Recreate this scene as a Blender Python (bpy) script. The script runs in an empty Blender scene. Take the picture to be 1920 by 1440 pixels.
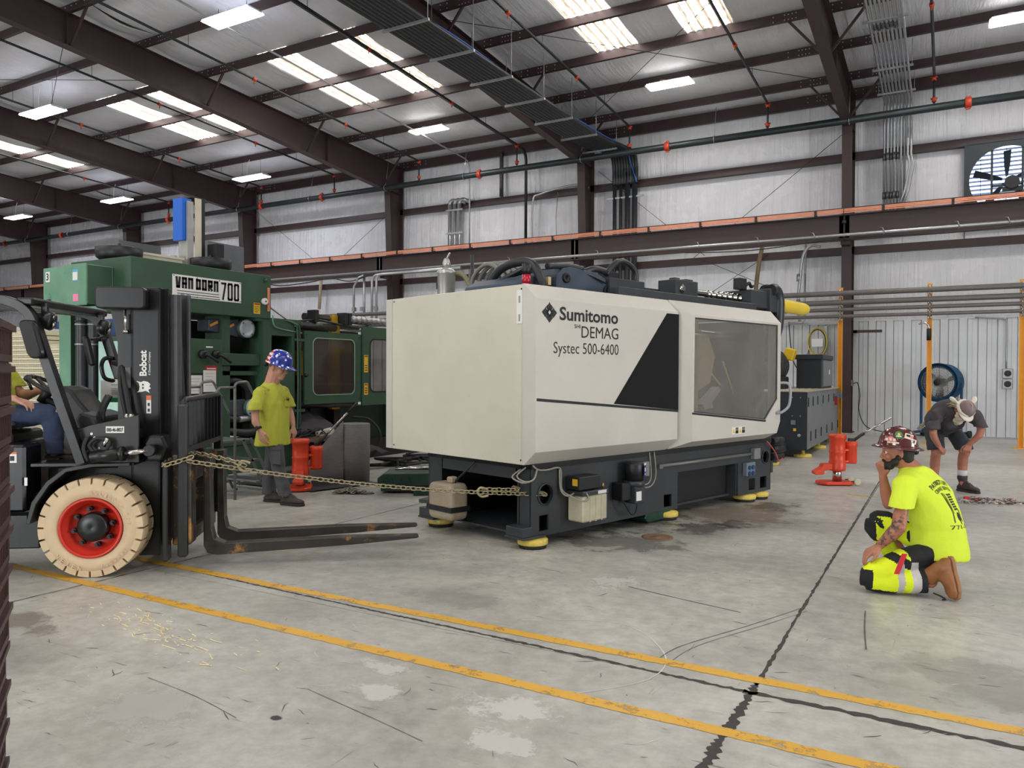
import bpy, bmesh, math, random
from mathutils import Vector as V, Matrix as Mx
PI=math.pi; R=math.radians; rnd=random.Random(7)
SC=bpy.context.scene; COL=SC.collection
# ---------------------------------------------------------------- camera
cd=bpy.data.cameras.new('camera'); cam=bpy.data.objects.new('camera',cd); COL.objects.link(cam)
yaw,pit,rol=R(29.5693),R(-0.8249),R(0.24496)
F=V((-math.sin(yaw)*math.cos(pit),math.cos(yaw)*math.cos(pit),math.sin(pit)))
Rt=V((math.cos(yaw),math.sin(yaw),0)); Up=Rt.cross(F)
Rr=Rt*math.cos(rol)+Up*math.sin(rol); Ur=Up*math.cos(rol)-Rt*math.sin(rol)
m=Mx.Identity(4)
for i in range(3): m[i][0]=Rr[i]; m[i][1]=Ur[i]; m[i][2]=-F[i]
m[0][3],m[1][3],m[2][3]=0,0,1.55
cam.matrix_world=m; cd.sensor_fit='HORIZONTAL'; cd.sensor_width=36; cd.lens=1437.5746*36/1920; cd.clip_start=.05; cd.clip_end=300
SC.camera=cam
# ---------------------------------------------------------------- world, exposure
w=bpy.data.worlds.new('sky'); SC.world=w; w.use_nodes=True
w.node_tree.nodes['Background'].inputs[0].default_value=(.62,.75,1,1); w.node_tree.nodes['Background'].inputs[1].default_value=2.2
SC.view_settings.view_transform='Standard'; SC.view_settings.look='None'; SC.view_settings.gamma=1; SC.view_settings.use_curve_mapping=False
SC.view_settings.exposure=0.80
LAMP_W=44.0; SKY_E=5.5; TUBE_E=9.0
# lights: each hanging fixture carries its lamp in lamp_fixture(); daylight is emitted by the roof panels and by added fill panels out of view
def area(name,loc,sx,sy,power,col,rot=(0,0,0),parent=None):
    l=bpy.data.lights.new(name,'AREA'); l.shape='RECTANGLE'; l.size=sx; l.size_y=sy; l.energy=power; l.color=col
    o=bpy.data.objects.new(name,l); COL.objects.link(o); o.location=loc; o.rotation_euler=rot; o.parent=parent
    return o
FILL_PANELS=[(-4,-13.8,2.2,5.5,4.4,620,(-90,0,0)),(-22,-13.8,2.2,5.5,4.4,520,(-90,0,0)),(13.8,6.5,2.2,5.0,4.4,520,(-90,0,-90))]  # unseen area lights added at the front and right walls to brighten upright faces
for i,(x,y,z,sx,sy,p,r) in enumerate(FILL_PANELS):
    area('fill_light',(x,y,z),sx,sy,p,(.93,.97,1),tuple(R(a) for a in (90 if i<2 else 90,0,0 if i<2 else 90)))
# ---------------------------------------------------------------- colour and materials
def lin(c):
    c=c/255
    return c/12.92 if c<=.04045 else ((c+.055)/1.055)**2.4
def rgb(r,g,b): return (lin(r),lin(g),lin(b),1)
def nd(nt,t,**k):
    n=nt.nodes.new(t)
    for a,b in k.items(): setattr(n,a,b)
    return n
def mat(name,c,rough=.5,metal=0,var=.12,scale=4,bump=0,bscale=40,spec=.5,stretch=None,emit=None,es=0,alpha=1,trans=0,wear=None,ws=6,wt=.62,coat=0):
    m=bpy.data.materials.new(name); m.use_nodes=True; nt=m.node_tree; b=nt.nodes['Principled BSDF']; L=nt.links
    c=rgb(*c)
    b.inputs['Roughness'].default_value=rough; b.inputs['Metallic'].default_value=metal
    b.inputs['Specular IOR Level'].default_value=spec; b.inputs['Coat Weight'].default_value=coat
    tc=nd(nt,'ShaderNodeTexCoord'); src=tc.outputs['Object']
    if stretch:
        mp=nd(nt,'ShaderNodeMapping'); mp.inputs['Scale'].default_value=stretch; L.new(src,mp.inputs['Vector']); src=mp.outputs['Vector']
    out=None
    if var>0:
        n=nd(nt,'ShaderNodeTexNoise'); n.inputs['Scale'].default_value=scale; n.inputs['Detail'].default_value=5; n.inputs['Roughness'].default_value=.6; L.new(src,n.inputs['Vector'])
        r=nd(nt,'ShaderNodeValToRGB'); r.color_ramp.elements[0].position=.3; r.color_ramp.elements[1].position=.7
        r.color_ramp.elements[0].color=tuple(x*(1-var) for x in c[:3])+(1,); r.color_ramp.elements[1].color=tuple(min(1,x*(1+var)) for x in c[:3])+(1,)
        L.new(n.outputs['Fac'],r.inputs['Fac']); out=r.outputs['Color']
        rr=nd(nt,'ShaderNodeMapRange'); rr.inputs['To Min'].default_value=max(.03,rough-.08); rr.inputs['To Max'].default_value=min(1,rough+.08); L.new(n.outputs['Fac'],rr.inputs['Value']); L.new(rr.outputs[0],b.inputs['Roughness'])
    if wear:
        n2=nd(nt,'ShaderNodeTexNoise'); n2.inputs['Scale'].default_value=ws; n2.inputs['Detail'].default_value=8; n2.inputs['Roughness'].default_value=.7; L.new(src,n2.inputs['Vector'])
        r2=nd(nt,'ShaderNodeValToRGB'); r2.color_ramp.elements[0].position=wt; r2.color_ramp.elements[1].position=min(1,wt+.08); L.new(n2.outputs['Fac'],r2.inputs['Fac'])
        mx=nd(nt,'ShaderNodeMix',data_type='RGBA'); L.new(r2.outputs['Color'],mx.inputs['Factor']); mx.inputs[7].default_value=rgb(*wear)
        if out: L.new(out,mx.inputs[6])
        else: mx.inputs[6].default_value=c
        out=mx.outputs[2]
    if out: L.new(out,b.inputs['Base Color'])
    else: b.inputs['Base Color'].default_value=c
    if bump>0:
        n3=nd(nt,'ShaderNodeTexNoise'); n3.inputs['Scale'].default_value=bscale; n3.inputs['Detail'].default_value=4; L.new(src,n3.inputs['Vector'])
        bp=nd(nt,'ShaderNodeBump'); bp.inputs['Strength'].default_value=bump; bp.inputs['Distance'].default_value=.02; L.new(n3.outputs['Fac'],bp.inputs['Height']); L.new(bp.outputs[0],b.inputs['Normal'])
    if emit: b.inputs['Emission Color'].default_value=rgb(*emit); b.inputs['Emission Strength'].default_value=es
    if alpha<1: b.inputs['Alpha'].default_value=alpha
    if trans: b.inputs['Transmission Weight'].default_value=trans
    return m
# ---------------------------------------------------------------- mesh helpers
def axes(d):
    d=d.normalized(); a=V((0,0,1)) if abs(d.z)<.9 else V((1,0,0)); u=d.cross(a).normalized(); return u,u.cross(d)*-1,d
class MB:
    def __init__(s): s.v=[]; s.f=[]; s.m=[]; s.s=[]; s.c=0; s.T=None
    def add(s,vs,fs,sm=False,m=None):
        k=len(s.v)
        for p in vs:
            p=V(p); s.v.append(s.T@p if s.T else p)
        for i,f in enumerate(fs):
            s.f.append([k+j for j in f]); s.m.append(s.c if m is None else m); s.s.append(sm[i] if isinstance(sm,list) else sm)
        return s
    def bx(s,x0,x1,y0,y1,z0,z1,m=None):
        vs=[(x,y,z) for x in (x0,x1) for y in (y0,y1) for z in (z0,z1)]
        return s.add(vs,[(0,1,3,2),(4,6,7,5),(0,4,5,1),(2,3,7,6),(0,2,6,4),(1,5,7,3)],False,m)
    def box(s,c,sz,rot=None,m=None):
        k=MB(); h=[a/2 for a in sz]; k.bx(-h[0],h[0],-h[1],h[1],-h[2],h[2]); M=Mx.Translation(V(c))
        if rot is not None: M=M@(rot.to_4x4() if isinstance(rot,Mx) else rot)
        return s.add([M@p for p in k.v],k.f,False,m)
    def bar(s,p,q,w,h=None,m=None,up=None):
        p,q=V(p),V(q); h=h or w; d=(q-p); L=d.length; d.normalize(); up=V(up) if up else (V((0,0,1)) if abs(d.z)<.95 else V((1,0,0)))
        x=d.cross(up).normalized(); y=x.cross(d).normalized()
        vs=[]
        for e in (p,q):
            for a,b in ((-1,-1),(1,-1),(1,1),(-1,1)): vs.append(e+x*a*w/2+y*b*h/2)
        return s.add(vs,[(3,2,1,0),(4,5,6,7),(0,1,5,4),(1,2,6,5),(2,3,7,6),(3,0,4,7)],False,m)
    def cyl(s,p,q,r,r2=None,n=14,caps=True,m=None):
        p,q=V(p),V(q); r2=r if r2 is None else r2; u,v,d=axes(q-p)
        vs=[]
        for e,rr in ((p,r),(q,r2)):
            for i in range(n): a=2*PI*i/n; vs.append(e+(u*math.cos(a)+v*math.sin(a))*rr)
        fs=[(i,(i+1)%n,n+(i+1)%n,n+i) for i in range(n)]; sm=[True]*n
        if caps: fs+=[tuple(range(n-1,-1,-1)),tuple(range(n,2*n))]; sm+=[False,False]
        return s.add(vs,fs,sm,m)
    def tube(s,pts,r,n=8,closed=False,m=None,r2=None):
        pts=[V(p) for p in pts]; N=len(pts); vs=[]; u=None
        for i,p in enumerate(pts):
            a=pts[(i-1)%N] if (closed or i>0) else p; b=pts[(i+1)%N] if (closed or i<N-1) else p
            d=(b-a).normalized()
            if u is None: u,_,_=axes(d)
            u=(u-d*u.dot(d)); u=u.normalized() if u.length>1e-6 else axes(d)[0]
            w=d.cross(u); rr=r if r2 is None else r+(r2-r)*i/(N-1)
            for k in range(n): t=2*PI*k/n; vs.append(p+(u*math.cos(t)+w*math.sin(t))*rr)
        fs=[];sm=[]
        for i in range(N if closed else N-1):
            j=(i+1)%N
            for k in range(n): fs.append((i*n+k,i*n+(k+1)%n,j*n+(k+1)%n,j*n+k)); sm.append(True)
        if not closed: fs+=[tuple(range(n-1,-1,-1)),tuple(range((N-1)*n,N*n))]; sm+=[False,False]
        return s.add(vs,fs,sm,m)
    def lathe(s,prof,o,d,n=24,m=None,sm=True,ends=True):
        o=V(o); u,v,d=axes(V(d)); vs=[]; P=len(prof)
        for r,h in prof:
            for i in range(n): a=2*PI*i/n; vs.append(o+d*h+(u*math.cos(a)+v*math.sin(a))*max(r,1e-4))
        fs=[];ss=[]
        for j in range(P-1):
            for i in range(n): fs.append((j*n+i,j*n+(i+1)%n,(j+1)*n+(i+1)%n,(j+1)*n+i)); ss.append(sm)
        if ends: fs+=[tuple(range(n-1,-1,-1)),tuple(range((P-1)*n,P*n))]; ss+=[False,False]
        return s.add(vs,fs,ss,m)
    def prism(s,poly,o,ux,uy,d,m=None,sm=False):
        o,ux,uy,d=V(o),V(ux),V(uy),V(d); n=len(poly)
        a=[o+ux*x+uy*y for x,y in poly]; vs=a+[p+d for p in a]
        fs=[tuple(range(n-1,-1,-1)),tuple(range(n,2*n))]+[(i,(i+1)%n,n+(i+1)%n,n+i) for i in range(n)]
        return s.add(vs,fs,[False,False]+[sm]*n,m)
    def ring(s,po,pi,o,ux,uy,d,m=None):
        o,ux,uy,d=V(o),V(ux),V(uy),V(d); n=len(po)
        A=[o+ux*x+uy*y for x,y in po]; B=[o+ux*x+uy*y for x,y in pi]
        vs=A+B+[p+d for p in A]+[p+d for p in B]; fs=[]
        for i in range(n):
            j=(i+1)%n
            fs+=[(i,n+i,n+j,j),(2*n+i,2*n+j,3*n+j,3*n+i),(i,j,2*n+j,2*n+i),(n+i,3*n+i,3*n+j,n+j)]
        return s.add(vs,fs,False,m)
    def ell(s,c,r,rot=None,n=16,k=10,m=None):
        c=V(c); r=(r,r,r) if isinstance(r,(int,float)) else r; vs=[]; fs=[]
        for j in range(1,k):
            t=PI*j/k
            for i in range(n): a=2*PI*i/n; vs.append(V((r[0]*math.sin(t)*math.cos(a),r[1]*math.sin(t)*math.sin(a),r[2]*math.cos(t))))
        vs+=[V((0,0,r[2])),V((0,0,-r[2]))]; T=len(vs)-2
        for j in range(k-2):
            for i in range(n): fs.append((j*n+i,(j+1)*n+i,(j+1)*n+(i+1)%n,j*n+(i+1)%n))
        for i in range(n): fs.append((T,i,(i+1)%n)); fs.append((T+1,(k-2)*n+(i+1)%n,(k-2)*n+i))
        if rot is not None: vs=[rot@p for p in vs]
        return s.add([p+c for p in vs],fs,True,m)
    def cap(s,p,q,r,r2=None,n=12):       # tapered capsule
        p,q=V(p),V(q); r2=r if r2 is None else r2
        if (q-p).length>1e-5: s.cyl(p,q,r,r2,n)
        s.ell(p,r,None,n,8); s.ell(q,r2,None,n,8); return s
    def mesh(s,name):
        me=bpy.data.meshes.new(name); me.from_pydata([tuple(p) for p in s.v],[],s.f)
        me.polygons.foreach_set('material_index',s.m); me.polygons.foreach_set('use_smooth',s.s)
        bm=bmesh.new(); bm.from_mesh(me); bmesh.ops.recalc_face_normals(bm,faces=bm.faces); bm.to_mesh(me); bm.free(); me.update()
        return me
    def build(s,name,mats,parent=None,label=None,cat=None,group=None,kind=None,bev=0,seg=1,loc=None,rot=None):
        me=s.mesh(name)
        for mm in (mats if isinstance(mats,(list,tuple)) else [mats]): me.materials.append(mm)
        o=bpy.data.objects.new(name,me); COL.objects.link(o); o.parent=parent
        if loc: o.location=loc
        if rot: o.rotation_euler=rot
        if bev:
            b=o.modifiers.new('b','BEVEL'); b.width=bev; b.segments=seg; b.limit_method='ANGLE'; b.angle_limit=R(40)
        tag(o,label,cat,group,kind); return o
def tag(o,label=None,cat=None,group=None,kind=None):
    for k,x in (('label',label),('category',cat),('group',group),('kind',kind)):
        if x: o[k]=x
    return o
def thing(name,label,cat,loc=(0,0,0),rz=0,group=None):
    o=bpy.data.objects.new(name,None); COL.objects.link(o); o.location=loc; o.rotation_euler=(0,0,rz); o.empty_display_size=.1
    return tag(o,label,cat,group)
def clone(o,parent=None,**k):
    c=o.copy(); COL.objects.link(c)
    if parent is not None: c.parent=parent
    for ch in list(o.children):
        clone(ch,c)
    for a,b in k.items():
        if a=='loc': c.location=b
        elif a=='rz': c.rotation_euler=(0,0,b)
        else: c[a]=b
    return c
def rr(x0,x1,y0,y1,r,n=5):                # rounded rectangle polygon
    out=[]
    for cx,cy,a in ((x1-r,y1-r,0),(x0+r,y1-r,90),(x0+r,y0+r,180),(x1-r,y0+r,270)):
        for i in range(n+1): t=R(a+90*i/n); out.append((cx+r*math.cos(t),cy+r*math.sin(t)))
    return out
def rect_like(x0,x1,y0,y1,n=5):          # square outline with the vertex count of rr()
    out=[]
    for cx,cy in ((x1,y1),(x0,y1),(x0,y0),(x1,y0)):
        out+= [(cx,cy)]*(n+1)
    return out
def arc(c,r,a0,a1,n,ux,uy):
    c,ux,uy=V(c),V(ux),V(uy)
    return [c+ux*r*math.cos(R(a0+(a1-a0)*i/n))+uy*r*math.sin(R(a0+(a1-a0)*i/n)) for i in range(n+1)]
def smooth_path(pts,n=6):
    pts=[V(p) for p in pts]; out=[]
    for i in range(len(pts)-1):
        p0=pts[max(i-1,0)];p1=pts[i];p2=pts[i+1];p3=pts[min(i+2,len(pts)-1)]
        for k in range(n):
            t=k/n; out.append(.5*((2*p1)+(p2-p0)*t+(2*p0-5*p1+4*p2-p3)*t*t+(3*p1-p0-3*p2+p3)*t**3))
    return out+[pts[-1]]
def text(s,name,size,mtl,parent,o,ux,uy,ext=.001,align='LEFT',sx=1,bold=0,shear=0,spacing=1):
    cu=bpy.data.curves.new(name,'FONT'); cu.body=s; cu.size=size; cu.extrude=ext; cu.align_x=align; cu.offset=bold; cu.shear=shear; cu.space_character=spacing; cu.resolution_u=3
    t=bpy.data.objects.new(name,cu); COL.objects.link(t)
    me=bpy.data.meshes.new_from_object(t.evaluated_get(bpy.context.evaluated_depsgraph_get()))
    bpy.data.objects.remove(t)
    ux,uy=V(ux).normalized(),V(uy).normalized(); n=ux.cross(uy); M=Mx.Identity(4)
    for i in range(3): M[i][0]=ux[i]*sx; M[i][1]=uy[i]; M[i][2]=n[i]; M[i][3]=V(o)[i]
    me.transform(M); me.materials.clear(); me.materials.append(mtl)
    ob=bpy.data.objects.new(name,me); COL.objects.link(ob); ob.parent=parent
    return ob
# ================================================================ the building
M_MAROON=mat('maroon_primer',(62,44,45),.5,0,.14,3,wear=(48,34,36),ws=3,wt=.68)
M_STEEL=mat('galvanised',(172,174,176),.38,.75,.1,8)
M_BLACK=mat('black_paint',(26,27,30),.45,0,.15,6)
M_PIPE=mat('dark_green_pipe',(40,48,50),.4,.2,.12,5)
M_ORG=mat('orange_fitting',(186,62,34),.5,0,.1,9)
M_BOLT=mat('bolt_zinc',(215,205,205),.35,.3,0)
def insul(name,c,stretch,rough):
    m=mat(name,c,rough,.0,.05,1.2,stretch=None); nt=m.node_tree; L=nt.links; b=nt.nodes['Principled BSDF']
    tc=nd(nt,'ShaderNodeTexCoord'); mp=nd(nt,'ShaderNodeMapping'); mp.inputs['Scale'].default_value=stretch; L.new(tc.outputs['Object'],mp.inputs['Vector'])
    n=nd(nt,'ShaderNodeTexNoise'); n.inputs['Scale'].default_value=1; n.inputs['Detail'].default_value=7; n.inputs['Roughness'].default_value=.62; n.inputs['Distortion'].default_value=.3; L.new(mp.outputs[0],n.inputs['Vector'])
    bp=nd(nt,'ShaderNodeBump'); bp.inputs['Strength'].default_value=.9; bp.inputs['Distance'].default_value=.07; L.new(n.outputs['Fac'],bp.inputs['Height']); L.new(bp.outputs[0],b.inputs['Normal'])
    return m
M_WINS=insul('wall_facing',(226,226,231),(7,7,.28),.27)
M_RINS=insul('roof_facing',(228,228,234),(4.5,.5,1),.42)
M_LINER=mat('liner_panel',(212,214,217),.38,.15,.08,1.5,stretch=(1,1,.5),wear=(160,155,148),ws=1.2,wt=.66)
M_SKY=bpy.data.materials.new('skylight_sheet'); M_SKY.use_nodes=True
def _sk():
    nt=M_SKY.node_tree; L=nt.links; b=nt.nodes['Principled BSDF']; b.inputs['Base Color'].default_value=(.8,.78,.7,1); b.inputs['Roughness'].default_value=.5
    tc=nd(nt,'ShaderNodeTexCoord'); n=nd(nt,'ShaderNodeTexNoise'); n.inputs['Scale'].default_value=7; n.inputs['Detail'].default_value=6
    mp=nd(nt,'ShaderNodeMapping'); mp.inputs['Scale'].default_value=(2.2,.5,1); L.new(tc.outputs['Object'],mp.inputs[0]); L.new(mp.outputs[0],n.inputs['Vector'])
    r=nd(nt,'ShaderNodeValToRGB'); r.color_ramp.elements[0].position=.36; r.color_ramp.elements[0].color=(.30,.2,.12,1); r.color_ramp.elements[1].position=.5; r.color_ramp.elements[1].color=(1,.97,.92,1)
    wv=nd(nt,'ShaderNodeTexWave'); wv.bands_direction='X'; wv.inputs['Scale'].default_value=1.45; wv.inputs['Distortion'].default_value=1.2; wv.inputs['Detail'].default_value=2; wv.inputs['Detail Scale'].default_value=2.5; L.new(tc.outputs['Object'],wv.inputs[0])
    rw=nd(nt,'ShaderNodeValToRGB'); rw.color_ramp.elements[0].position=.2; rw.color_ramp.elements[0].color=(.05,.035,.022,1); rw.color_ramp.elements[1].position=.36; rw.color_ramp.elements[1].color=(1,1,1,1); L.new(wv.outputs['Fac'],rw.inputs[0])
    L.new(n.outputs['Fac'],r.inputs[0]); mm=nd(nt,'ShaderNodeMix',data_type='RGBA',blend_type='MULTIPLY'); mm.inputs[0].default_value=1; L.new(r.outputs[0],mm.inputs[6]); L.new(rw.outputs[0],mm.inputs[7]); L.new(mm.outputs[2],b.inputs['Emission Color']); b.inputs['Emission Strength'].default_value=SKY_E
_sk()
YW=22.7; X0,X1=-47.0,14.0; Y0=-14.0; YR=4.35
def zt(y): return 9.0+.055*(22.5-(y if y>=YR else 2*YR-y))     # rafter top
COLX=[-2.33-7.58*k for k in range(-1,6)]
# floor: slabs with open joints
M_CONC=bpy.data.materials.new('polished_concrete'); M_CONC.use_nodes=True
def _conc():
    nt=M_CONC.node_tree; L=nt.links; b=nt.nodes['Principled BSDF']
    g=nd(nt,'ShaderNodeNewGeometry')
    def noise(sc,det,rg,vec,dis=0):
        mp=nd(nt,'ShaderNodeMapping'); mp.inputs['Scale'].default_value=vec; L.new(g.outputs['Position'],mp.inputs[0])
        n=nd(nt,'ShaderNodeTexNoise'); n.inputs['Scale'].default_value=sc; n.inputs['Detail'].default_value=det; n.inputs['Roughness'].default_value=rg; n.inputs['Distortion'].default_value=dis; L.new(mp.outputs[0],n.inputs['Vector']); return n.outputs['Fac']
    def ramp(f,p0,c0,p1,c1):
        r=nd(nt,'ShaderNodeValToRGB'); e=r.color_ramp.elements; e[0].position=p0; e[0].color=c0; e[1].position=p1; e[1].color=c1; L.new(f,r.inputs[0]); return r.outputs[0]
    def mix(f,a,bb,mode='MIX'):
        x=nd(nt,'ShaderNodeMix',data_type='RGBA',blend_type=mode)
        if isinstance(f,float): x.inputs[0].default_value=f
        else: L.new(f,x.inputs[0])
        for i,q in ((6,a),(7,bb)):
            if isinstance(q,tuple): x.inputs[i].default_value=q
            else: L.new(q,x.inputs[i])
        return x.outputs[2]
    K=(0,0,0,1);W=(1,1,1,1)
    base=ramp(noise(.55,7,.62,(1,1,1),.4),.34,rgb(154,153,147),.66,rgb(200,198,190))
    fine=ramp(noise(9,6,.7,(1,1,1)),.36,(.80,.80,.79,1),.64,(1.06,1.06,1.06,1)); c=mix(1.0,base,fine,'MULTIPLY')
    for vec,rot,th in (((3.2,26,1),0,.66),((24,2.6,1),0,.68),((16,5,1),0,.7)):                        # scuffs and fork scratches
        s=ramp(noise(1,5,.6,vec,.8),th,K,th+.06,W); c=mix(s,c,rgb(112,110,106))
    s=ramp(noise(2.2,9,.8,(1,1,1),1.2),.66,K,.73,W); c=mix(s,c,rgb(206,203,196))                     # pale scrubbed patches
    s=ramp(noise(5.5,4,.6,(1,1,1),0),.735,K,.76,W); c=mix(s,c,rgb(84,82,80))                          # oil drips
    s=ramp(noise(.4,5,.6,(1,1,1),0),.62,K,.78,W); x=nd(nt,'ShaderNodeMath',operation='MULTIPLY'); L.new(s,x.inputs[0]); x.inputs[1].default_value=.25; c=mix(x.outputs[0],c,rgb(132,120,110))
    L.new(c,b.inputs['Base Color'])
    rr_=nd(nt,'ShaderNodeMapRange'); rr_.inputs['To Min'].default_value=.22; rr_.inputs['To Max'].default_value=.5; L.new(noise(3,6,.7,(1,1,1)),rr_.inputs['Value']); L.new(rr_.outputs[0],b.inputs['Roughness'])
    bp=nd(nt,'ShaderNodeBump'); bp.inputs['Strength'].default_value=.06; bp.inputs['Distance'].default_value=.01; L.new(noise(30,3,.6,(1,1,1)),bp.inputs['Height']); L.new(bp.outputs[0],b.inputs['Normal'])
_conc()
M_SUB=mat('joint_dark',(62,57,56),.8,0,.2,20)
fl=MB().bx(X0,X1,Y0,YW+.1,-.3,-.02).build('floor',M_SUB,kind='structure')
xs=[X0]+[-.815-4.6*k for k in range(9,-4,-1)]+[X1]; ys=[Y0,-10,-5.4,-.8,3.81,8.75,13.6,18.3,YW]
for i in range(len(xs)-1):
    for j in range(len(ys)-1):
        g=.004
        MB().bx(xs[i]+g,xs[i+1]-g,ys[j]+g,ys[j+1]-g,-.08,0).build('concrete_slab',M_CONC,fl)
def ragged(name,p,q,w0,w1,mtl,parent,z=.0012,n=90,j=.5,**k):
    p,q=V(p),V(q); d=(q-p); L=d.length; d.normalize(); u=V((-d.y,d.x,0)); vs=[];fs=[]
    for i in range(n+1):
        t=i/n; w=(w0+(w1-w0)*t)/2; c=p+d*L*t
        vs+=[c+u*w*(1+rnd.uniform(-j,j)),c-u*w*(1+rnd.uniform(-j,j))]
        if i: fs.append((2*i-2,2*i-1,2*i+1,2*i))
    b=MB(); b.add([V((v.x,v.y,z)) for v in vs],fs); return b.build(name,mtl,parent,**k)
ragged('joint_sealant',(-.81,4.0,0),(-.83,1.0,0),.035,.075,M_SUB,fl,n=160,j=.7)
ragged('joint_sealant',(-.81,3.9,0),(-.84,13,0),.022,.012,M_SUB,fl,n=200,j=.6)
ragged('joint_sealant',(-5.4,3.95,0),(-.8,3.8,0),.014,.03,M_SUB,fl,n=200,j=.6)
ragged('joint_sealant',(-.85,3.8,0),(4.5,3.82,0),.04,.035,M_SUB,fl,n=160,j=.6)
ragged('joint_sealant',(-5.4,7.6,0),(-5.44,2.6,0),.010,.012,M_SUB,fl,n=90,j=.6)
# yellow aisle lines, worn paint
M_YLINE=bpy.data.materials.new('yellow_floor_paint'); M_YLINE.use_nodes=True
def _yl():
    nt=M_YLINE.node_tree; L=nt.links; b=nt.nodes['Principled BSDF']; b.inputs['Base Color'].default_value=rgb(222,168,52); b.inputs['Roughness'].default_value=.5
    g=nd(nt,'ShaderNodeNewGeometry'); n=nd(nt,'ShaderNodeTexNoise'); n.inputs['Scale'].default_value=7; n.inputs['Detail'].default_value=9; n.inputs['Roughness'].default_value=.75; L.new(g.outputs['Position'],n.inputs['Vector'])
    r=nd(nt,'ShaderNodeValToRGB'); r.color_ramp.elements[0].position=.36; r.color_ramp.elements[1].position=.46; L.new(n.outputs['Fac'],r.inputs[0]); L.new(r.outputs[0],b.inputs['Alpha'])
    r2=nd(nt,'ShaderNodeValToRGB'); r2.color_ramp.elements[0].color=rgb(200,152,60); r2.color_ramp.elements[1].color=rgb(228,176,58); L.new(n.outputs['Fac'],r2.inputs[0]); L.new(r2.outputs[0],b.inputs['Base Color'])
_yl()
for y,lab in ((3.975,'yellow painted aisle line on the concrete, the one nearer the press'),(3.325,'yellow painted aisle line on the concrete, the one nearer the camera')):
    ragged('aisle_line',(-9.5,y,0),(6,y,0),.085,.085,M_YLINE,None,z=.002,n=260,j=.12,label=lab,cat='floor line')
# walls
wb=MB()
FX0,FX1,FZ0,FZ1=.36,2.1,5.45,7.3
for a in ((X0,FX0,0,10.3),(FX1,X1,0,10.3),(FX0,FX1,0,FZ0),(FX0,FX1,FZ1,10.3)): wb.bx(a[0],a[1],YW+.02,YW+.14,a[2],a[3])
WB=wb.build('wall_back',M_WINS,kind='structure')
M_PALE=mat('pale_wall',(196,197,198),.6,0,.06,2)
MB().bx(X0-.1,X0,Y0,YW+.1,0,10.3).build('wall_left',M_PALE,kind='structure')
MB().bx(X1,X1+.1,Y0,YW+.1,0,10.3).build('wall_right',M_PALE,kind='structure')
MB().bx(X0,X1,Y0-.1,Y0,0,10.3).build('wall_front',M_PALE,kind='structure')
def sheet(x0,x1,z0,z1,n=10,bulge=.05):
    b=MB(); vs=[];fs=[]; k=max(2,int((x1-x0)/.4))
    for j in range(n+1):
        t=j/n; d=bulge*math.sin(PI*t)**.7
        for i in range(k+1): vs.append((x0+(x1-x0)*i/k,YW-d*(.8+.2*rnd.random()),z0+(z1-z0)*t))
    for j in range(n):
        for i in range(k): q=j*(k+1)+i; fs.append((q,q+1,q+k+2,q+k+1))
    b.add(vs,fs,True); return b
edges=[X1]+COLX+[X0]
for i in range(len(edges)-1):
    a,bq=edges[i+1]+.02,edges[i]-.02
    for z0,z1 in ((2.98,4.86),(4.9,7.38),(7.42,9.4)):
        if a<FX0<bq and z0>4.8:
            segs=[(a,FX0-.04,z0,z1),(FX1+.04,bq,z0,z1)]+([(FX0,FX1,z0,FZ0-.03)] if z0<6 else [])
        else: segs=[(a,bq,z0,z1)]
        for s in segs: sheet(*s).build('insulation_panel',M_WINS,WB)
# ribbed liner panels
def liner():
    b=MB(); prof=[]
    for k in range(2):
        o=k*.42
        prof+=[(o,0),(o+.002,.045),(o+.016,.045),(o+.018,-.035),(o+.19,-.035),(o+.192,.045),(o+.206,.045),(o+.208,0),(o+.30,0),(o+.305,-.01),(o+.325,-.01),(o+.33,0)]
    prof.append((.838,0)); vs=[(x,y,z) for z in (0,3.0) for x,y in prof]; n=len(prof)
    b.add(vs,[(i,i+1,n+i+1,n+i) for i in range(n-1)]); return b.mesh('liner')
lm=liner(); lm.materials.append(M_LINER)
x=-46.8
while x<13.2:
    o=bpy.data.objects.new('wall_panel',lm); COL.objects.link(o); o.parent=WB; o.location=(x,YW-.04,0); x+=.84
sc=MB(); x=-9
while x<5: sc.cyl((x,YW-.045,2.78),(x,YW-.03,2.78),.012,n=6); x+=.21
sc.build('screws',M_BOLT,WB,kind='stuff')
for z in (7.4,4.88,3.0):
    h=.1 if z>3.1 else .02
    MB().bx(X0,X1,YW-.24 if h>.05 else YW-.08,YW-.06,z-h,z+h).build('girt',M_MAROON if h>.05 else M_LINER,WB)
# columns
for x in COLX:
    c=MB(); yo=22.46
    c.prism([(yo,0),(22.1,0),(21.74,8.05),(21.6,zt(22)),(yo,zt(22))],(x-.006,0,0),(0,1,0),(0,0,1),(.012,0,0))
    c.prism([(22.1,0),(22.075,0),(21.715,8.05),(21.74,8.05)],(x-.125,0,0),(0,1,0),(0,0,1),(.25,0,0))
    c.bx(x-.125,x+.125,yo,yo+.02,0,zt(22)); c.bx(x-.17,x+.17,22.0,22.5,0,.025)
    for z in (3,5.4,8.05): c.bx(x-.12,x+.12,22.1-z*.045,yo,z-.006,z+.006)
    c.build('column',M_MAROON,WB)
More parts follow.
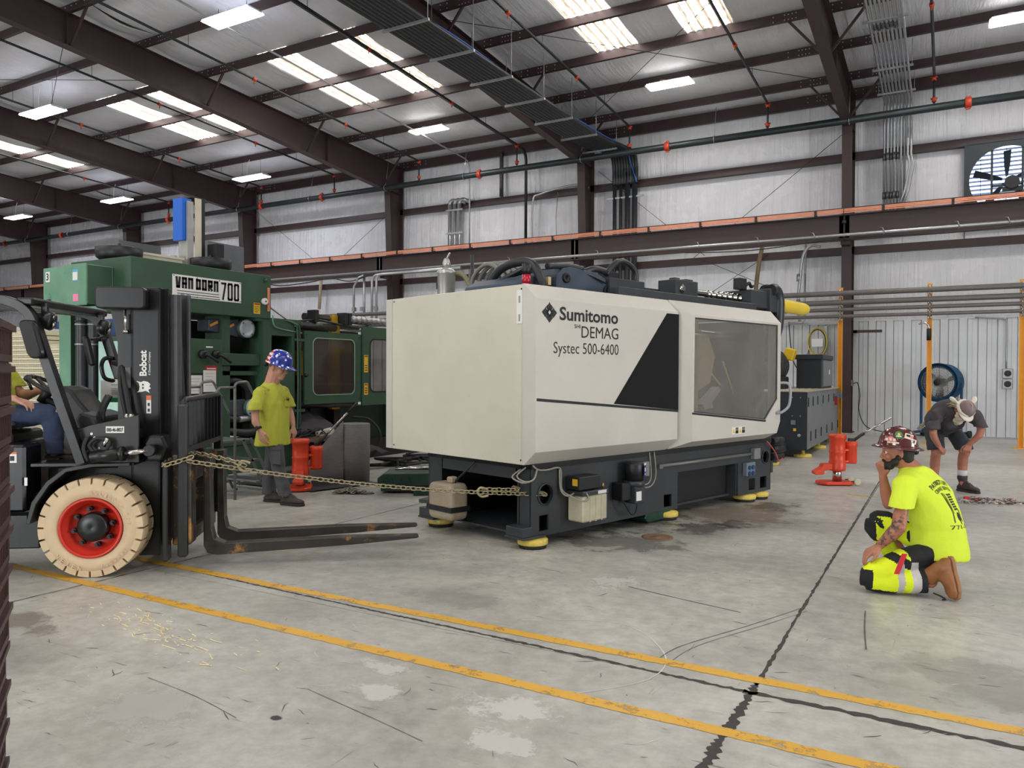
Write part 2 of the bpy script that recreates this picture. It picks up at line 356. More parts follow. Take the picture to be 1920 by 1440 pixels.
# roof
cl=MB(); 
cl.prism([(Y0-.1,zt(Y0)+.3),(YR,zt(YR)+.3),(YW+.14,zt(YW)+.3),(YW+.14,zt(YW)+.4),(YR,zt(YR)+.4),(Y0-.1,zt(Y0)+.4)],(X0-.1,0,0),(0,1,0),(0,0,1),(X1-X0+.2,0,0))
CE=cl.build('ceiling',M_PALE,kind='structure')
for x in COLX:
    nodes=[(21.74,8.05),(14.3,8.66),(8.87,9.02),(YR,9.25),(2*YR-8.87,9.02),(2*YR-14.3,8.66),(Y0+.05,8.05)]
    tops=[(Y0+.05,zt(Y0)),(YR,zt(YR)),(22.46,zt(22.46))]
    c=MB(); c.prism(nodes+tops,(x-.005,0,0),(0,1,0),(0,0,1),(.01,0,0))
    for i in range(len(nodes)-1):
        (a,za),(b_,zb)=nodes[i],nodes[i+1]; c.prism([(a,za),(b_,zb),(b_,zb-.022),(a,za-.022)],(x-.12,0,0),(0,1,0),(0,0,1),(.24,0,0))
    for i in range(2):
        (a,za),(b_,zb)=tops[i],tops[i+1]; c.prism([(a,za-.015),(b_,zb-.015),(b_,zb),(a,za)],(x-.12,0,0),(0,1,0),(0,0,1),(.24,0,0))
    for y in (18.6,10.2): c.bx(x-.1,x+.1,y-.006,y+.006,8.35 if y>15 else 8.95,zt(y))
    ra=c.build('rafter',M_MAROON,CE)
    for y in (21.4,17.7,14.0,10.3):
        zb=8.05+(21.74-y)*.082 if y>14.3 else 8.66+(14.3-y)*.066
        for sgn in (-1,1): MB().bar((x+sgn*.06,y,zb+.03),(x+sgn*(.12+(zt(y)-zb)*.75),y,zt(y)+.03),.05).build('flange_brace',M_MAROON,ra)
PY=[22.55,21.4,19.55,17.7,15.85,14.0,12.15,10.3,8.45,6.6,4.75]; PY=PY+[2*YR-y for y in PY[::-1]]
bl=MB()
for y in PY:
    z=zt(y); c=MB()
    h=.23 if y<22.5 else .34
    zb=z-(0 if y<22.5 else .1); d=1 if y>YR else -1
    c.prism([(-.09,0),(0,0),(0,h-.02),(.09,h-.02),(.09,h),(-.012,h),(-.012,.012),(-.09,.012)],(X0,y,zb),(0,d,0),(0,0,1),(X1-X0,0,0)); c.build('purlin',M_MAROON,CE)
    if y>9:
        for x in COLX[:5]:
            for sg in (-1,1):
                for dx in (.12,.3,.62,.7,.78,.86,1.1):
                    for zz in (.06,.17): bl.cyl((x+sg*dx,y-.024,z+zz),(x+sg*dx,y-.01,z+zz),.012,n=6,caps=True)
bl.build('purlin_bolts',M_BOLT,CE,kind='stuff')
SKYX=[-15.05,-12.8,-21.95,-20.0,-7.1,-4.83,-29.6,-27.4,.55,2.8,-37.2,-35,8.1,10.3]
def strip(x0,x1,ya,yb,sag=.10):
    b=MB(); n=8; vs=[];fs=[]; k=max(1,int((x1-x0)/1.2))
    for i in range(k+1):
        s=sag*(.6+.8*rnd.random())
        for j in range(n+1):
            t=j/n; y=ya+(yb-ya)*t; vs.append((x0+(x1-x0)*i/k,y,zt(y)+.245-s*math.sin(PI*t)**1.5))
    for i in range(k):
        for j in range(n): q=i*(n+1)+j; fs.append((q,q+1,q+n+2,q+n+1))
    b.add(vs,fs,True); return b
def corr(xc,ya,yb):
    b=MB(); vs=[];fs=[]; n=36; w=1.06
    for i in range(n+1):
        t=i/n; d=.022*(1 if (i%6) in (0,1) else 0)
        for y in (ya,yb): vs.append((xc-w/2+w*t,y,zt(y)+.262-d))
    for i in range(n): fs.append((2*i,2*i+1,2*i+3,2*i+2))
    b.add(vs,fs); return b
for i in range(len(PY)-1):
    ya,yb=sorted((PY[i],PY[i+1])); mid=(ya+yb)/2
    if any(abs(mid-q)<.5 for q in (14.92,16.78)) or -2.2<mid<2.6 or -9<mid<-6.8:  # skylight rows overhead and behind the camera are unseen, added for light
        cut=sorted(SKYX); xa=X0
        for xc in cut:
            strip(xa,xc-.56,ya,yb,.035).build('insulation_panel',M_RINS,CE); corr(xc,ya+.02,yb-.02).build('skylight_panel',M_SKY,CE); xa=xc+.56
        strip(xa,X1,ya,yb,.035).build('insulation_panel',M_RINS,CE)
    else:
        for x in range(int(X0),int(X1),15): strip(x,min(x+15,X1),ya,yb).build('insulation_panel',M_RINS,CE)
# roof cross bracing rods
br=MB()
def rods(lst,r,name,mtl,parent):
    for p,q in lst: MB().cyl(p,q,r,n=6).build(name,mtl,parent)
rods([((-2.4,21.4,9.02),(-9.8,14,9.35)),((-9.8,21.4,9.02),(-2.4,14,9.35)),((-25,14,9.35),(-17.5,10.3,9.6)),((-17.5,14,9.4),(-25,10.3,9.6))],.008,'brace_rod',M_BLACK,CE)
rods([((-2.5,22.35,8.0),(-6.6,22.3,4.9)),((-4.4,22.3,4.0),(-6.3,22.3,4.9)),((-4.4,22.3,4.9),(-6.5,22.3,3.6)),((-9.6,22.35,7.9),(-6.2,22.3,5.0)),((-17.6,22.35,7.6),(-20.2,22.3,5.9)),((-25,22.3,8.3),(-20.5,22.3,5.2))],.008,'brace_rod',M_BLACK,WB)
# ---------------------------------------------------------------- fixtures
M_WHITE=mat('white_enamel',(225,226,226),.4,0,.04,5)
M_TUBE=mat('lit_tube',(255,255,255),.5,0,0,emit=(255,250,243),es=TUBE_E)
M_TUBEC=mat('lit_tube_cool',(255,255,255),.5,0,0,emit=(236,238,255),es=TUBE_E)
def lamp_fixture(x,y,z,L,W,lab,drop,cool):
    t=thing('high_bay_light',lab,'light',(x,y,z),0,'fluorescent lights under the roof')
    b=MB(); h=L/2; w_=W/2
    b.add([(-h,-w_,0),(h,-w_,0),(h,w_,0),(-h,w_,0),(-h+.08,-w_*.55,.09),(h-.08,-w_*.55,.09),(h-.08,w_*.55,.09),(-h+.08,w_*.55,.09)],[(0,1,5,4),(1,2,6,5),(2,3,7,6),(3,0,4,7),(4,5,6,7)])
    b.build('housing',M_WHITE,t,bev=.01)
    for k in range(6):
        yy=-w_+W*(k+.5)/6; MB().cyl((-h+.04,yy,.012),(h-.04,yy,.012),W/15,n=8).build('tube',M_TUBEC if cool else M_TUBE,t)
    for sx in (-.6,.6):
        wire=MB()
        if drop>.2:
            for sy in (-1,1): wire.cyl((sx*h-.06*sy,sy*.06,.09),(sx*h,0,.3),.004,n=5)
            wire.cyl((sx*h,0,.3),(sx*h,0,drop),.004,n=5)
        else: wire.cyl((sx*h,0,.09),(sx*h,0,.09+drop),.006,n=5)
        wire.build('hanger_wire',M_BLACK,t)
    c=MB().tube(smooth_path([(-.2,0,.09),(-.28,.05,.09+drop*.5),(-.15,.05,max(.15,drop))]),.008,6); c.build('power_cord',M_WHITE,t)
    area('lamp',(0,0,-.03),L,W,LAMP_W,(.93,.95,1) if cool else (1,.96,.9),(0,0,0),t)
    return t
LAMPS=[(-13.8,11.75,9.35,1.5,.5,'bright white fluorescent light under the roof at top left, above the tray of black cables',.3,1),
(-22.35,12.4,8.86,1.6,.5,'bright hanging fluorescent light at the upper left edge, beside the skylights',.85,1),
(-14.0,19.4,9.03,1.3,.42,'warm fluorescent light close under a maroon purlin, left of the black cable tray',.16,0),
(-6.32,19.35,9.03,1.2,.46,'warm fluorescent light close under a maroon purlin, right of the black cable tray',.16,0),
(-21.8,19.4,8.5,1.55,.45,'hanging fluorescent light just left of the second rafter, above the blue robot post',.7,1),
(-29.5,19.3,8.5,1.6,.45,'hanging fluorescent light above the green machine end, second of the far row',.7,1),
(-36.7,19.25,8.5,1.6,.45,'smallest and farthest fluorescent light, at the left edge of the picture',.7,1),
(1.32,19.3,9.03,1.25,.5,'warm fluorescent light at the top right corner, above the wall fan',.16,0)]
for a in LAMPS: lamp_fixture(*a)
for yy in (12,4,-4,-11):
    for xx in (-30,-22,-14,-6.2,1.4,9):
        if yy==12 and xx<-10: continue
        area('row_lamp',(xx,yy,8.9),1.4,.5,LAMP_W,(1,.97,.93))
# ---------------------------------------------------------------- sprinkler main, branches
t=thing('sprinkler_main','long dark sprinkler main pipe running under the eave past every column','pipe',(0,21.4,8.06))
MB().cyl((X0+.1,0,0),(X1-.1,0,0),.095,n=18).build('pipe',M_PIPE,t)
for x in (-7.05,.37,-13.4,-20.3,-23.5,-29.1,-37,-42): MB().cyl((x-.07,0,0),(x+.07,0,0),.125,n=14).bx(x-.05,x+.05,-.02,.02,-.16,.16).build('coupling',M_ORG,t,bev=.01)
for x in (-2.25,-5.7,-9.75,-14,-17.3,-20.9,-24.8,-28.6,-32.5,-36.4,-40): MB().tube(arc((x,0,0),.11,0,360,12,(0,1,0),(0,0,1)),.01,6).cyl((x,0,.11),(x,.15,.95),.008,n=6).build('hanger',M_STEEL,t)
def branch(x,y0,lab,r=.032,xs=None):
    t=thing('sprinkler_branch',lab,'pipe',(x,21.4,0),0,'sprinkler branch lines')
    z=lambda y: zt(y)-.25
    MB().cyl((0,y0-21.4,z(y0)),(0,0,z(21.4)),r,n=8).build('pipe',M_PIPE,t)
    MB().cyl((0,0,z(21.4)),(0,0,8.165),r*.85,n=8).build('riser',M_PIPE,t)
    for q in (z(21.4)-.04,8.25): MB().cyl((0,0,q-.05),(0,0,q+.05),r*1.7,n=10).cyl((-.075,0,q+.03),(.075,0,q+.03),.02,n=8).build('fitting',M_ORG,t)
    for yy in (-3.7,-7.2):
        MB().cyl((0,yy-.05,z(21.4+yy)),(0,yy+.05,z(21.4+yy)),r*1.5,n=10).cyl((0,yy,z(21.4+yy)),(0,yy,z(21.4+yy)-.12),.015,n=6).build('sprinkler_head',M_ORG,t)
    for yy in (-1.9,-5.6,-9.2): MB().cyl((0,yy,z(21.4+yy)),(0,yy,z(21.4+yy)+.28),.006,n=5).build('hanger',M_BLACK,t)
for x,l in ((-.35,'thin sprinkler branch line under the roof at right, beside the silver conduit bundle'),(-4.27,'thin sprinkler branch line under the roof, between the warm light and the right rafter'),(-8.2,'thin sprinkler branch line just right of the black cable tray'),(-12.0,'thin sprinkler branch line under the roof just left of the black cable tray'),(-15.85,'thin sprinkler branch line right of the second long rafter, ending in an orange fitting'),(-19.7,'thin sprinkler branch line left of the second long rafter'),(-23.5,'thin sprinkler branch line right of the third rafter'),(-29.1,'thin sprinkler branch line at far left beyond the third rafter')): branch(x,5,l)
# conduits down the roof and wall
def conduit(name,lab,pts,r,cat='conduit',mtl=None,n=8,**k):
    b=MB().tube(pts,r,n); return b.build(name,mtl or M_STEEL,label=lab,cat=cat,**k)
def roof_to_wall(x,y0,zend,dz,dy=0,r=.15):
    p=[V((x,y0,zt(y0)-dz)),V((x,22.2-dy-r*2,zt(22.2)-dz))]; zc=zt(22.2)-dz
    p+=[V((x,22.2-dy-r*2+r*2*math.sin(a),zc-r*2+r*2*math.cos(a))) for a in (R(30),R(60),R(90))]
    return p+[V((x,22.2-dy,zend))]
conduit('roof_conduit','grey conduit running down the roof and bending down the wall left of the cable tray',roof_to_wall(-14.3,8,3.2,.2),.026,mtl=M_STEEL)
conduit('black_hose','black flexible line along the roof ending at the wall above the crane rail',roof_to_wall(-12.1,6,5.3,.17),.05,mtl=M_BLACK)
t=thing('conduit_bundle','bundle of nine silver conduits coming down the roof and wall beside the right column','conduit',(-1.18,0,0))
for k in range(9):
    dx=-.3+.62*k/8; r=.03
    if k<7: p=roof_to_wall(dx,9,5.5,.42-.02,.05*(k%2),.1)
    else: p=roof_to_wall(dx,9,7.2,.42,.1,.12)+[V((dx+.06,22.05,6.9)),V((dx-.05,22.1,6.3)),V((dx-.3,22.15,5.5))]
    MB().tube(p,r,8).build('conduit_pipe',M_STEEL,t)
for y in (20,21.5,17.5): 
    z=zt(y)-.44; MB().box((0,y,z),(.86,.045,.045)).build('strut',M_STEEL,t)
    for sx in (-.4,.4): MB().cyl((sx,y,z),(sx,y,z+.6),.006,n=5).build('rod',M_STEEL,t)
for z,k0 in ((7.2,5),(6.2,5)):
    for k in range(k0): MB().cyl((-.3+.62*k/8,22.2-.05*(k%2),z-.09),(-.3+.62*k/8,22.2-.05*(k%2),z+.09),.042,n=8).build('coupling',mat('coupling_grey',(96,100,98),.4,.6) if k==0 and z>7 else bpy.data.materials['coupling_grey'],t)
for k in range(6): y=17.8+.05*(k%2); MB().cyl((-.22+.62*k/8,y-.12,zt(y)-.41),(-.22+.62*k/8,y+.12,zt(y)-.42),.042,n=8).build('coupling',bpy.data.materials['coupling_grey'],t)
# cable tray
M_CABLE=mat('black_cable',(38,40,43),.42,0,.1,8)
M_BLUEC=mat('blue_cable',(38,98,190),.4,0,.05)
t=thing('cable_tray','tray of thick black cables with one blue cable, hung under the roof on grey struts','cable tray',(-9.2,0,8.25))
for k in range(9):
    dx=-.42+.84*k/8; xe=.55-.36+.72*k/8
    p=[V((dx,6,.06)),V((dx,14,.06)),V((dx+.1,20.2,.06)),V((dx*.9+.35,21.4,.05)),V((xe,21.95,-.04)),V((xe,22.2,-.35)),V((xe,22.22,-.9))]
    MB().tube(smooth_path(p,5),.058,10).build('cable',M_CABLE,t)
MB().tube(smooth_path([(.38,6,.12),(.42,9,.14),(.3,11,.12),(.42,13,.14),(.40,15,.12),(.22,16.8,.13),(.3,18.2,.12),(.48,18.8,.12),(.55,20.5,.13),(.72,21.7,.08),(.8,22.1,-.4),(.95,22.15,-.9)],8),.016,6).build('blue_cable',M_BLUEC,t,label='bright blue cable')
for i,y in enumerate((8.7,10.3,11.9,13.5,15.1,16.7,18.3,19.9,21.4)):
    MB().box((.05,y,-.02),(1.12,.045,.05)).build('strut',M_STEEL,t)
    for sx in (-.48,.58): MB().cyl((sx,y,0),(sx,y,zt(y)-8.2),.009,n=6).build('rod',M_STEEL,t)
t=thing('riser_conduit','row of four thick black pipes dropping down the wall below the cable tray','pipe',(-8.68,22.25,0))
for dx,r in ((-.32,.06),(-.12,.055),(.1,.085),(.33,.085)): MB().cyl((dx,0,1.5),(dx,0,7.7),r,n=12).build('pipe',M_CABLE,t)
MB().box((.05,-.03,6.95),(1.2,.04,.05)).build('strut',M_STEEL,t)
# wall conduits left of column
t=thing('bent_conduit','three silver conduits with bent tops on the wall above the crane rail','conduit',(-14.9,22.3,0))
for k in range(3):
    x=-.28+.2*k; MB().tube([(x,0,5.2),(x,0,7.4)]+arc((x+.15,0,7.4),.15,180,60,8,(1,0,0),(0,0,1))+[(x+.4,.1,7.45)],.07,10).build('conduit_pipe',M_STEEL,t)
for z in (6.4,7.2): MB().box((-.05,-.06,z),(.7,.04,.06)).build('strap',M_STEEL,t)
conduit('wall_conduit','silver conduit elbowing along the wall girt left of the middle column',smooth_path([(-11.9,22.3,5.2),(-11.9,22.3,7.1),(-11.6,22.3,7.4),(-10.4,22.3,7.55),(-9.9,22.3,7.4)],5),.035)
MB().bx(-13.2,-13.1,22.35,22.45,7.5,9).build('wall_channel',M_BLACK,label='short black upright channel on the wall left of the black hose drop',cat='channel')
conduit('thin_wire','thin grey wire hanging down the wall by the middle column',[(-11.0,22.35,7.4),(-11.05,22.3,6.6),(-11.0,22.3,5.2)],.015)

def stain(x,y,sx,sy,c,amt,rz=0):
    nm='stain_%d_%d_%d_%d'%(*c,int(amt*100)); m=bpy.data.materials.get(nm)
    if not m:
        m=bpy.data.materials.new(nm); m.use_nodes=True; nt=m.node_tree; L=nt.links; b=nt.nodes['Principled BSDF']; b.inputs['Base Color'].default_value=rgb(*c); b.inputs['Roughness'].default_value=.5
        tc=nd(nt,'ShaderNodeTexCoord'); ln=nd(nt,'ShaderNodeVectorMath',operation='LENGTH'); L.new(tc.outputs['Object'],ln.inputs[0])
        g=nd(nt,'ShaderNodeNewGeometry'); n=nd(nt,'ShaderNodeTexNoise'); n.inputs['Scale'].default_value=4.5; n.inputs['Detail'].default_value=8; n.inputs['Roughness'].default_value=.7; L.new(g.outputs['Position'],n.inputs['Vector'])
        a=nd(nt,'ShaderNodeMath',operation='SUBTRACT'); L.new(n.outputs['Fac'],a.inputs[0]); q=nd(nt,'ShaderNodeMath',operation='MULTIPLY'); L.new(ln.outputs['Value'],q.inputs[0]); q.inputs[1].default_value=.36; L.new(q.outputs[0],a.inputs[1])
        r=nd(nt,'ShaderNodeMapRange'); r.inputs['From Min'].default_value=.22; r.inputs['From Max'].default_value=.34; r.inputs['To Max'].default_value=amt; L.new(a.outputs[0],r.inputs['Value']); L.new(r.outputs[0],b.inputs['Alpha'])
    vs=[(math.cos(2*PI*i/20),math.sin(2*PI*i/20),0) for i in range(20)]
    o=MB().add(vs,[tuple(range(20))]).build('stain',m,fl); o.location=(x,y,.0014+.0001*rnd.random()); o.scale=(sx,sy,1); o.rotation_euler=(0,0,rz)
for a in ((-1.75,3.05,.35,.2,(214,212,206),.75),(-1.62,2.75,.22,.16,(214,212,206),.7),(-2.15,5.3,.26,.3,(212,210,203),.7,.5),(-2.55,3.15,.2,.12,(216,214,208),.7),(-2.4,2.9,.2,.14,(216,214,208),.7),(-3.4,5.9,.5,.3,(208,205,196),.5),(-1.4,2.2,.3,.25,(214,212,206),.55),(-3.2,2.2,.45,.3,(206,204,198),.5),
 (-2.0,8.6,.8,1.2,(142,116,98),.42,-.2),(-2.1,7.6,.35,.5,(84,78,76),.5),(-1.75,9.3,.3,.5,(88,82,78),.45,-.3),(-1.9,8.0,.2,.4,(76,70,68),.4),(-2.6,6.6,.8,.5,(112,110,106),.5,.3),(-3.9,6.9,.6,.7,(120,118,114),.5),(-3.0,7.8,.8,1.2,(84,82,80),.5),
 (-5.0,2.6,.5,.2,(128,112,100),.45),(-1.9,1.95,.16,.07,(70,66,64),.75,-.4),(-2.6,2.45,.04,.03,(50,46,46),.95),(-.9,10.7,.3,.06,(222,170,60),.8,-.3),(.3,4.5,.8,.5,(160,158,152),.4),(-2.9,4.4,.6,.3,(164,162,156),.4)): stain(*a)
# scratches and tyre marks on the slabs
M_SCR=mat('scratch_dark',(92,88,85),.7,0,.1); M_SCL=mat('scratch_pale',(216,214,206),.6,0,.05)
sc=MB(); sl=MB()
for i in range(330):
    d=rnd.uniform(2.2,9); x=rnd.uniform(-.62,.62)*d*1.05; c_,s_=math.cos(yaw),math.sin(yaw); px,py=x*c_-d*s_,x*s_+d*c_
    a=rnd.gauss(0.1,.5) if rnd.random()<.7 else rnd.uniform(0,3.1); L_=rnd.uniform(.015,.11)*(1 if rnd.random()<.95 else 2.2); q=[V((px+math.cos(a+rnd.uniform(-.15,.15))*L_*t,py+math.sin(a+rnd.uniform(-.15,.15))*L_*t,.0016)) for t in (0,.4,.7,1)]
    w_=rnd.uniform(.001,.0028); tgt=sc if rnd.random()<.72 else sl
    vs=[]
    for k,p_ in enumerate(q): ww=w_*(.3 if k in (0,3) else 1); vs+=[p_+V((-math.sin(a),math.cos(a),0))*ww,p_-V((-math.sin(a),math.cos(a),0))*ww]
    tgt.add(vs,[(0,1,3,2),(2,3,5,4),(4,5,7,6)])
def mark(pts,w_,tgt):
    P_=smooth_path([V((x,y,.0017)) for x,y in pts],6); vs=[]
    for i,p_ in enumerate(P_):
        d=(P_[min(i+1,len(P_)-1)]-P_[max(i-1,0)]).normalized(); u_=V((-d.y,d.x,0))*w_*rnd.uniform(.6,1.3); vs+=[p_+u_,p_-u_]
    tgt.add(vs,[(2*i,2*i+1,2*i+3,2*i+2) for i in range(len(P_)-1)])
mark([(-2.0,5.25),(-1.6,5.15),(-1.15,5.05)],.005,sc); mark([(-.45,5.5),(-.42,5.1),(-.38,4.72)],.004,sc); mark([(-1.35,3.95),(-1.3,4.25),(-1.05,4.8),(-.8,5.4)],.003,sc); mark([(-1.28,3.95),(-1.22,4.3),(-.95,4.9),(-.78,5.3)],.002,sc); mark([(-3.5,2.45),(-3.1,2.42),(-2.75,2.36)],.002,sc); mark([(-2.7,2.75),(-2.2,2.66),(-1.9,2.6)],.002,sc)
mark([(-2.3,4.2),(-1.75,4.45),(-1.35,4.1),(-1.3,3.7),(-1.6,3.3)],.003,sl)
sc.build('scratches',M_SCR,fl,kind='stuff'); sl.build('pale_scratches',M_SCL,fl,kind='stuff')
# ================================================================ crane rail, pipe rack, wall gear, loose gear on the floor
M_COPPER=mat('orange_conductor',(222,142,108),.45,.1,.1,4)
M_YEL=mat('safety_yellow',(236,168,38),.45,0,.08,5,wear=(150,100,40),ws=9,wt=.72)
M_GPIPE=mat('grey_pipe',(98,94,92),.42,.1,.12,5)
M_BLUE=mat('fan_blue',(28,74,112),.4,0,.12,5)
M_RUB=mat('black_rubber',(24,24,25),.6,0,.1,10)
M_CHROME=mat('chrome',(190,188,182),.2,1,.05)
M_ORANGE=mat('jack_orange',(216,66,32),.38,0,.1,6,wear=(150,44,24),ws=7,wt=.7)
t=thing('crane_runway','maroon crane runway beam with orange conductor bars along its top, crossing the back wall','beam',(0,21.3,0))
for i in range(len(edges)-1):
    a,b_=edges[i+1]+.01,edges[i]-.01
    k=MB(); k.bx(a,b_,.0,.012,5.02,5.6).bx(a,b_,-.12,.13,4.98,5.02).bx(a,b_,-.12,.13,5.6,5.63); k.build('beam',M_MAROON,t)
    for z,y in ((5.74,-.16),(5.7,-.17),(5.66,-.16)): MB().bx(a,b_,y-.012,y+.012,z-.016,z+.014).build('conductor_bar',M_COPPER,t)
    k=MB(); k.bx(a,b_,-.13,-.1,5.755,5.785); k.build('cover_strip',M_BLACK,t)
    q=a+.9
    while q<b_: MB().bx(q-.03,q+.03,-.19,-.05,5.62,5.77).build('hanger_clip',M_BLACK,t); q+=1.5
for x in COLX: MB().bx(x-.1,x+.1,.14,.62,4.9,5.0).bx(x-.12,x-.02,.0,.02,5.0,5.65).bx(x+.02,x+.12,0,.02,5.0,5.65).build('bracket',M_MAROON,t)
x=COLX[1]; MB().lathe([(.05,0),(.06,.01),(.06,.05),(.03,.06)],(x,-.0,5.45),(0,-1,0),12).build('end_stop',M_BLACK,t)
t=thing('rail_conduit','silver conduit running under the crane runway beam','conduit',(0,21.0,5.07))
MB().cyl((-23,0,0),(9,0,0),.04,n=10).build('conduit_pipe',M_STEEL,t)
for x in (-12,-9,-6,-4.4,-3,-1.4,.2,1.2): MB().tube([(x,.0,-.06),(x+.02,-.05,.0),(x-.02,-.03,.1),(x-.1,.02,.12)],.012,5).build('clip',M_STEEL,t)
conduit('lower_rail_wire','thin black cable drooping beneath the silver conduit at right',smooth_path([(-6.4,21,4.92),(-4.6,21,4.85),(-2.3,21,4.98),(0,21,4.93),(1.6,21,5.0)],6),.014,mtl=M_BLACK)
t=thing('conduit_drop','group of silver conduits bending down from the crane beam left of the press','conduit',(-17.4,21.0,0))
for x0,x1,z0,r in ((.95,.02,5.0,.045),(.95,-.18,4.98,.045)): MB().tube([(x0+2.6,0,z0),(x1+.25,0,z0-.02)]+arc((x1+.25,0,z0-.27),.25,90,180,6,(1,0,0),(0,0,1))+[(x1,0,3.2)],r,10).build('conduit_pipe',M_STEEL,t)
MB().tube([(-.55,0,4.98),(-.8,0,4.9),(-1.0,0,4.6),(-1.02,0,3.3)],.04,8).build('conduit_pipe',M_STEEL,t); MB().cyl((-.62,.1,4.95),(-.62,.1,3.3),.045,n=10).build('conduit_pipe',M_STEEL,t)
for x in (-1.0,-.62,0): MB().bx(x-.06,x+.06,-.06,.06,3.72,3.86).build('fitting',M_STEEL,t)
conduit('drooping_cables','thin cables drooping under the silver conduit above the green gates',smooth_path([(-23,21,5.0),(-22,21,4.82),(-20.4,21,4.88),(-19.6,21,4.98),(-18.6,21,4.8),(-17.8,21,4.95)],6),.02,mtl=M_BLACK)
# upright conduits between machine and column
t=thing('elbow_conduit','pair of silver upright conduits on the wall left of the right column','conduit',(-3.52,22.25,0))
MB().tube(smooth_path([(.5,0,5.0),(.25,0,5.05),(.05,0,4.8),(-.02,0,4.2),(-.07,0,3.5),(-.02,0,3.0)],5),.04,8).build('conduit_pipe',M_STEEL,t)
MB().tube([(.12,0,5.1),(.1,0,3.05),(.05,-.03,2.96),(-.3,-.05,2.95)],.028,8).build('conduit_pipe',M_STEEL,t)
for z in (4.2,3.5): MB().cyl((-.06,0,z-.1),(-.06,0,z+.1),.055,n=8).build('coupling',M_STEEL,t)
conduit('tan_hose','tan flexible hose slanting down the wall behind the press top',smooth_path([(-4.55,22.2,5.1),(-4.64,22.2,4.6),(-4.72,22.2,3.85),(-4.75,22.2,3.3)],5),.06,'hose',mat('tan_hose',(128,104,78),.5))
conduit('tan_pipe','tan hose slanting down the wall above the green mould gate',[(-21.2,22.3,5.2),(-21.3,22.3,4.0)],.06,'hose',mat('tan_pipe',(176,160,138),.5))
MB().bx(-4.6,-2.5,22.5,22.56,2.91,2.97).build('wall_strut',M_STEEL,label='galvanised strut bar along the liner panels above the coiled yellow cord',cat='strut')
# pipe rack
t=thing('pipe_rack','rack of four grey pipes carried on three yellow posts before the ribbed wall','pipe rack',(0,19.4,0))
for x in (-2.19,-.35,1.37):
    k=MB(); k.bx(x-.05,x+.05,.06,.075,.012,3.58).bx(x-.05,x-.04,.0,.06,.012,3.58).bx(x+.04,x+.05,.0,.06,.012,3.58).build('post',M_YEL,t)
    MB().bx(x-.14,x+.14,-.1,.16,0,.012).build('base_plate',M_YEL,t)
    for z in (3.44,3.23,3.06,2.9): MB().bx(x-.035,x+.035,-.015,.06,z-.09,z-.06).cyl((x,-.04,z-.1),(x,-.04,z+.1),.016,n=6).build('clamp',M_STEEL,t)
for z,r in ((3.44,.062),(3.225,.062),(3.06,.045),(2.905,.04)): MB().cyl((-19,-.02,z),(8,-.02,z),r,n=14).build('pipe',M_GPIPE,t)
# gooseneck tool on post
t=thing('gooseneck_lamp','chrome gooseneck work lamp with black grip on the middle yellow post','lamp',(-.36,19.28,2.44))
MB().cyl((0,0,-.13),(0,0,.13),.045,n=12).build('grip',M_RUB,t)
MB().tube(smooth_path([(0,0,.13),(-.01,0,.2),(-.08,0,.26),(-.2,-.01,.24)],6),.022,8).build('neck',M_CHROME,t)
# blue drum fan
t=thing('drum_fan','blue drum fan with wire grille on a blue base by the ribbed wall','fan',(-.2,21.6,0),R(-22))
MB().lathe([(.45,0),(.46,.02),(.45,.36),(.46,.38),(.43,.38),(.42,.02)],(0,.0,1.36),(0,1,0),40,ends=False).build('drum',M_BLUE,t)
MB().lathe([(.47,-.02),(.48,.0),(.38,.06),(.36,.05)],(0,0,1.36),(0,1,0),40,ends=False).build('front_ring',M_BLUE,t)
M_WIRE=mat('grille_wire',(150,150,146),.4,.5)
for k in range(56):
    a=2*PI*k/56; MB().tube([(.07*math.cos(a),-.045,1.36+.07*math.sin(a)),(.22*math.cos(a+.08),-.06,1.36+.22*math.sin(a+.08)),(.4*math.cos(a+.2),-.0,1.36+.4*math.sin(a+.2))],.0065,5).build('grille_wire',M_WIRE,t)
for r in (.13,.19,.25,.31,.36): MB().tube(arc((0,-.05,1.36),r,0,360,32,(1,0,0),(0,0,1)),.004,5).build('grille_ring',M_WIRE,t)
MB().lathe([(.07,0),(.07,-.02),(.03,-.03)],(0,-.04,1.36),(0,1,0),20).build('badge',M_BLACK,t)
for k in range(3):
    a=2*PI*k/3+.4; b=MB(); vs=[]
    for r_,w_ in ((.06,.05),(.2,.12),(.38,.16)):
        for sg in (-1,1): an=a+sg*w_/max(r_,.1)*.5; vs.append((r_*math.cos(an),.2+.06*sg,1.36+r_*math.sin(an)))
    b.add(vs,[(0,1,3,2),(2,3,5,4)],True).build('blade',mat('fan_blade',(120,122,124),.4,.6) if k==0 else bpy.data.materials['fan_blade'],t)
MB().cyl((0,.12,1.36),(0,.36,1.36),.1,n=14).build('motor',M_BLACK,t)
for sx in (-1,1):
    MB().bar((sx*.47,.2,1.36),(sx*.47,.2,.15),.05).build('stand_arm',M_BLUE,t)
    MB().bar((sx*.47,-.35,.12),(sx*.47,.5,.12),.06).build('foot',M_BLUE,t)
MB().bar((-.5,.2,.15),(.5,.2,.15),.06).build('cross_bar',M_BLUE,t)
for sx in (-1,1): MB().cyl((sx*.52,.48,.09),(sx*.58,.48,.09),.09,n=14).build('wheel',M_RUB,t)
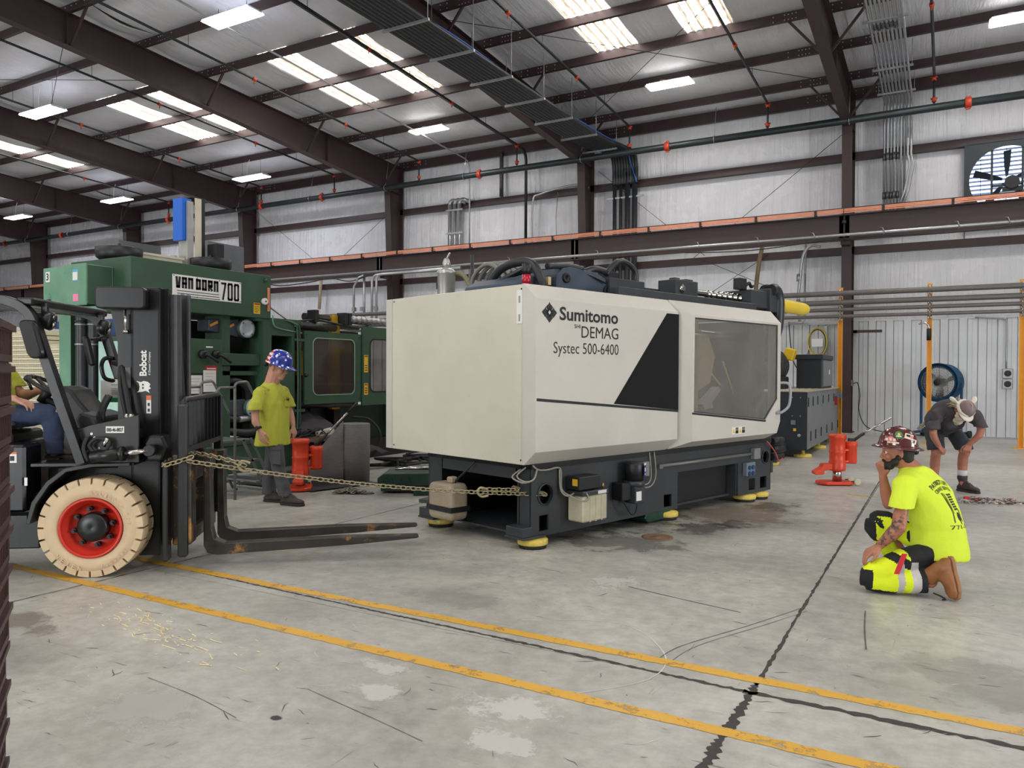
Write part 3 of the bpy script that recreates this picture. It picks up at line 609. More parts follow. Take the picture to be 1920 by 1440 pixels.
# wall exhaust fan
t=thing('exhaust_fan','big exhaust fan in the wall at top right, round opening over lit louvres','fan',((FX0+FX1)/2,22.4,6.375))
h=(FX1-FX0)/2; H=(FZ1-FZ0)/2
M_FANB=mat('fan_housing',(52,58,62),.5,.3,.15,4)
n=48; circ=[(.8*math.cos(2*PI*i/n),.8*math.sin(2*PI*i/n)) for i in range(n)]
sq=[(max(-h,min(h,1.6*math.cos(2*PI*i/n))),max(-H,min(H,1.6*math.sin(2*PI*i/n)))) for i in range(n)]
MB().ring(sq,circ,(0,0,0),(1,0,0),(0,0,1),(0,.015,0)).build('orifice_panel',M_FANB,t)
MB().ring(rect_like(-h-.04,h+.04,-H-.04,H+.04,2),rect_like(-h,h,-H,H,2),(0,-.02,0),(1,0,0),(0,0,1),(0,.34,0)).build('housing',M_FANB,t)
M_LOUV=mat('louvre_blade',(140,146,160),.45,.3,.1)
for i in range(17):
    z=-H+.05+i*(2*H-.05)/17; MB().add([(-h,.32,z),(h,.32,z),(h,.37,z-.035),(-h,.37,z-.035),(-h,.323,z+.004),(h,.323,z+.004),(h,.373,z-.031),(-h,.373,z-.031)],[(0,1,2,3),(4,5,6,7),(0,1,5,4),(2,3,7,6),(0,3,7,4),(1,2,6,5)]).build('louvre_blade',M_LOUV,t)
for x in (-.55,0,.5): MB().bar((x,.29,-H),(x,.29,H),.012).build('louvre_rod',M_BLACK,t)
MB().bar((-.32,.06,-H),(-.32,.06,H),.05).bar((.32,.06,-H),(.32,.06,H),.05).bar((-.32,.06,-.15),(.32,.06,-.15),.05).build('motor_bracket',M_FANB,t)
MB().cyl((.1,-.05,-.1),(.1,.25,-.1),.16,n=16).bx(-.1,.3,.0,.12,-.32,-.2).build('motor',M_BLACK,t)
for k in range(5):
    a=2*PI*k/5+.3; b=MB(); vs=[]
    for r_,w_ in ((.1,.06),(.4,.16),(.74,.2)):
        for sg in (-1,1): an=a+sg*w_/r_*.4; vs.append((r_*math.cos(an),.2+.05*sg,r_*math.sin(an)))
    b.add(vs,[(0,1,3,2),(2,3,5,4)],True).build('blade',M_FANB,t)
# wall odds and ends
t=thing('power_outlet','grey double round receptacle box on the ribbed wall at right','outlet',(1.3,22.58,1.46))
for z in (-.13,.13): MB().bx(-.11,.11,-.1,.04,z-.12,z+.12).build('box',M_STEEL,t,bev=.01); MB().lathe([(.075,0),(.075,.03),(.05,.03)],(0,-.1,z),(0,-1,0),16).build('socket',M_BLACK,t)
MB().tube(smooth_path([(-.03,-.02,.26),(-.03,-.02,1.35),(-.08,-.02,1.47),(-.2,-.02,1.5),(-.7,-.02,1.54)],4),.02,8).build('conduit_pipe',M_STEEL,t)
t=thing('extension_cord','coiled yellow and black cord hung around a white plate on the wall','cord',(-3.1,22.48,2.42))
M_YCORD=mat('yellow_cord',(206,190,96),.5); 
for k in range(5):
    MB().tube([( (.2+.012*k)*math.cos(2*PI*i/28)+.01*math.sin(k*2.1),-.03-.018*k,(.34+.014*k)*math.sin(2*PI*i/28)+.01*math.cos(k*1.7)) for i in range(28)],.013,6,True).build('coil',M_YCORD if k!=2 else M_RUB,t)
MB().bx(-.14,.15,-.14,-.12,-.12,.1).build('plate',M_WHITE,t,bev=.004); MB().bx(.16,.24,-.02,.05,-.5,.45).build('hanger_board',M_STEEL,t)
MB().tube(smooth_path([(-.2,-.05,-.1),(-.28,-.05,-.45),(-.36,-.04,-.7)],5),.012,6).build('cord_end',M_RUB,t)
MB().bx(-2.24,-1.5,22.3,22.36,2.66,2.73).bx(-2.2,-2.1,22.3,22.6,2.66,2.73).build('wall_bracket',M_MAROON,label='maroon bracket arm sticking out right of the right column',cat='bracket')
t=thing('column_cord','black cord from the outlet on the right column to the floor','cord',(-2.17,22.3,1.3))
MB().bx(-.07,.0,.02,.08,-.06,.1).build('outlet_box',M_STEEL,t); MB().tube(smooth_path([(0,.0,.0),(.1,-.02,.02),(.16,-.02,-.3),(.14,-.02,-.7),(.3,-.05,-1.1),(.7,-.1,-1.24),(1.5,-.2,-1.288),(2.6,-.5,-1.288)],6),.012,6).build('cord',M_RUB,t)
conduit('hanging_wire','black wire hanging down the wall right of the press',smooth_path([(-3.85,22.4,3.0),(-3.8,22.4,2.4),(-3.7,22.3,1.9),(-3.5,22.1,1.6)],5),.014,'wire',M_RUB)
# ---------------------------------------------------------------- toe jacks
def toe_jack(label,loc,rz,pump,ext,hand):
    t=thing('toe_jack',label,'jack',loc,rz,'orange hydraulic toe jacks')    # +x is the toe direction
    MB().prism([(-.2,-.1),(-.12,-.15),(.2,-.15),(.28,-.08),(.28,.08),(.2,.15),(-.12,.15),(-.2,.1)],(0,0,.012),(1,0,0),(0,1,0),(0,0,.04)).build('base_plate',M_ORANGE,t,bev=.008)
    MB().cyl((0,0,.052),(0,0,ext+.05),.062,n=20).build('ram',M_CHROME,t)
    z=ext
    MB().lathe([(.108,z),(.112,z+.03),(.112,z+.13),(.105,z+.14),(.105,z+.24),(.112,z+.26),(.112,z+.27),(.105,z+.28),(.105,z+.44),(.118,z+.45),(.122,z+.47),(.122,z+.5),(.1,z+.51)],(0,0,0),(0,0,1),26).build('body',M_ORANGE,t)
    MB().prism([(.08,z+.02),(.2,z+.0),(.2,z-.05),(.32,z-.06),(.34,z-.04),(.34,z-.01),(.24,z+.05),(.22,z+.1),(.08,z+.1)],(0,-.06,0),(1,0,0),(0,0,1),(0,.12,0)).build('toe',M_ORANGE,t,bev=.008)
    px,py=pump
    MB().lathe([(.075,z+.1),(.08,z+.12),(.08,z+.33),(.088,z+.35),(.088,z+.4),(.06,z+.41)],(px,py,0),(0,0,1),20).build('pump',M_ORANGE,t)
    MB().bx(-.06,.06,-.05,.05,-.012,.012).build('link',M_ORANGE,t,loc=(px*.55,py*.55,z+.29),rot=(0,0,math.atan2(py,px)))
    MB().bx(-.06,.06,-.05,.05,-.012,.012).build('link',M_ORANGE,t,loc=(px*.55,py*.55,z+.13),rot=(0,0,math.atan2(py,px)))
    b=V((px,py,z+.42)); d=V(hand).normalized()
    MB().box(b+V((0,0,.0)),(.07,.06,.06)).cyl(b+V((0,0,-.02)),b+d*.2,.022,n=10).build('handle_socket',M_BLACK,t)
    MB().cyl(b+d*.12,b+d*.62,.014,n=10).build('handle',M_CHROME,t)
    if hand[2]>.8: MB().cyl(b+d*.6,b+d*.78,.018,n=10).build('handle_grip',M_BLACK,t)
    for yy in (-.1,.1): MB().lathe([(.03,-.02),(.05,-.015),(.05,.015),(.03,.02)],(-.24,yy,.05),(0,1,0),16).build('wheel',mat('cream_wheel',(196,186,160),.5) if 'cream_wheel' not in bpy.data.materials else bpy.data.materials['cream_wheel'],t)
    MB().bar((-.16,-.1,.05),(-.24,-.1,.05),.03).bar((-.16,.1,.05),(-.24,.1,.05),.03).build('axle_arm',M_BLACK,t)
    return t
cr=math.atan2(-.49,-.87)
toe_jack('orange toe jack standing alone on the floor before the right yellow posts',(-1.33,11.62,0),cr,(-.2,-.02),.2,(-1,.15,.62))
toe_jack('orange toe jack behind the young worker, beside the grey mat roll',(-7.42,7.42,0),R(-50),(-.06,.2),.16,(.1,1,1.05))
# ---------------------------------------------------------------- grey mat roll, dark mat
M_FELT=mat('grey_felt',(116,113,114),.95,0,.12,12,bump=.5,bscale=60,stretch=(1,1,4))
M_FELTD=mat('dark_felt',(58,56,60),.95,0,.14,10,bump=.4,bscale=50)
t=thing('mat_roll','tall roll of grey absorbent mat standing on end, loose sheet trailing left','roll',(-7.27,8.32,0),R(30))
MB().lathe([(.07,.0),(.205,.0),(.21,.4),(.212,.82),(.2,.83),(.06,.83),(.055,.8)],(0,0,0),(0,0,1),40).build('roll_body',M_FELT,t)
b=MB(); vs=[];fs=[];N=14
for i in range(N+1):
    u=i/N; x=-.12-.62*u; y=-.2+.1*u*u+.04*math.sin(u*4); top=.82*(1-u)**1.05*1.0+.06
    for k in range(5): vs.append((x-.03*k*u,y+.02*math.sin(k+u*5),(.0+top*k/4)))
for i in range(N):
    for k in range(4): q=i*5+k; fs.append((q,q+1,q+6,q+5))
o=b.add(vs,fs,True).build('loose_sheet',M_FELT,t); sm=o.modifiers.new('s','SOLIDIFY'); sm.thickness=.006
b=MB(); vs=[];fs=[];N=10
for i in range(N+1):
    for k in range(7): vs.append((-8.55+1.45*i/N+.25*k/6,7.3+1.05*k/6,.012+.012*abs(math.sin(i*1.3+k))))
for i in range(N):
    for k in range(6): q=i*7+k; fs.append((q,q+1,q+8,q+7))
o=b.add(vs,fs,True).build('floor_mat',M_FELTD,label='dark grey felt mat lying on the floor behind the young worker',cat='mat'); sm=o.modifiers.new('s','SOLIDIFY'); sm.thickness=.006
# ---------------------------------------------------------------- machinery skates
M_SKATE=mat('skate_green',(22,56,44),.42,0,.14,6)
t=thing('machinery_skate','dark green steering machinery skate with a silver bar, lying beside the press','skate',(-6.1,8.05,0),R(29))
MB().prism([(-.38,.1),(-.38,.2),(-.3,.26),(.34,.27),(.38,.22),(.38,.1)],(0,-.25,0),(1,0,0),(0,0,1),(0,.5,0)).build('frame',M_SKATE,t,bev=.01)
MB().bx(-.34,.36,-.22,.22,.03,.1).build('underframe',M_SKATE,t)
for x in (-.2,.02): MB().ring([(-.08,0),(.08,0),(.05,.09),(-.05,.09)],[(-.055,.015),(.055,.015),(.035,.075),(-.035,.075)],(x-.05,-.252,.13),(1,0,0),(0,0,1),(0,-.012,0)).build('lifting_pocket',M_SKATE,t)
MB().cyl((-.18,-.05,.3),(.42,.0,.3),.022,n=10).build('bar',M_CHROME,t)
for x in (-.2,.2):
    for y in (-.15,.15): MB().cyl((x-.06,y,.05),(x+.06,y,.05),.05,n=14).build('roller',M_BLACK,t)
b=MB(); b.bar((.1,-.38,.03),(.75,-.3,.03),.05,.04).bar((.12,-.38,.03),(.55,.1,.05),.05,.04).bar((.75,-.3,.03),(.5,.12,.05),.05,.04); b.build('steering_frame',M_SKATE,t)
t=thing('machinery_skate','small dark green lozenge machinery skate jammed under the press base','skate',(-2.72,7.75,0),R(73),'x'); del t['group']
MB().prism([(-.24,.06),(-.19,.015),(.19,.015),(.24,.06),(.2,.115),(-.2,.115)],(0,-.12,0),(1,0,0),(0,0,1),(0,.24,0)).build('frame',M_SKATE,t,bev=.008)
for x in (-.1,.1): MB().cyl((x,-.1,.035),(x,.1,.035),.033,n=12).build('roller',M_BLACK,t)
# ---------------------------------------------------------------- loose chain on the floor
M_CHAIN=mat('chain_steel',(158,146,116),.42,.5,.2,30,wear=(96,76,54),ws=30,wt=.6)
M_CHAIND=mat('chain_dark',(128,122,112),.4,.5,.2,30)
def link_mesh(L=.052,w=.034,r=.0052):
    pts=[(L/2-w/2+w/2*math.cos(a),w/2*math.sin(a),0) for a in [R(-90+30*i) for i in range(7)]]
    pts+=[(-L/2+w/2-w/2*math.cos(a),w/2*math.sin(a),0) for a in [R(90-30*i) for i in range(7)]]
    return MB().tube(pts,r,6,True)
LK=link_mesh().mesh('link'); LK.materials.append(M_CHAIN)
t=thing('chain_pile','heap of loose dark steel chain on the floor right of the young worker','chain',(-6.62,7.5,0),R(29))
LD=link_mesh(.06,.042,.0065).mesh('link_dark'); LD.materials.append(M_CHAIND)
for i in range(110):
    x=rnd.gauss(0,.11); y=rnd.gauss(0,.055); o=bpy.data.objects.new('link',LD); COL.objects.link(o); o.parent=t
    hh=max(0,.055*(1-abs(x)/.26)); o.location=(max(-.27,min(.27,x)),y,.012+hh*rnd.random()); o.rotation_euler=(rnd.uniform(-1.2,1.2)*(.2+hh*12),rnd.uniform(-.4,.4),rnd.uniform(0,6.3))
# ---------------------------------------------------------------- rolling ladder
M_GREYM=mat('ladder_grey',(118,120,122),.42,.4,.12,8)
t=thing('rolling_ladder','grey steel step ladder with tubular handrails beside the green machine','ladder',(-7.48,6.4,0),0)
for x in (0,-.62):
    MB().tube([(x,0,.0),(x,0,1.36)]+arc((x,.06,1.36),.06,180,90,4,(0,1,0),(0,0,1))+[(x,.16,1.43)]+arc((x,.16,1.38),.05,90,25,3,(0,1,0),(0,0,1))+[(x,.42,1.05),(x,.44,1.0)],.016,8).build('handrail',M_GREYM,t)
    MB().bar((x,.24,.73),(x,.62,.06),.02,.035).build('stringer',M_GREYM,t)
    MB().bar((x,.12,.72),(x,.5,.03),.02,.03).build('stringer',M_GREYM,t)
    MB().tube([(x,.0,1.36),(x,-.22,1.36),(x,-.28,1.3),(x,-.3,.75)],.016,8).build('handrail',M_GREYM,t)
    MB().bar((x,-.3,.75),(x,-.3,.03),.025).build('leg',M_GREYM,t)
for y0,y1,z in ((-.3,.22,.73),(.16,.38,.47),(.32,.54,.2)): MB().bx(-.63,.01,y0,y1,z-.03,z).build('step',M_GREYM,t,bev=.004)
MB().bar((0,.0,.08),(-.62,0,.08),.025).build('cross_bar',M_GREYM,t); MB().bar((0,.5,.05),(-.62,.5,.05),.025).build('cross_bar',M_GREYM,t)
for x in (0,-.62): MB().cyl((x,.55,.035),(x,.55,.0),.02,n=8).build('foot',M_RUB,t)
# ---------------------------------------------------------------- crate stack at the left edge
M_CRATE=mat('maroon_crate',(62,38,38),.5,0,.15,5)
def crate(loc,rz,lab):
    t=thing('plastic_crate',lab,'crate',loc,rz,'stacked maroon crates')
    W_,D_,H_=.6,.4,.143
    for s in (0,1):
        x=s*(W_-.014); MB().ring(rect_like(0,D_,.006,H_,1),rect_like(.03,D_-.03,.03,H_-.035,1),(-W_+x,0,0),(0,1,0),(0,0,1),(.014,0,0)).build('end_wall',M_CRATE,t)
        for k in range(9): MB().bx(-W_+x+.003,-W_+x+.011,.035+k*.04,.043+k*.04,.02,H_-.03).build('slat',M_CRATE,t)
        y=s*(D_-.014); MB().ring(rect_like(-W_,0,.006,H_,1),rect_like(-W_+.04,-.04,.03,H_-.035,1),(0,y,0),(1,0,0),(0,0,1),(0,.014,0)).build('side_wall',M_CRATE,t)
        for k in range(6): MB().bx(-W_+.08+k*.085,-W_+.1+k*.085,y+.003,y+.011,.02,H_-.03).build('slat',M_CRATE,t)
    MB().bx(-W_+.01,-.01,.01,D_-.01,.0,.012).build('bottom',M_CRATE,t)
    MB().ring(rect_like(-W_-.012,.012,-.012,D_+.012,1),rect_like(-W_,0,0,D_,1),(0,0,H_-.03),(1,0,0),(0,1,0),(0,0,.022)).build('rim',M_CRATE,t)
    return t
ORD=['topmost','second from top','third from top','fourth from top','fifth from top','sixth from top','seventh from top','eighth from top','ninth from top','tenth from top','eleventh from top','bottom']
for i in range(12):
    z=(11-i)*.1432
    crate((-2.58+rnd.uniform(-.003,.003)-.006*i,1.29,z),R(57+rnd.uniform(-.6,.6)),'dark maroon plastic crate, %s of the stack at the left edge'%ORD[i])
# ---------------------------------------------------------------- litter
M_LIT=[mat('litter_'+n,c,.6,0,.1) for n,c in (('red',(190,50,50)),('white',(210,206,200)),('black',(40,38,38)),('brown',(120,86,60)),('grey',(130,128,126)))]
t=MB()
for i in range(260):
    x=rnd.gauss(0,.28); y=rnd.gauss(0,.1); a=rnd.uniform(0,6.3); L=rnd.uniform(.03,.12); z=.006+.03*math.exp(-x*x*8)*rnd.random()
    t.c=rnd.choice([0,1,1,2,2,3,4,4]); p=V((x,y,z)); d=V((math.cos(a),math.sin(a),rnd.uniform(-.05,.15)))*L/2
    t.tube([p-d,p+V((rnd.uniform(-.015,.015),rnd.uniform(-.015,.015),.006)),p+d],rnd.uniform(.002,.005),5)
for i in range(24): t.c=rnd.choice([1,1,3,4]); t.box((rnd.gauss(0,.25),rnd.gauss(0,.08),.012),(.05,.03,.018),Mx.Rotation(rnd.uniform(0,3),3,'Z'))
t.c=0; t.box((-.2,.05,.03),(.06,.05,.05))
t.build('debris_heap',M_LIT,None,'heap of cut wires and scraps swept together before the bending man','debris',kind='stuff',loc=(.43,10.95,0),rot=(0,0,R(20)))
M_WOOD=mat('wood_splinter',(232,216,178),.7,0,.2,8)
t=MB()
for (x,y,n_,sp) in ((-4.25,2.95,60,.3),(-3.65,2.88,46,.28),(-4.5,3.05,16,.2)):
    for i in range(n_):
        p=V((x+rnd.gauss(0,sp),y+rnd.gauss(0,.08),.004)); a=R(rnd.gauss(-12,16)); d=V((math.cos(a),math.sin(a),0))*rnd.uniform(.01,.07)*rnd.random(); t.bar(p-d,p+d,rnd.uniform(.002,.008),.003)
t.build('wood_splinters',M_WOOD,None,'pale wood splinters scattered on the concrete before the forklift wheel','debris',kind='stuff')
M_RUST=mat('rusty_plate',(128,100,78),.7,.3,.2,14)
t=thing('floor_plug','round rusty anchor plate set in the floor beside the press','floor plate',(-2.37,6.98,0))
MB().lathe([(.15,0),(.15,.004),(.12,.005),(.11,.002),(.04,.002),(.035,.008),(.0,.008)],(0,0,0),(0,0,1),30).build('plate',M_RUST,t)
# ================================================================ the press (moulding machine) being moved
def fit_text(s,name,mtl,parent,o,ux,uy,w,h,bold=0,ext=.0012,label=None,base_h=None):
    """lettering scaled so that its box is w wide and its capitals h tall, baseline-left at o"""
    cu=bpy.data.curves.new(name,'FONT'); cu.body=s; cu.size=1; cu.offset=bold; cu.resolution_u=3; cu.extrude=0
    t=bpy.data.objects.new(name,cu); COL.objects.link(t); dg=bpy.context.evaluated_depsgraph_get()
    me=bpy.data.meshes.new_from_object(t.evaluated_get(dg)); bpy.data.objects.remove(t)
    xs_=[v.co.x for v in me.vertices]; k=w/(max(xs_)-min(xs_)); x0=min(xs_)
    hh=h/.695; ux,uy=V(ux).normalized(),V(uy).normalized(); n=ux.cross(uy); o=V(o)
    for v in me.vertices: v.co=o+ux*(v.co.x-x0)*k+uy*v.co.y*hh+n*ext
    me.materials.clear(); me.materials.append(mtl)
    ob=bpy.data.objects.new(name,me); COL.objects.link(ob); ob.parent=parent
    return ob
def plate(parent,name,mtl,x0,x1,z0,z1,holes,o,ux,uy,d,bev=.003):
    """flat plate with rectangular or round holes, cut on a grid"""
    xs=sorted({x0,x1,*[v for h in holes for v in h[:2]]}); zs=sorted({z0,z1,*[v for h in holes for v in h[2:4]]})
    b=MB(); o,ux,uy,d=V(o),V(ux),V(uy),V(d)
    for i in range(len(xs)-1):
        for j in range(len(zs)-1):
            cx,cz=(xs[i]+xs[i+1])/2,(zs[j]+zs[j+1])/2
            hit=[h for h in holes if h[0]<cx<h[1] and h[2]<cz<h[3]]
            if hit: continue
            b.prism([(xs[i],zs[j]),(xs[i+1],zs[j]),(xs[i+1],zs[j+1]),(xs[i],zs[j+1])],o,ux,uy,d)
    for h in holes:
        if len(h)>4:
            n=32; cx,cz,r=(h[0]+h[1])/2,(h[2]+h[3])/2,(h[1]-h[0])/2
            q=[(max(-1,min(1,1.6*math.cos(2*PI*i/n))),max(-1,min(1,1.6*math.sin(2*PI*i/n)))) for i in range(n)]
            b.ring([(cx+r*a,cz+r*c) for a,c in q],[(cx+r*.98*math.cos(2*PI*i/n),cz+r*.98*math.sin(2*PI*i/n)) for i in range(n)],o,ux,uy,d)
    return b.build(name,mtl,parent)
M_CREAM=mat('cream_enamel',(206,201,186),.42,0,.05,1.6,wear=(176,168,150),ws=2.2,wt=.66)
M_CREAM2=mat('light_enamel',(200,195,186),.4,0,.05,1.8,wear=(178,172,162),ws=3,wt=.68)
M_DGREY=mat('charcoal_enamel',(50,54,58),.45,0,.12,3,wear=(72,76,80),ws=5,wt=.7)
M_DARK=mat('machine_black',(14,14,16),.6,0,.1)
M_TINT=mat('tinted_pane',(10,11,14),.06,0,0,spec=.6)
M_INK=mat('black_print',(22,20,26),.5,0,0)
M_CAST=mat('blue_grey_casting',(62,74,90),.5,.1,.15,6)
M_PADY=mat('yellow_pad',(222,196,92),.6,0,.15,14,wear=(240,236,220),ws=9,wt=.6)
M_JUG=mat('tan_plastic',(152,138,118),.5,0,.15,6,wear=(110,92,72),ws=5,wt=.62)
M_CLOUD=mat('cloudy_plastic',(198,190,164),.45,0,.14,7,wear=(140,128,100),ws=9,wt=.64)
M_LABELW=mat('white_label',(226,226,222),.5,0,.03)
M_LABELY=mat('yellow_label',(222,178,40),.5,0,.05)
M_LABELB=mat('blue_label',(30,44,120),.4,0,0)
def pane(name,c,a,rough=.05):
    m=bpy.data.materials.new(name); m.use_nodes=True; nt=m.node_tree; L=nt.links; b=nt.nodes['Principled BSDF']
    b.inputs['Base Color'].default_value=rgb(*c); b.inputs['Roughness'].default_value=rough
    n=nd(nt,'ShaderNodeTexNoise'); n.inputs['Scale'].default_value=2.5; n.inputs['Detail'].default_value=6
    tc=nd(nt,'ShaderNodeTexCoord'); L.new(tc.outputs['Object'],n.inputs['Vector'])
    r=nd(nt,'ShaderNodeMapRange'); r.inputs['To Min'].default_value=max(0,a-.15); r.inputs['To Max'].default_value=min(1,a+.15); L.new(n.outputs['Fac'],r.inputs['Value']); L.new(r.outputs[0],b.inputs['Alpha'])
    return m
M_PANE=pane('scuffed_window',(150,146,138),.33)
P=thing('moulding_press','white and charcoal injection moulding press on yellow pads in the middle of the hall','machine',(-3.16,5.92,0),R(72.956))
# base frame ------------------------------------------------------------------------------
U,W_=(1,0,0),(0,0,1)
plate(P,'base_side_plate',M_DGREY,0,2.22,.1,.78,[(.1,.22,.145,.285),(1.97,2.11,.14,.27),(.085,.265,.38,.56,1)],(0,0,0),U,W_,(0,.022,0))
plate(P,'base_side_plate',M_DGREY,2.22,4.24,.1,.78,[(2.22,3.46,.1,.49),(3.71,3.86,.14,.28),(3.98,4.14,.14,.28),(4.03,4.17,.45,.59,1)],(0,0,0),U,W_,(0,.022,0))
plate(P,'base_side_plate',M_DGREY,0,4.24,.1,.78,[(2.22,3.46,.1,.49)],(0,1.46,0),U,W_,(0,.022,0))
for v0 in (0.0,1.26): 
    MB().bx(0,.02,v0+.001,v0+.18 if v0<1 else 1.48,.1,.73).build('base_end_plate',M_DGREY,P,bev=.003)
    MB().bx(.3,.32,v0+.02,v0+.2,.1,.73).build('web_plate',M_DGREY,P)
MB().bx(0,4.24,.14,.16,.1,.73).build('inner_web',M_DARK,P); MB().bx(0,2.2,1.26,1.28,.1,.73).build('inner_web',M_DARK,P)
MB().bx(.02,2.2,.16,1.26,.1,.115).build('bottom_plate',M_DGREY,P); MB().bx(2.2,3.5,.1,1.46,.1,.125).build('bottom_plate',M_DGREY,P)
MB().bx(0,4.24,-.01,1.49,.70,.75).build('top_plate',M_DARK,P); MB().bx(1.6,1.63,.16,1.26,.1,.72).build('bulkhead',M_DARK,P)
MB().bx(2.22,2.24,.02,1.46,.1,.5).build('leg_plate',M_DGREY,P); MB().bx(3.44,3.46,.02,1.46,.1,.5).build('leg_plate',M_DGREY,P); MB().bx(4.22,4.24,0,1.48,.1,.72).build('leg_plate',M_DGREY,P)
MB().lathe([(.088,0),(.1,.0),(.1,.012),(.088,.012)],(.175,0,.47),(0,-1,0),28,ends=False).build('hole_rim',M_DGREY,P); MB().lathe([(.075,0),(.088,.0),(.088,.012),(.075,.012)],(4.1,0,.52),(0,-1,0),28,ends=False).build('hole_rim',M_DGREY,P)
MB().cyl((.175,.1,.47),(.175,.14,.47),.12,n=20).build('hole_back',M_DARK,P)
for v0 in (-.02,1.26): MB().bx(-.12,.0,v0,v0+.22,.115,.2).bx(-.12,.16,v0-.01,v0+.24,.095,.115).build('foot_bracket',M_DGREY,P,bev=.005)
for u_,v_ in ((.08,.06),(.08,1.38),(2.08,.06),(2.08,1.38),(3.75,.08),(4.06,.08),(3.75,1.4)):
    q=MB().lathe([(.12,0),(.125,.01),(.125,.03),(.11,.035)],(u_,v_,0),(0,0,1),28).build('foot_rubber',M_RUB,P)
    MB().lathe([(.13,.032),(.137,.04),(.137,.075),(.125,.085),(.03,.09),(.03,.1)],(u_,v_,0),(0,0,1),28).build('foot_pad',M_PADY,P)
# covers ----------------------------------------------------------------------------------
MB().bx(-.1,-.075,.012,1.982,.75,2.32).build('end_cover',M_CREAM,P,bev=.004)
MB().bx(-.1,-.075,1.99,2.1,.75,2.32).bx(-.075,.1,2.08,2.1,.75,2.32).build('corner_strip',M_CREAM2,P,bev=.004)
MB().bx(-.106,-.1,.018,.085,1.98,2.27).build('tape_label',M_LABELW,P)
for z0,z1 in ((2.16,2.22),(2.0,2.06)): MB().bx(-.1075,-.106,.04,.06,z0,z1).build('label_print',mat('grey_print',(150,146,136),.6,0,0) if z0>2.1 else bpy.data.materials['grey_print'],P)
for v_,z_ in ((.03,2.28),(1.95,2.29),(1.95,.79),(.03,.79)): MB().cyl((-.104,v_,z_),(-.098,v_,z_),.008,n=8).build('screw',M_BLACK,P)
# fixed side cover: bevelled above and below
s=-.15; prof=[(-.005,2.325),(s,2.19),(s,.87),(-.005,.75),(.03,.75),(.03,2.325)]
MB().prism(prof,(-.1,0,0),(0,1,0),(0,0,1),(2.09,0,0)).build('side_cover',M_CREAM2,P,bev=.003)
# sliding door with its window
D=MB(); sd=-.235
fo=[(2.13,2.165),(4.02,2.165),(4.02,.98),(3.94,.84),(2.13,.84)]; fi=[(2.17,2.14),(3.95,2.14),(3.95,1.25),(3.665,1.01),(2.16,1.145)]
D.ring(fo,fi,(0,sd,0),U,W_,(0,.03,0))
back=[(2.0,2.325),(4.15,2.325),(4.15,.93),(4.02,.755),(2.0,.755)]
vs=[(a,sd+.001,c) for a,c in fo]+[(a,-.03,c) for a,c in back]; D.add(vs,[(i,(i+1)%5,5+(i+1)%5,5+i) for i in range(5)])
vs=[(a,-.03,c) for a,c in back]+[(a,.0,c) for a,c in back]; D.add(vs,[(i,(i+1)%5,5+(i+1)%5,5+i) for i in range(5)])
door=D.build('sliding_door',M_CREAM2,P)
MB().prism(fi,(0,sd+.014,0),U,W_,(0,.006,0)).build('window_pane',M_PANE,door,label='scuffed clear window pane')
k=.012; fi2=[(2.17+k,2.14-k),(3.95-k,2.14-k),(3.95-k,1.25+k*.4),(3.66-k,1.01+k),(2.16+k,1.145+k)]
MB().ring(fi,fi2,(0,sd+.008,0),U,W_,(0,.016,0)).build('window_seal',M_DGREY,door)
MB().bx(3.515,3.53,sd+.022,sd+.04,1.05,2.13).build('window_mullion',M_DGREY,door)
MB().tube(smooth_path([(4.06,sd+.06,1.44),(4.13,sd-.03,1.44),(4.15,sd-.06,1.38),(4.15,sd-.06,1.24),(4.1,sd-.06,1.15),(3.96,sd-.05,1.09),(3.92,sd,1.08)],5),.017,8).build('door_handle',mat('grey_handle',(150,152,158),.4,.2),door)
def tri_label(u_,z_,w,h):
    o=MB().bx(u_,u_+w,sd-.002,sd,z_,z_+h).build('warning_label',M_LABELW,door); 
    MB().prism([(.01,.012),(w*.45,.012),(w*.22,h-.015)],(u_,sd-.003,z_),U,W_,(0,.001,0)).build('warning_triangle',M_LABELY,door)
    MB().bx(u_+w*.52,u_+w-.004,sd-.003,sd,z_+h*.55,z_+h-.006).build('warning_text',mat('olive_print',(120,110,50),.6,0,0) if 'olive_print' not in bpy.data.materials else bpy.data.materials['olive_print'],door)
    MB().bx(u_+w*.52,u_+w-.004,sd-.003,sd,z_+.006,z_+h*.52).build('warning_text',M_INK,door)
for u_ in (2.92,3.06): tri_label(u_,.875,.135,.08)
# dark pane, stripe, lettering
MB().prism([(.945,1.262),(2.0,1.172),(2.0,2.165),(1.79,2.165)],(0,s-.003,0),U,W_,(0,.003,0)).build('tinted_pane',M_TINT,P,label='dark tinted pane tapering to the lower left')
MB().prism([(.99,1.275),(1.97,1.19),(1.97,2.14),(1.80,2.14)],(0,s-.0035,0),U,W_,(0,.001,0)).build('tinted_inner_pane',M_TINT,P)
MB().prism([(-.09,1.31),(2.0,1.150),(2.0,1.172),(-.09,1.335)],(0,s-.002,0),U,W_,(0,.002,0)).build('stripe',M_INK,P)
MB().prism([(2.13,1.125),(3.66,.985),(3.68,1.005),(2.13,1.145)],(0,sd-.002,0),U,W_,(0,.002,0)).build('stripe',M_INK,door)
b=MB(); cx,cz=.062,2.075
for a,c in ((0,.044),(0,-.044),(.05,0),(-.05,0)):
    w,h=.044,.05; b.prism([(a-w,c),(a-w*.55,c+h*.42),(a-w*.4,c+h*.42),(a,c+h*.9) ,(a+w*.4,c+h*.42),(a+w*.55,c+h*.42),(a+w,c),(a+w*.55,c-h*.42),(a,c-h*.9),(a-w*.55,c-h*.42)],(cx,s-.002,cz),U,W_,(0,.002,0))
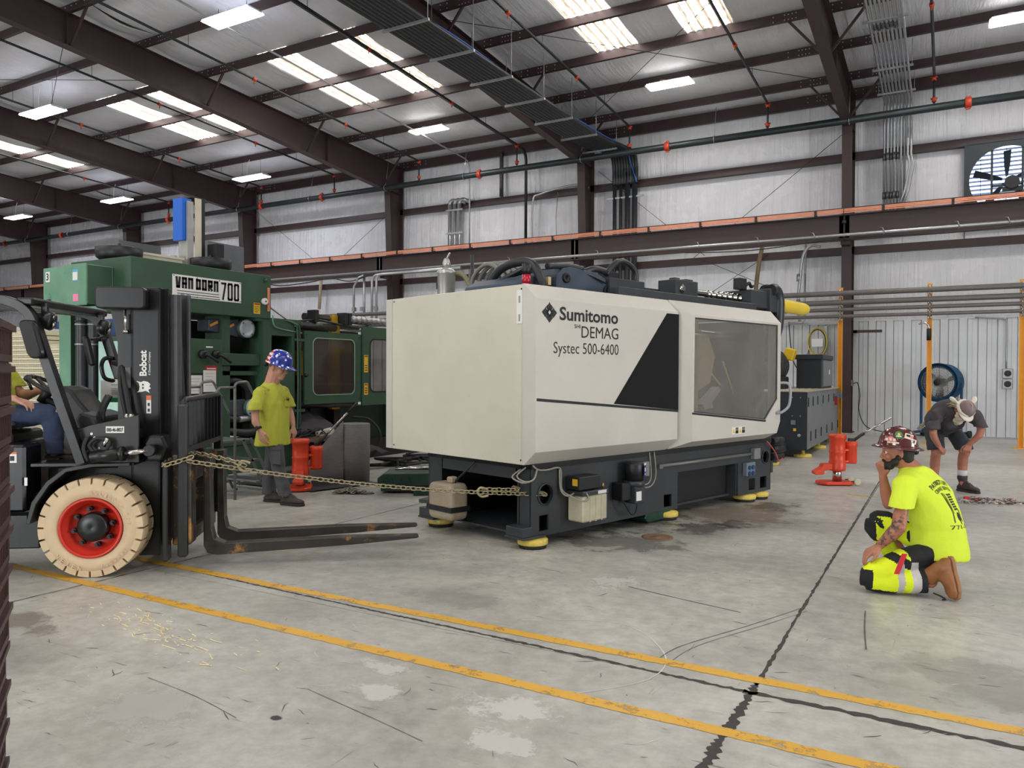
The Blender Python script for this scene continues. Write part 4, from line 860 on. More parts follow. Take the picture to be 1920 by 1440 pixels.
b.prism([(-.05,0),(0,.05),(.05,0),(0,-.05)],(cx,s-.002,cz),U,W_,(0,.002,0)); b.build('emblem',M_INK,P)
MB().prism([(-.016,0),(0,.019),(.016,0),(0,-.019)],(cx,s-.003,cz),U,W_,(0,.001,0)).build('emblem_centre',M_CREAM2,P)
for tx,u0,w,z,h,bo in (('Sumitomo',.19,.81,2.02,.112,.022),('SHI',.385,.08,1.955,.033,.008),('DEMAG',.48,.525,1.872,.105,.0),('Systec 500-6400',.115,.895,1.725,.1,-.004)):
    fit_text(tx,'lettering',M_INK,P,(u0,s-.001,z),U,W_,w,h,bo)
MB().bx(-.08,4.15,2.08,2.1,.75,2.32).build('far_cover',M_CREAM2,P)
# inside -----------------------------------------------------------------------------------
M_BEIGE=mat('beige_casting',(176,152,118),.5,0,.12,4)
MB().bx(.05,2.0,.05,2.0,.78,2.2).build('dark_core',M_DARK,P)  # black box puts the darkness of the closed interior into its colour
MB().bx(2.0,4.2,1.85,1.9,.78,2.2).build('rear_guard',mat('rear_guard',(112,104,94),.6,0,.2,3),P)
pl=MB(); n=5
pl.ring(rect_like(.1,1.75,.8,2.15,n),rr(.5,1.3,1.2,1.85,.14,n),(2.45,0,0),(0,1,0),(0,0,1),(.3,0,0)); pl.build('moving_platen',M_BEIGE,P)
MB().prism([(2.18,1.25),(2.6,1.3),(3.0,1.45),(3.1,1.75),(2.95,2.0),(2.55,2.1),(2.3,2.14),(2.18,2.14),(2.18,1.98),(2.5,1.93),(2.75,1.8),(2.72,1.6),(2.5,1.45),(2.18,1.4)],(0,.1,0),U,W_,(0,.12,0)).build('toggle_arm',M_BEIGE,P)
for v_ in (.15,1.6):
    for z in (1.05,2.0): MB().cyl((2.0,v_,z),(4.15,v_,z),.055,n=16).build('tie_bar',M_CHROME,P)
MB().bx(3.85,4.15,.05,1.9,.8,2.2).build('fixed_platen',M_DGREY,P); MB().bx(2.9,3.4,.5,1.3,1.2,1.8).build('mould_block',mat('mould_steel',(120,116,108),.4,.6,.2,5),P)
for p,q in (((2.95,.12,1.62),(3.25,.12,1.42)),((3.6,.3,1.7),(3.85,.3,1.3))): MB().cyl(p,q,.012,n=6).build('air_line',mat('ivory_line',(214,200,140),.5) if 'ivory_line' not in bpy.data.materials else bpy.data.materials['ivory_line'],P)
MB().prism([(0,-.1),(.34,.1),(.38,.06),(.2,-.08),(.22,-.14),(.05,-.16)],(2.85,.1,1.3),U,W_,(0,.1,0)).build('ejector_bracket',mat('grey_bracket',(160,156,148),.5),P)
# top gear ---------------------------------------------------------------------------------
MB().prism([(.8,2.3),(.8,2.52),(.9,2.6),(1.0,2.62),(1.4,2.6),(1.62,2.52),(2.0,2.48),(2.0,2.3)],(0,.45,0),U,W_,(0,.8,0)).build('top_casting',M_CAST,P,bev=.015)
for u_,z in ((.92,2.5),(1.55,2.42)): MB().lathe([(.05,0),(.05,.02),(.025,.02),(.02,.0)],(u_,.45,z),(0,-1,0),16).build('casting_bore',M_DARK,P)
MB().prism([(.35,2.3),(.35,2.42),(.5,2.5),(.78,2.52),(.78,2.3)],(0,.55,0),U,W_,(0,.8,0)).build('top_casting',M_CAST,P,bev=.015)
MB().bx(1.55,2.15,.4,1.2,2.3,2.56).build('servo_box',M_DGREY,P,bev=.006); MB().bx(2.15,2.6,.4,1.0,2.3,2.5).build('servo_box',M_DGREY,P,bev=.006)
MB().bx(1.3,4.0,.08,.2,2.3,2.42).build('guide_rail',M_DGREY,P,bev=.006)
MB().bx(2.42,2.86,.18,.42,2.4,2.6).bx(2.46,2.56,.22,.3,2.6,2.625).bx(2.68,2.82,.22,.34,2.6,2.625).build('nut_block',M_DGREY,P,bev=.006)
MB().lathe([(.045,0),(.05,.01),(.03,.015),(.028,.03)],(2.54,.18,2.5),(0,-1,0),16).build('bearing_cap',M_CHROME,P)
pr=[]; L0=1.12
for i in range(97):
    t_=i/96; pr.append((.036+.014*max(0,(t_-.3)/.7)+(.012*math.sin(t_*60) if t_>.33 else 0),t_*L0))
MB().lathe(pr,(2.86,.3,2.5),(1,0,0),16).build('ball_screw',M_CHROME,P)
MB().bx(3.95,4.35,.12,.5,2.38,2.6).bx(4.35,4.55,.08,.54,2.34,2.64).build('screw_drive',M_DGREY,P,bev=.008); MB().bx(3.82,3.98,.2,.3,2.6,2.74).build('limit_switch',M_BLACK,P,bev=.006)
MB().tube(smooth_path([(4.0,.25,2.64),(4.1,.24,2.7),(4.18,.26,2.66),(4.3,.3,2.68)],4),.02,6).build('switch_cable',M_RUB,P)
MB().lathe([(.085,0),(.09,.05),(.088,1.1),(.075,1.2),(.03,1.24)],(4.55,.3,2.49),(1,0,-.02),22).build('yellow_cylinder',mat('bright_yellow',(228,196,52),.4,0,.06),P,label='bright yellow cylinder jutting out')
for dv in (0,.09): MB().tube(smooth_path([(4.4,.1+dv,2.62),(4.5,.1+dv,2.63),(4.58,.1+dv,2.55),(4.6,.1+dv,2.4),(4.58,.12+dv,2.1),(4.45,.2+dv,1.7)],6),.075,12).build('black_hose',M_CABLE,P)
MB().cyl((.3,.38,2.32),(.3,.38,2.37),.03,n=14).build('beacon_base',M_BLACK,P)
bb=MB().cyl((.3,.38,2.37),(.3,.38,2.47),.042,n=18).build('beacon_lens',mat('red_lens',(176,20,44),.2,0,.05),P,label='red beacon lens'); MB().cyl((.3,.38,2.47),(.3,.38,2.57),.042,n=18).build('beacon_cap',M_BLACK,P)
for pts,r in (([(.6,1.2,2.34),(.6,1.2,2.5),(.6,1.05,2.62),(.6,.8,2.66),(.6,.6,2.62),(.6,.48,2.45),(.6,.47,2.33)],.045),([(.6,1.1,2.34),(.6,1.05,2.46),(.6,.9,2.54),(.7,.7,2.58)],.03),([(.6,1.55,2.36),(.55,1.3,2.42),(.5,1.1,2.44),(.5,.9,2.5),(.6,.7,2.6)],.022),([(.5,1.5,2.33),(.5,1.4,2.42),(.5,1.3,2.34)],.016),([(.7,.5,2.6),(1.0,.5,2.63),(1.2,.48,2.62)],.03),([(1.25,.55,2.58),(1.4,.5,2.64),(1.6,.5,2.63)],.035),([(1.6,.5,2.6),(1.75,.48,2.74),(1.95,.5,2.76),(2.1,.5,2.68),(2.12,.5,2.54)],.032),([(1.1,.5,2.6),(1.3,.45,2.56),(1.5,.42,2.5)],.014)):
    MB().tube(smooth_path(pts,6),r,10).build('hose',M_CABLE,P)
for k in range(4): MB().tube(smooth_path([(.9+.06*k,1.9-.05*k,2.3),(.9+.06*k,1.85-.05*k,2.62),(.9+.06*k,1.6-.05*k,2.75),(.9+.06*k,1.35-.05*k,2.6),(.9+.06*k,1.3-.05*k,2.3)],5),.024,8).build('grey_hose',mat('grey_hose',(120,120,112),.5) if k==0 else bpy.data.materials['grey_hose'],P)
MB().bx(1.7,1.95,.6,.7,2.56,2.66).build('cable_socket',M_BLACK,P,bev=.006); MB().bx(.72,.76,.5,.56,2.42,2.5).build('warning_plate',mat('cream_plate',(210,190,140),.5),P)
t=thing('vacuum_hopper','silver lidded vacuum receiver can standing up behind the press end cover','hopper',(-5.22,7.6,0),0)
M_ALU=mat('brushed_can',(186,186,180),.35,.6,.1,6)
MB().lathe([(.04,2.25),(.075,2.36),(.105,2.45),(.107,2.72),(.115,2.73),(.115,2.76),(.06,2.8),(.0,2.81)],(0,0,0),(0,0,1),28).build('can',M_ALU,t)
MB().lathe([(.045,2.8),(.05,2.86),(.035,2.9),(.02,2.92)],(0,0,0),(0,0,1),16).tube(smooth_path([(0,0,2.9),(.03,0,2.95),(.05,0,2.98)],3),.012,6).build('valve_head',M_ALU,t)
MB().tube(smooth_path([(.07,.05,2.74),(.22,.05,2.7),(.36,.05,2.45),(.4,.05,2.2)],5),.03,8).build('suction_hose',mat('olive_hose',(120,112,84),.5),t)
MB().bx(-.1,-.08,-.07,-.05,2.55,2.64).build('latch',M_BLACK,t); MB().cyl((0,0,0),(0,0,2.26),.04,n=12).bx(-.25,.25,-.2,.2,0,.04).build('stand',M_DGREY,t); MB().cyl((.3,.1,0),(.3,.1,2.95),.022,n=8).build('mast',M_DGREY,t)
# gear on the near side ----------------------------------------------------------------------
y0=0
MB().bx(.46,.8,-.2,-.01,.2,.44).build('oil_tank',M_CLOUD,P,bev=.012); MB().bx(.45,.81,-.205,-.008,.44,.48).build('tank_lid',M_DGREY,P,bev=.006)
for u_ in (.55,.63,.71): MB().bx(u_,u_+.012,-.206,-.198,.2,.43).build('tank_rib',M_CLOUD,P)
MB().bx(.44,.74,-.17,-.01,.49,.61).build('pump_box',M_BLACK,P,bev=.006); MB().bx(.436,.44,-.15,-.09,.53,.59).build('warning_tag',M_LABELY,P)
MB().cyl((.78,-.16,.48),(.78,-.16,.53),.012,n=8).build('brass_fitting',mat('brass',(170,140,80),.3,.8),P); MB().bx(.66,.78,-.206,-.2,.445,.475).build('white_tag',M_LABELW,P)
M_WCAB=mat('pale_cable',(150,146,136),.5)
for pts in ([(.0,-.02,.74),(.06,-.02,.70),(.16,-.03,.69),(.3,-.03,.70),(.36,-.02,.66),(.36,-.03,.5),(.40,-.1,.44),(.46,-.19,.40),(.52,-.21,.42),(.5,-.2,.47)],[(.34,-.02,.68),(.345,-.03,.5),(.38,-.08,.44),(.48,-.1,.47)],[(-.02,.05,.72),(-.06,.12,.64),(-.06,.02,.6),(.0,-.03,.62),(.05,-.02,.70)],[(-.03,.1,.7),(-.08,.16,.63),(-.07,.05,.59),(-.02,-.01,.6)]): MB().tube(smooth_path(pts,5),.008,6).build('cable',M_WCAB,P)
MB().lathe([(.095,.5),(.095,.66),(.085,.68),(.02,.685)],(1.32,-.11,0),(0,0,1),24).build('grease_reservoir',M_BLACK,P); MB().lathe([(.09,.44),(.105,.46),(.105,.49),(.095,.5)],(1.32,-.11,0),(0,0,1),20).build('reservoir_flange',M_DGREY,P)
MB().bx(1.24,1.4,-.19,-.01,.28,.45).build('pump_body',M_DGREY,P,bev=.01); MB().bx(1.1,1.24,-.14,-.01,.32,.49).build('motor_box',M_BLACK,P,bev=.008); MB().bx(1.25,1.33,-.1925,-.19,.31,.4).build('data_plate',M_LABELW,P)
MB().prism([(-.035,0),(.035,0),(.035,.11),(-.035,.11)],(1.36,-.212,.54),(.93,.37,0),W_,(0,.004,0)).build('label',M_LABELB,P); MB().prism([(-.03,.0),(.03,0),(.03,.018),(-.03,.018)],(1.36,-.213,.655),(.93,.37,0),W_,(0,.004,0)).build('label',M_LABELW,P)
MB().prism(rr(-.018,.018,.05,.09,.012,3),(1.36,-.213,.54),(.93,.37,0),W_,(0,.002,0)).prism(rr(-.012,.012,.015,.035,.008,3),(1.36,-.213,.54),(.93,.37,0),W_,(0,.002,0)).build('label_mark',M_LABELW,P)
MB().bx(1.52,1.68,-.03,-.0,.5,.65).build('junction_box',mat('box_grey',(128,130,128),.5),P,bev=.006)
for pts in ([(1.44,-.05,.66),(1.46,-.06,.5),(1.46,-.07,.42),(1.46,-.06,.3)],[(1.7,-.01,.74),(1.69,-.04,.5),(1.6,-.06,.43),(1.46,-.07,.44)],[(1.78,-.01,.74),(1.77,-.04,.5),(1.65,-.06,.4),(1.46,-.07,.41)],[(1.12,-.1,.36),(1.18,-.12,.26),(1.3,-.1,.16),(1.4,-.08,.2),(1.43,-.06,.4)]): MB().tube(smooth_path(pts,5),.007,6).build('cable',M_WCAB if pts[0][0]>1.2 else M_RUB,P)
MB().box((1.46,-.07,.45),(.04,.04,.07)).build('connector',mat('tan_connector',(170,140,90),.5),P)
MB().cyl((1.85,-.02,.585),(3.72,-.02,.585),.02,n=8).bx(1.84,1.9,-.04,0,.56,.6).build('conduit_bar',mat('bar_grey',(116,116,112),.45,.3),P); MB().bx(3.74,3.88,-.06,-.0,.52,.65).build('junction_box',bpy.data.materials['box_grey'],P,bev=.006)
MB().bx(3.56,3.76,-.06,0,.33,.49).build('outlet_plate',mat('outlet_plate',(110,122,132),.5),P,bev=.006)
for a in (3.6,3.68):
    for c in (.36,.43): MB().cyl((a+.015,-.075,c),(a+.015,-.058,c),.026,n=12).build('outlet_socket',mat('outlet_blue',(24,60,110),.5) if 'outlet_blue' not in bpy.data.materials else bpy.data.materials['outlet_blue'],P)
# jerrycan strapped at the far foot
J=MB(); J.prism(rr(.82,1.18,.15,.5,.06),(-.24,0,0),(0,1,0),W_,(.22,0,0)); J.build('jerrycan',M_JUG,P,bev=.04,seg=3)
MB().prism(rr(.9,.98,.5,.56,.02),(-.17,0,0),(0,1,0),W_,(.08,0,0)).build('jerrycan_neck',M_JUG,P,bev=.01); MB().bx(-.246,-.01,.81,1.19,.235,.285).build('strap',M_BLACK,P)
MB().tube(smooth_path([(-.05,.7,.72),(-.1,.78,.62),(-.12,.9,.52),(-.12,.94,.47)],4),.012,6).build('filler_tube',M_RUB,P); MB().bx(.0,.02,.2,1.25,.6,.7).build('cross_plate',M_DGREY,P)
MB().bx(4.2,4.5,.1,.5,.28,.42).build('rear_bracket',M_DGREY,P,bev=.01)
for k in range(3): MB().cyl((4.3,.02,.5+.1*k),(4.56,.02,.5+.1*k),.045,n=14).build('rubber_sleeve',M_RUB,P)
MB().tube(smooth_path([(4.05,-.05,.72),(4.25,-.05,.58),(4.35,-.05,.46),(4.45,-.05,.48)],4),.008,6).build('red_wire',mat('red_wire',(190,80,70),.5),P)
# ---------------------------------------------------------------- injection unit behind
Q=thing('injection_unit','dark grey injection unit cabinet with tread plate top, behind the press','machine',(-2.22,14.87,0),0)
M_CABG=mat('cabinet_grey',(112,116,118),.45,.1,.08,4,wear=(140,142,142),ws=3,wt=.7); M_NAVY=mat('navy_grey',(30,36,44),.5,0,.1,4)
M_TREAD=mat('tread_plate',(196,186,164),.35,.5,.3,60)
MB().bx(-1.7,-.03,.02,4.6,.18,1.18).build('cabinet_body',M_NAVY,Q); MB().bx(-1.7,0,0,.03,.15,1.22).build('end_panel',M_NAVY,Q,bev=.004)
for x in (-.12,-.26):
    for z in (1.12,.78): MB().cyl((x,-.006,z),(x,.0,z),.012,n=8).build('screw',M_STEEL,Q)
MB().bx(-.28,-.2,-.03,0,.62,.7).build('plug_box',M_CABG,Q); MB().bx(-.24,-.19,-.012,0,.5,.55).build('yellow_tag',M_LABELY,Q); MB().lathe([(.03,0),(.03,.01),(.02,.01)],(-.14,0,.42),(0,-1,0),14).build('gauge',M_STEEL,Q)
for i,(a,b_) in enumerate(((.0,.55),(.56,1.15),(1.16,1.9),(1.91,2.75),(2.76,3.6),(3.61,4.6))):
    dd=MB().bx(-.03,0,a+.012,b_,.16,1.22).build('door',M_CABG,Q,bev=.004)
    MB().bx(0,.012,a+.1,a+.14,.95,1.12).build('handle',M_BLACK,dd); MB().bx(0,.014,b_-.14,b_-.1,.3,.48).build('hinge',M_BLACK,dd)
MB().bx(-1.72,.02,-.02,4.62,1.22,1.255).build('tread_plate',M_TREAD,Q,bev=.004)
lug=MB()
for i in range(26):
    for j in range(12): lug.box((-1.6+.135*j,.1+.17*i,1.257),(.07,.018,.006),Mx.Rotation(R(45 if (i+j)%2 else -45),3,'Z'))
lug.build('tread_lugs',M_TREAD,Q,kind='stuff')
MB().bx(0,.06,3.9,4.05,.85,1.05).build('red_switch',mat('red_switch',(150,40,36),.5),Q); MB().bx(.0,.1,4.25,4.45,1.0,1.12).build('blue_plug',mat('blue_plug',(90,116,140),.5),Q)
for y in (.3,2.3,4.3):
    MB().lathe([(.15,0),(.16,.01),(.16,.05),(.13,.06),(.04,.06),(.04,.18)],(-.12,y,0),(0,0,1),24).build('foot_pad',M_PADY,Q)
MB().prism([(-.16,.06),(.16,.06),(.14,.16),(-.14,.16)],(-.42,-1.45,0),U,W_,(0,.3,0)).build('front_foot',M_DGREY,Q); MB().lathe([(.16,0),(.17,.01),(.17,.05),(.14,.06)],(-.42,-1.3,0),(0,0,1),24).build('foot_pad',M_PADY,Q)
MB().bar((-.42,-1.3,.2),(-.42,.05,.2),.12,.14).build('nozzle_beam',M_DGREY,Q); MB().cyl((-.42,-1.3,.15),(-.42,-1.3,.3),.03,n=10).build('levelling_screw',M_STEEL,Q)
MB().bx(-.52,-.03,2.0,3.6,1.255,1.9).build('control_box',M_NAVY,Q,bev=.01); MB().bx(-.55,.0,1.96,3.64,1.86,1.96).build('control_box_lid',M_NAVY,Q,bev=.008); MB().bx(-.03,.0,2.1,3.5,1.3,1.84).build('control_side',M_CABG,Q)
fit_text('TERMINAL 01','lettering',M_LABELW,Q,(-.5,1.955,1.88),U,W_,.2,.03) if False else None
MB().bx(0,.01,2.9,3.0,1.55,1.65).build('white_tag',M_LABELW,Q)
M_BARR=mat('barrel_cover',(46,44,42),.4,.2,.2,5)
MB().lathe([(.1,0),(.32,.05),(.36,.3),(.36,1.0),(.3,1.15)],(-.95,.6,1.72),(0,1,0),24).build('barrel_cover',M_BARR,Q)
for k in range(4): MB().lathe([(.365,.0),(.375,.02),(.375,.06),(.365,.08)],(-.95,.75+.18*k,1.72),(0,1,0),24,ends=False).build('cooling_fin',M_DGREY,Q)
MB().bx(-1.3,-.6,.5,1.6,1.255,1.5).build('barrel_support',M_BLACK,Q,bev=.02); MB().bx(-1.2,-.75,.9,1.3,2.07,2.22).build('yellow_cap',mat('cap_yellow',(224,184,36),.4),Q,bev=.02); MB().box((-.6,1.7,1.96),(.2,.3,.24),Mx.Rotation(R(18),3,'Y')).build('yellow_motor',bpy.data.materials['cap_yellow'],Q,bev=.02)
MB().box((-.72,.55,1.36),(.12,.12,.08)).build('white_connector',M_LABELW,Q)
# ================================================================ the green moulding machine at left
M_GRN=mat('machine_green',(52,80,60),.42,0,.1,3,wear=(62,96,72),ws=3,wt=.66)
M_GRNP=mat('pale_green',(104,148,122),.45,0,.16,3,wear=(66,104,76),ws=2.5,wt=.6)
M_MINT=mat('mint_panel',(172,208,196),.45,0,.1,4)
M_SMOKE=pane('smoked_window',(74,66,58),.55)
M_YBR=mat('worn_yellow',(196,156,36),.5,0,.15,6,wear=(70,50,20),ws=7,wt=.63)
M_OILY=mat('oily_steel',(70,68,66),.35,.5,.25,8)
G=thing('green_moulding_machine','big green injection moulding machine with white nameplate, behind the forklift','machine',(-8.8,5.93,0),0)
X_,Y_,Z_=(1,0,0),(0,1,0),(0,0,1)
MB().bx(-1.25,0,0,2.27,2.34,2.98).build('header',M_GRN,G,bev=.008)
np=MB().bx(0,.006,.59,1.71,2.53,2.825).build('nameplate',M_LABELW,G,bev=.002)
GLY={'V':[[(0,1),(.22,0),(.78,0),(1,1)]],'A':[[(0,0),(0,1),(1,1),(1,0)],[(0,.42),(1,.42)]],'N':[[(0,0),(0,1),(1,1),(1,0)]],'D':[[(0,0),(0,1),(1,.97),(1,.03),(0,0)]],'O':[[(0,0),(0,1),(1,1),(1,0),(0,0)]],'R':[[(0,0),(0,1),(1,1),(1,.45),(.1,.45)],[(.5,.45),(1,0)]],'7':[[(0,1),(1,1),(.3,0)]],'0':[[(0,.06),(0,.94),(.12,1),(.88,1),(1,.94),(1,.06),(.88,0),(.12,0),(0,.06)]]}
def block_text(tx,o,w,h,sw,gap):
    n=len(tx.replace(' ','')); sp=tx.count(' '); cw=(w-gap*(n-1)-sp*gap*1.6)/n; x=0
    for ch in tx:
        if ch==' ': x+=gap*1.6; continue
        b=MB()
        for pl in GLY[ch]:
            q=[V(o)+V((0,x+sw/2+a*(cw-sw),sw/2+c*(h-sw))) for a,c in pl]
            for i in range(len(q)-1):
                dd=(q[i+1]-q[i]).normalized()*sw*.5; b.bar(q[i]-dd*(1 if i==0 and ch!='O' else .98),q[i+1]+dd*.98,sw,.0012,up=(1,0,0))
        b.build('letter',M_INK,np); x+=cw+gap
block_text('VAN DORN',(.0068,.635,2.65),.68,.15,.034,.016); block_text('700',(.0068,1.36,2.55),.31,.245,.03,.022)
for z in (2.62,2.585,2.553): MB().bx(.006,.0072,.66,1.33,z-.009,z).build('nameplate_line',M_INK,np)
for y in (.61,.97,1.33,1.69):
    for z in (2.55,2.81): MB().cyl((.004,y,z),(.009,y,z),.008,n=6).build('rivet',M_BLACK,np)
MB().bx(0,.004,1.94,2.06,2.4,2.56).build('warning_label',M_LABELY,G); MB().bx(.004,.005,1.95,2.05,2.53,2.555).build('label_bar',mat('red_print',(170,60,30),.5,0,0),G)
for k in range(4): MB().bx(.004,.005,1.955,2.02+.02*(k%2),2.425+.025*k,2.432+.025*k).build('label_line',M_INK,G)
MB().lathe([(.05,0),(.05,.04),(.04,.045)],(0,2.13,2.59),(1,0,0),20).build('gauge',M_LABELW,G); MB().lathe([(.012,.046),(.012,.05)],(0,2.13,2.59),(1,0,0),8).build('gauge_hub',M_BLACK,G)
MB().bx(.0,.02,2.2,2.23,2.45,2.8).build('copper_strip',M_COPPER,G); MB().cyl((.02,2.15,2.88),(.02,2.15,2.93),.02,n=10).build('bolt',M_GRN,G)
bx=MB().bx(-1.28,-.34,-.34,0,2.38,2.86).build('control_box',M_GRNP,G,bev=.006); MB().bx(-.73,-.335,-.36,-.34,2.36,2.87).build('box_cover',M_GRNP,bx,bev=.004)
MB().bx(-.339,-.334,-.33,-.02,2.37,2.85).build('box_side',M_GRN,bx)
MB().bx(-1.22,-1.13,-.345,-.34,2.68,2.81).build('number_plate',M_LABELW,bx); fit_text('3','lettering',M_INK,bx,(-1.2,-.346,2.705),X_,Z_,.05,.085,.02)
MB().bx(-.6,-.5,-.364,-.36,2.66,2.8).build('notice',M_LABELW,bx); MB().bx(-.6,-.5,-.365,-.364,2.77,2.8).bx(-.6,-.5,-.365,-.364,2.66,2.672).build('notice_band',mat('sky_blue',(90,170,210),.5,0,0),bx)
MB().bx(-.72,-.34,-.364,-.36,2.375,2.53).build('lower_cover',M_GRNP,bx); MB().bx(-.59,-.48,-.367,-.364,2.41,2.5).build('sticky_note',mat('pink_note',(236,130,170),.6,0,.02),bx)
MB().bx(-1.17,-1.1,-.37,-.34,2.41,2.46).build('latch',M_BLACK,bx,bev=.01)
MB().bx(-.8,-.03,-.3,0,2.3,2.345).build('duct_flange',M_GRNP,G)
for (x,y,lx,ly,n_) in ((-.75,.35,.36,.2,1),(-.5,1.6,.3,.2,2)):
    MB().lathe([(.19,2.99),(.26,3.03),(.28,3.05),(.29,3.17),(.25,3.18),(.0,3.18)],(x,y,0),(0,0,1),28).cyl((x,y,3.18),(x,y,3.24),.02,n=8).build('motor_cover',M_BLACK,G)
MB().bx(-.72,-.6,.35,1.2,2.98,3.12).bx(-.74,-.58,.33,1.22,3.12,3.15).build('robot_beam',mat('ivory_beam',(206,196,176),.45,0,.08,4),G); MB().bx(-.74,-.58,.28,.36,3.0,3.16).build('beam_cap',mat('robot_blue',(38,104,206),.35,0,.04),G)
# robot post
M_RB=bpy.data.materials['robot_blue']
MB().bx(-.86,-.66,1.24,1.4,3.42,4.02).build('robot_cover',M_RB,G,bev=.004)
MB().bx(-.65,-.62,1.3,1.4,3.0,3.98).bx(-.84,-.66,1.32,1.4,3.0,3.45).build('robot_slide',M_ALU,G); MB().bx(-.62,-.6,1.42,1.52,3.0,4.04).build('robot_column',bpy.data.materials['ivory_beam'],G); MB().bx(-.66,-.6,1.52,1.58,3.05,4.06).build('cable_chain',M_BLACK,G)
for k in range(8): MB().bx(-.658,-.656,1.35,1.375,3.5+.025*k,3.51+.025*k).build('vent_slot',M_BLACK,G)
MB().bx(-.95,-.75,1.18,1.24,2.98,3.2).build('carriage_plate',M_ALU,G,bev=.01); MB().bx(-.6,-.4,1.62,1.75,3.1,3.4).build('motor_box',M_BLACK,G); MB().bx(-2.0,-1.9,1.1,1.8,3.1,3.5).build('valve_box',mat('dim_grey',(96,100,104),.5),G); MB().bx(-1.4,-1.3,2.2,2.9,3.05,3.6).build('valve_box',bpy.data.materials['dim_grey'],G)
# body below
MB().bx(-1.5,-.85,1.3,5.2,.6,2.3).build('dark_infill',M_DARK,G)  # black box fills the open frame so the interior behind reads dark
cb=MB().bx(-.62,-.08,.02,1.46,.1,2.0).build('lower_cabinet',M_GRN,G,bev=.006); MB().bx(-.66,-.16,.0,.02,.55,1.93).build('mint_door',M_MINT,cb,bev=.004); MB().bx(-.08,-.07,.3,1.45,.1,2.0).build('cabinet_door',M_GRN,cb,bev=.004)
MB().bx(-.45,-.35,-.004,0,1.62,1.75).build('pink_note',mat('pale_pink',(240,190,214),.6,0,.02),cb); MB().cyl((-.4,0,1.05),(-.4,-.02,1.05),.02,n=10).build('door_stud',M_STEEL,cb)
for y in (1.1,1.32):
    MB().lathe([(.06,0),(.06,.05),(.03,.07)],(-.07,y,1.79),(1,0,0),16).build('switch_base',M_BLACK,cb); MB().tube(smooth_path([(.0,y,1.79),(.02,y+.06,1.76),(.02,y+.2,1.68)],4),.02,8).build('switch_handle',M_BLACK,cb)
MB().bx(-.07,-.066,1.17,1.28,1.88,1.9).build('white_tag',M_LABELW,cb); MB().bx(-.07,-.066,1.16,1.35,1.55,1.635).build('danger_sign',mat('danger_red',(170,40,44),.5,0,.02),cb); MB().bx(-.0661,-.0655,1.18,1.33,1.585,1.6).build('sign_line',M_LABELW,cb)
MB().bx(-.07,-.066,.86,1.14,1.23,1.53).build('paper_board',M_BLACK,cb)
for y0,y1,z0,z1 in ((.88,1.1,1.25,1.5),(1.12,1.33,1.27,1.57)):
    pp=MB().bx(-.065,-.062,y0,y1,z0,z1).build('paper',M_LABELW,cb)
    for k in range(5): MB().bx(-.0619,-.0615,y0+.03,y1-.03-.02*(k%3),z1-.05-.04*k,z1-.045-.04*k).build('print_line',bpy.data.materials['grey_print'],cb)
MB().bx(-.5,-.06,1.44,2.75,1.64,1.81).build('cross_beam',M_GRN,G,bev=.006); MB().bx(-.5,-.1,1.46,2.2,1.5,1.56).build('lower_beam',M_GRN,G)
plate(G,'end_platen',M_GRN,2.12,2.75,.7,2.3,[(2.28,2.7,1.85,2.1)],(-.45,0,0),Y_,Z_,(.45,0,0))
MB().bx(-.42,-.4,2.25,2.7,1.83,2.12).build('recess_back',M_DARK,G)
MB().bx(-.5,-.02,2.0,2.9,2.3,2.36).build('platen_cap',M_GRN,G)
MB().bx(-.45,-.1,1.46,1.6,.1,2.34).build('post',M_GRN,G); MB().bx(-.3,-.26,1.0,1.06,2.0,2.36).build('bracket',M_ALU,G)
for z,y,nm in ((2.18,1.9,1),(1.02,2.02,2)):
    MB().cyl((-.35,y,z),(-.1,y,z),.135,n=24).build('pump_body',M_GRN,G); MB().lathe([(.135,0),(.135,.02),(.09,.025),(.085,.02),(.02,.03)],(-.1,y-.0,z),(1,0,0),28).build('pump_face',mat('pump_grey',(168,178,186),.4,.2,.05),G) if nm==1 else MB().lathe([(.135,0),(.135,.02),(.02,.03)],(-.1,y,z),(1,0,0),28).build('pump_face',bpy.data.materials['pump_grey'],G)
    for k in range(4): a=R(45+90*k); MB().cyl((-.085,y+.11*math.cos(a),z+.11*math.sin(a)),(-.075,y+.11*math.cos(a),z+.11*math.sin(a)),.012,n=6).build('bolt',M_BLACK,G)
    MB().prism([(y-.62,z+.1),(y-.1,z+.13),(y-.1,z-.13),(y-.3,z-.1),(y-.62,z-.06)],(-.4,0,0),Y_,Z_,(.25,0,0)).build('pump_bracket',mat('pump_cast',(70,76,86),.45,.3,.25,6) if nm==1 else bpy.data.materials['pump_cast'],G,bev=.01)
for y,z in ((1.63,2.2),(1.35,2.22)): MB().box((-.13,y,z),(.01,.14,.035),Mx.Rotation(R(25),3,'X')).build('orange_label',mat('orange_label',(206,140,40),.5,0,.05) if 'orange_label' not in bpy.data.materials else bpy.data.materials['orange_label'],G)
for pts,r in (([(-.2,1.55,1.4),(-.15,1.75,1.42),(-.15,1.95,1.3),(-.2,2.0,1.1)],.05),([(-.2,1.5,.9),(-.15,1.8,.85),(-.15,2.2,.86)],.05),([(-.2,1.6,.7),(-.1,1.9,.66),(-.15,2.3,.7)],.06),([(-.15,1.5,.55),(-.1,2.0,.5),(-.1,2.5,.6)],.04)): MB().tube(smooth_path(pts,5),r,10).build('hydraulic_hose',M_CABLE,G)
MB().cyl((-.12,1.78,.86),(-.12,1.98,.87),.045,n=12).build('steel_fitting',M_STEEL,G); MB().bx(-.3,-.16,1.5,1.6,.75,.95).build('blue_valve',mat('valve_blue',(30,70,150),.4),G)
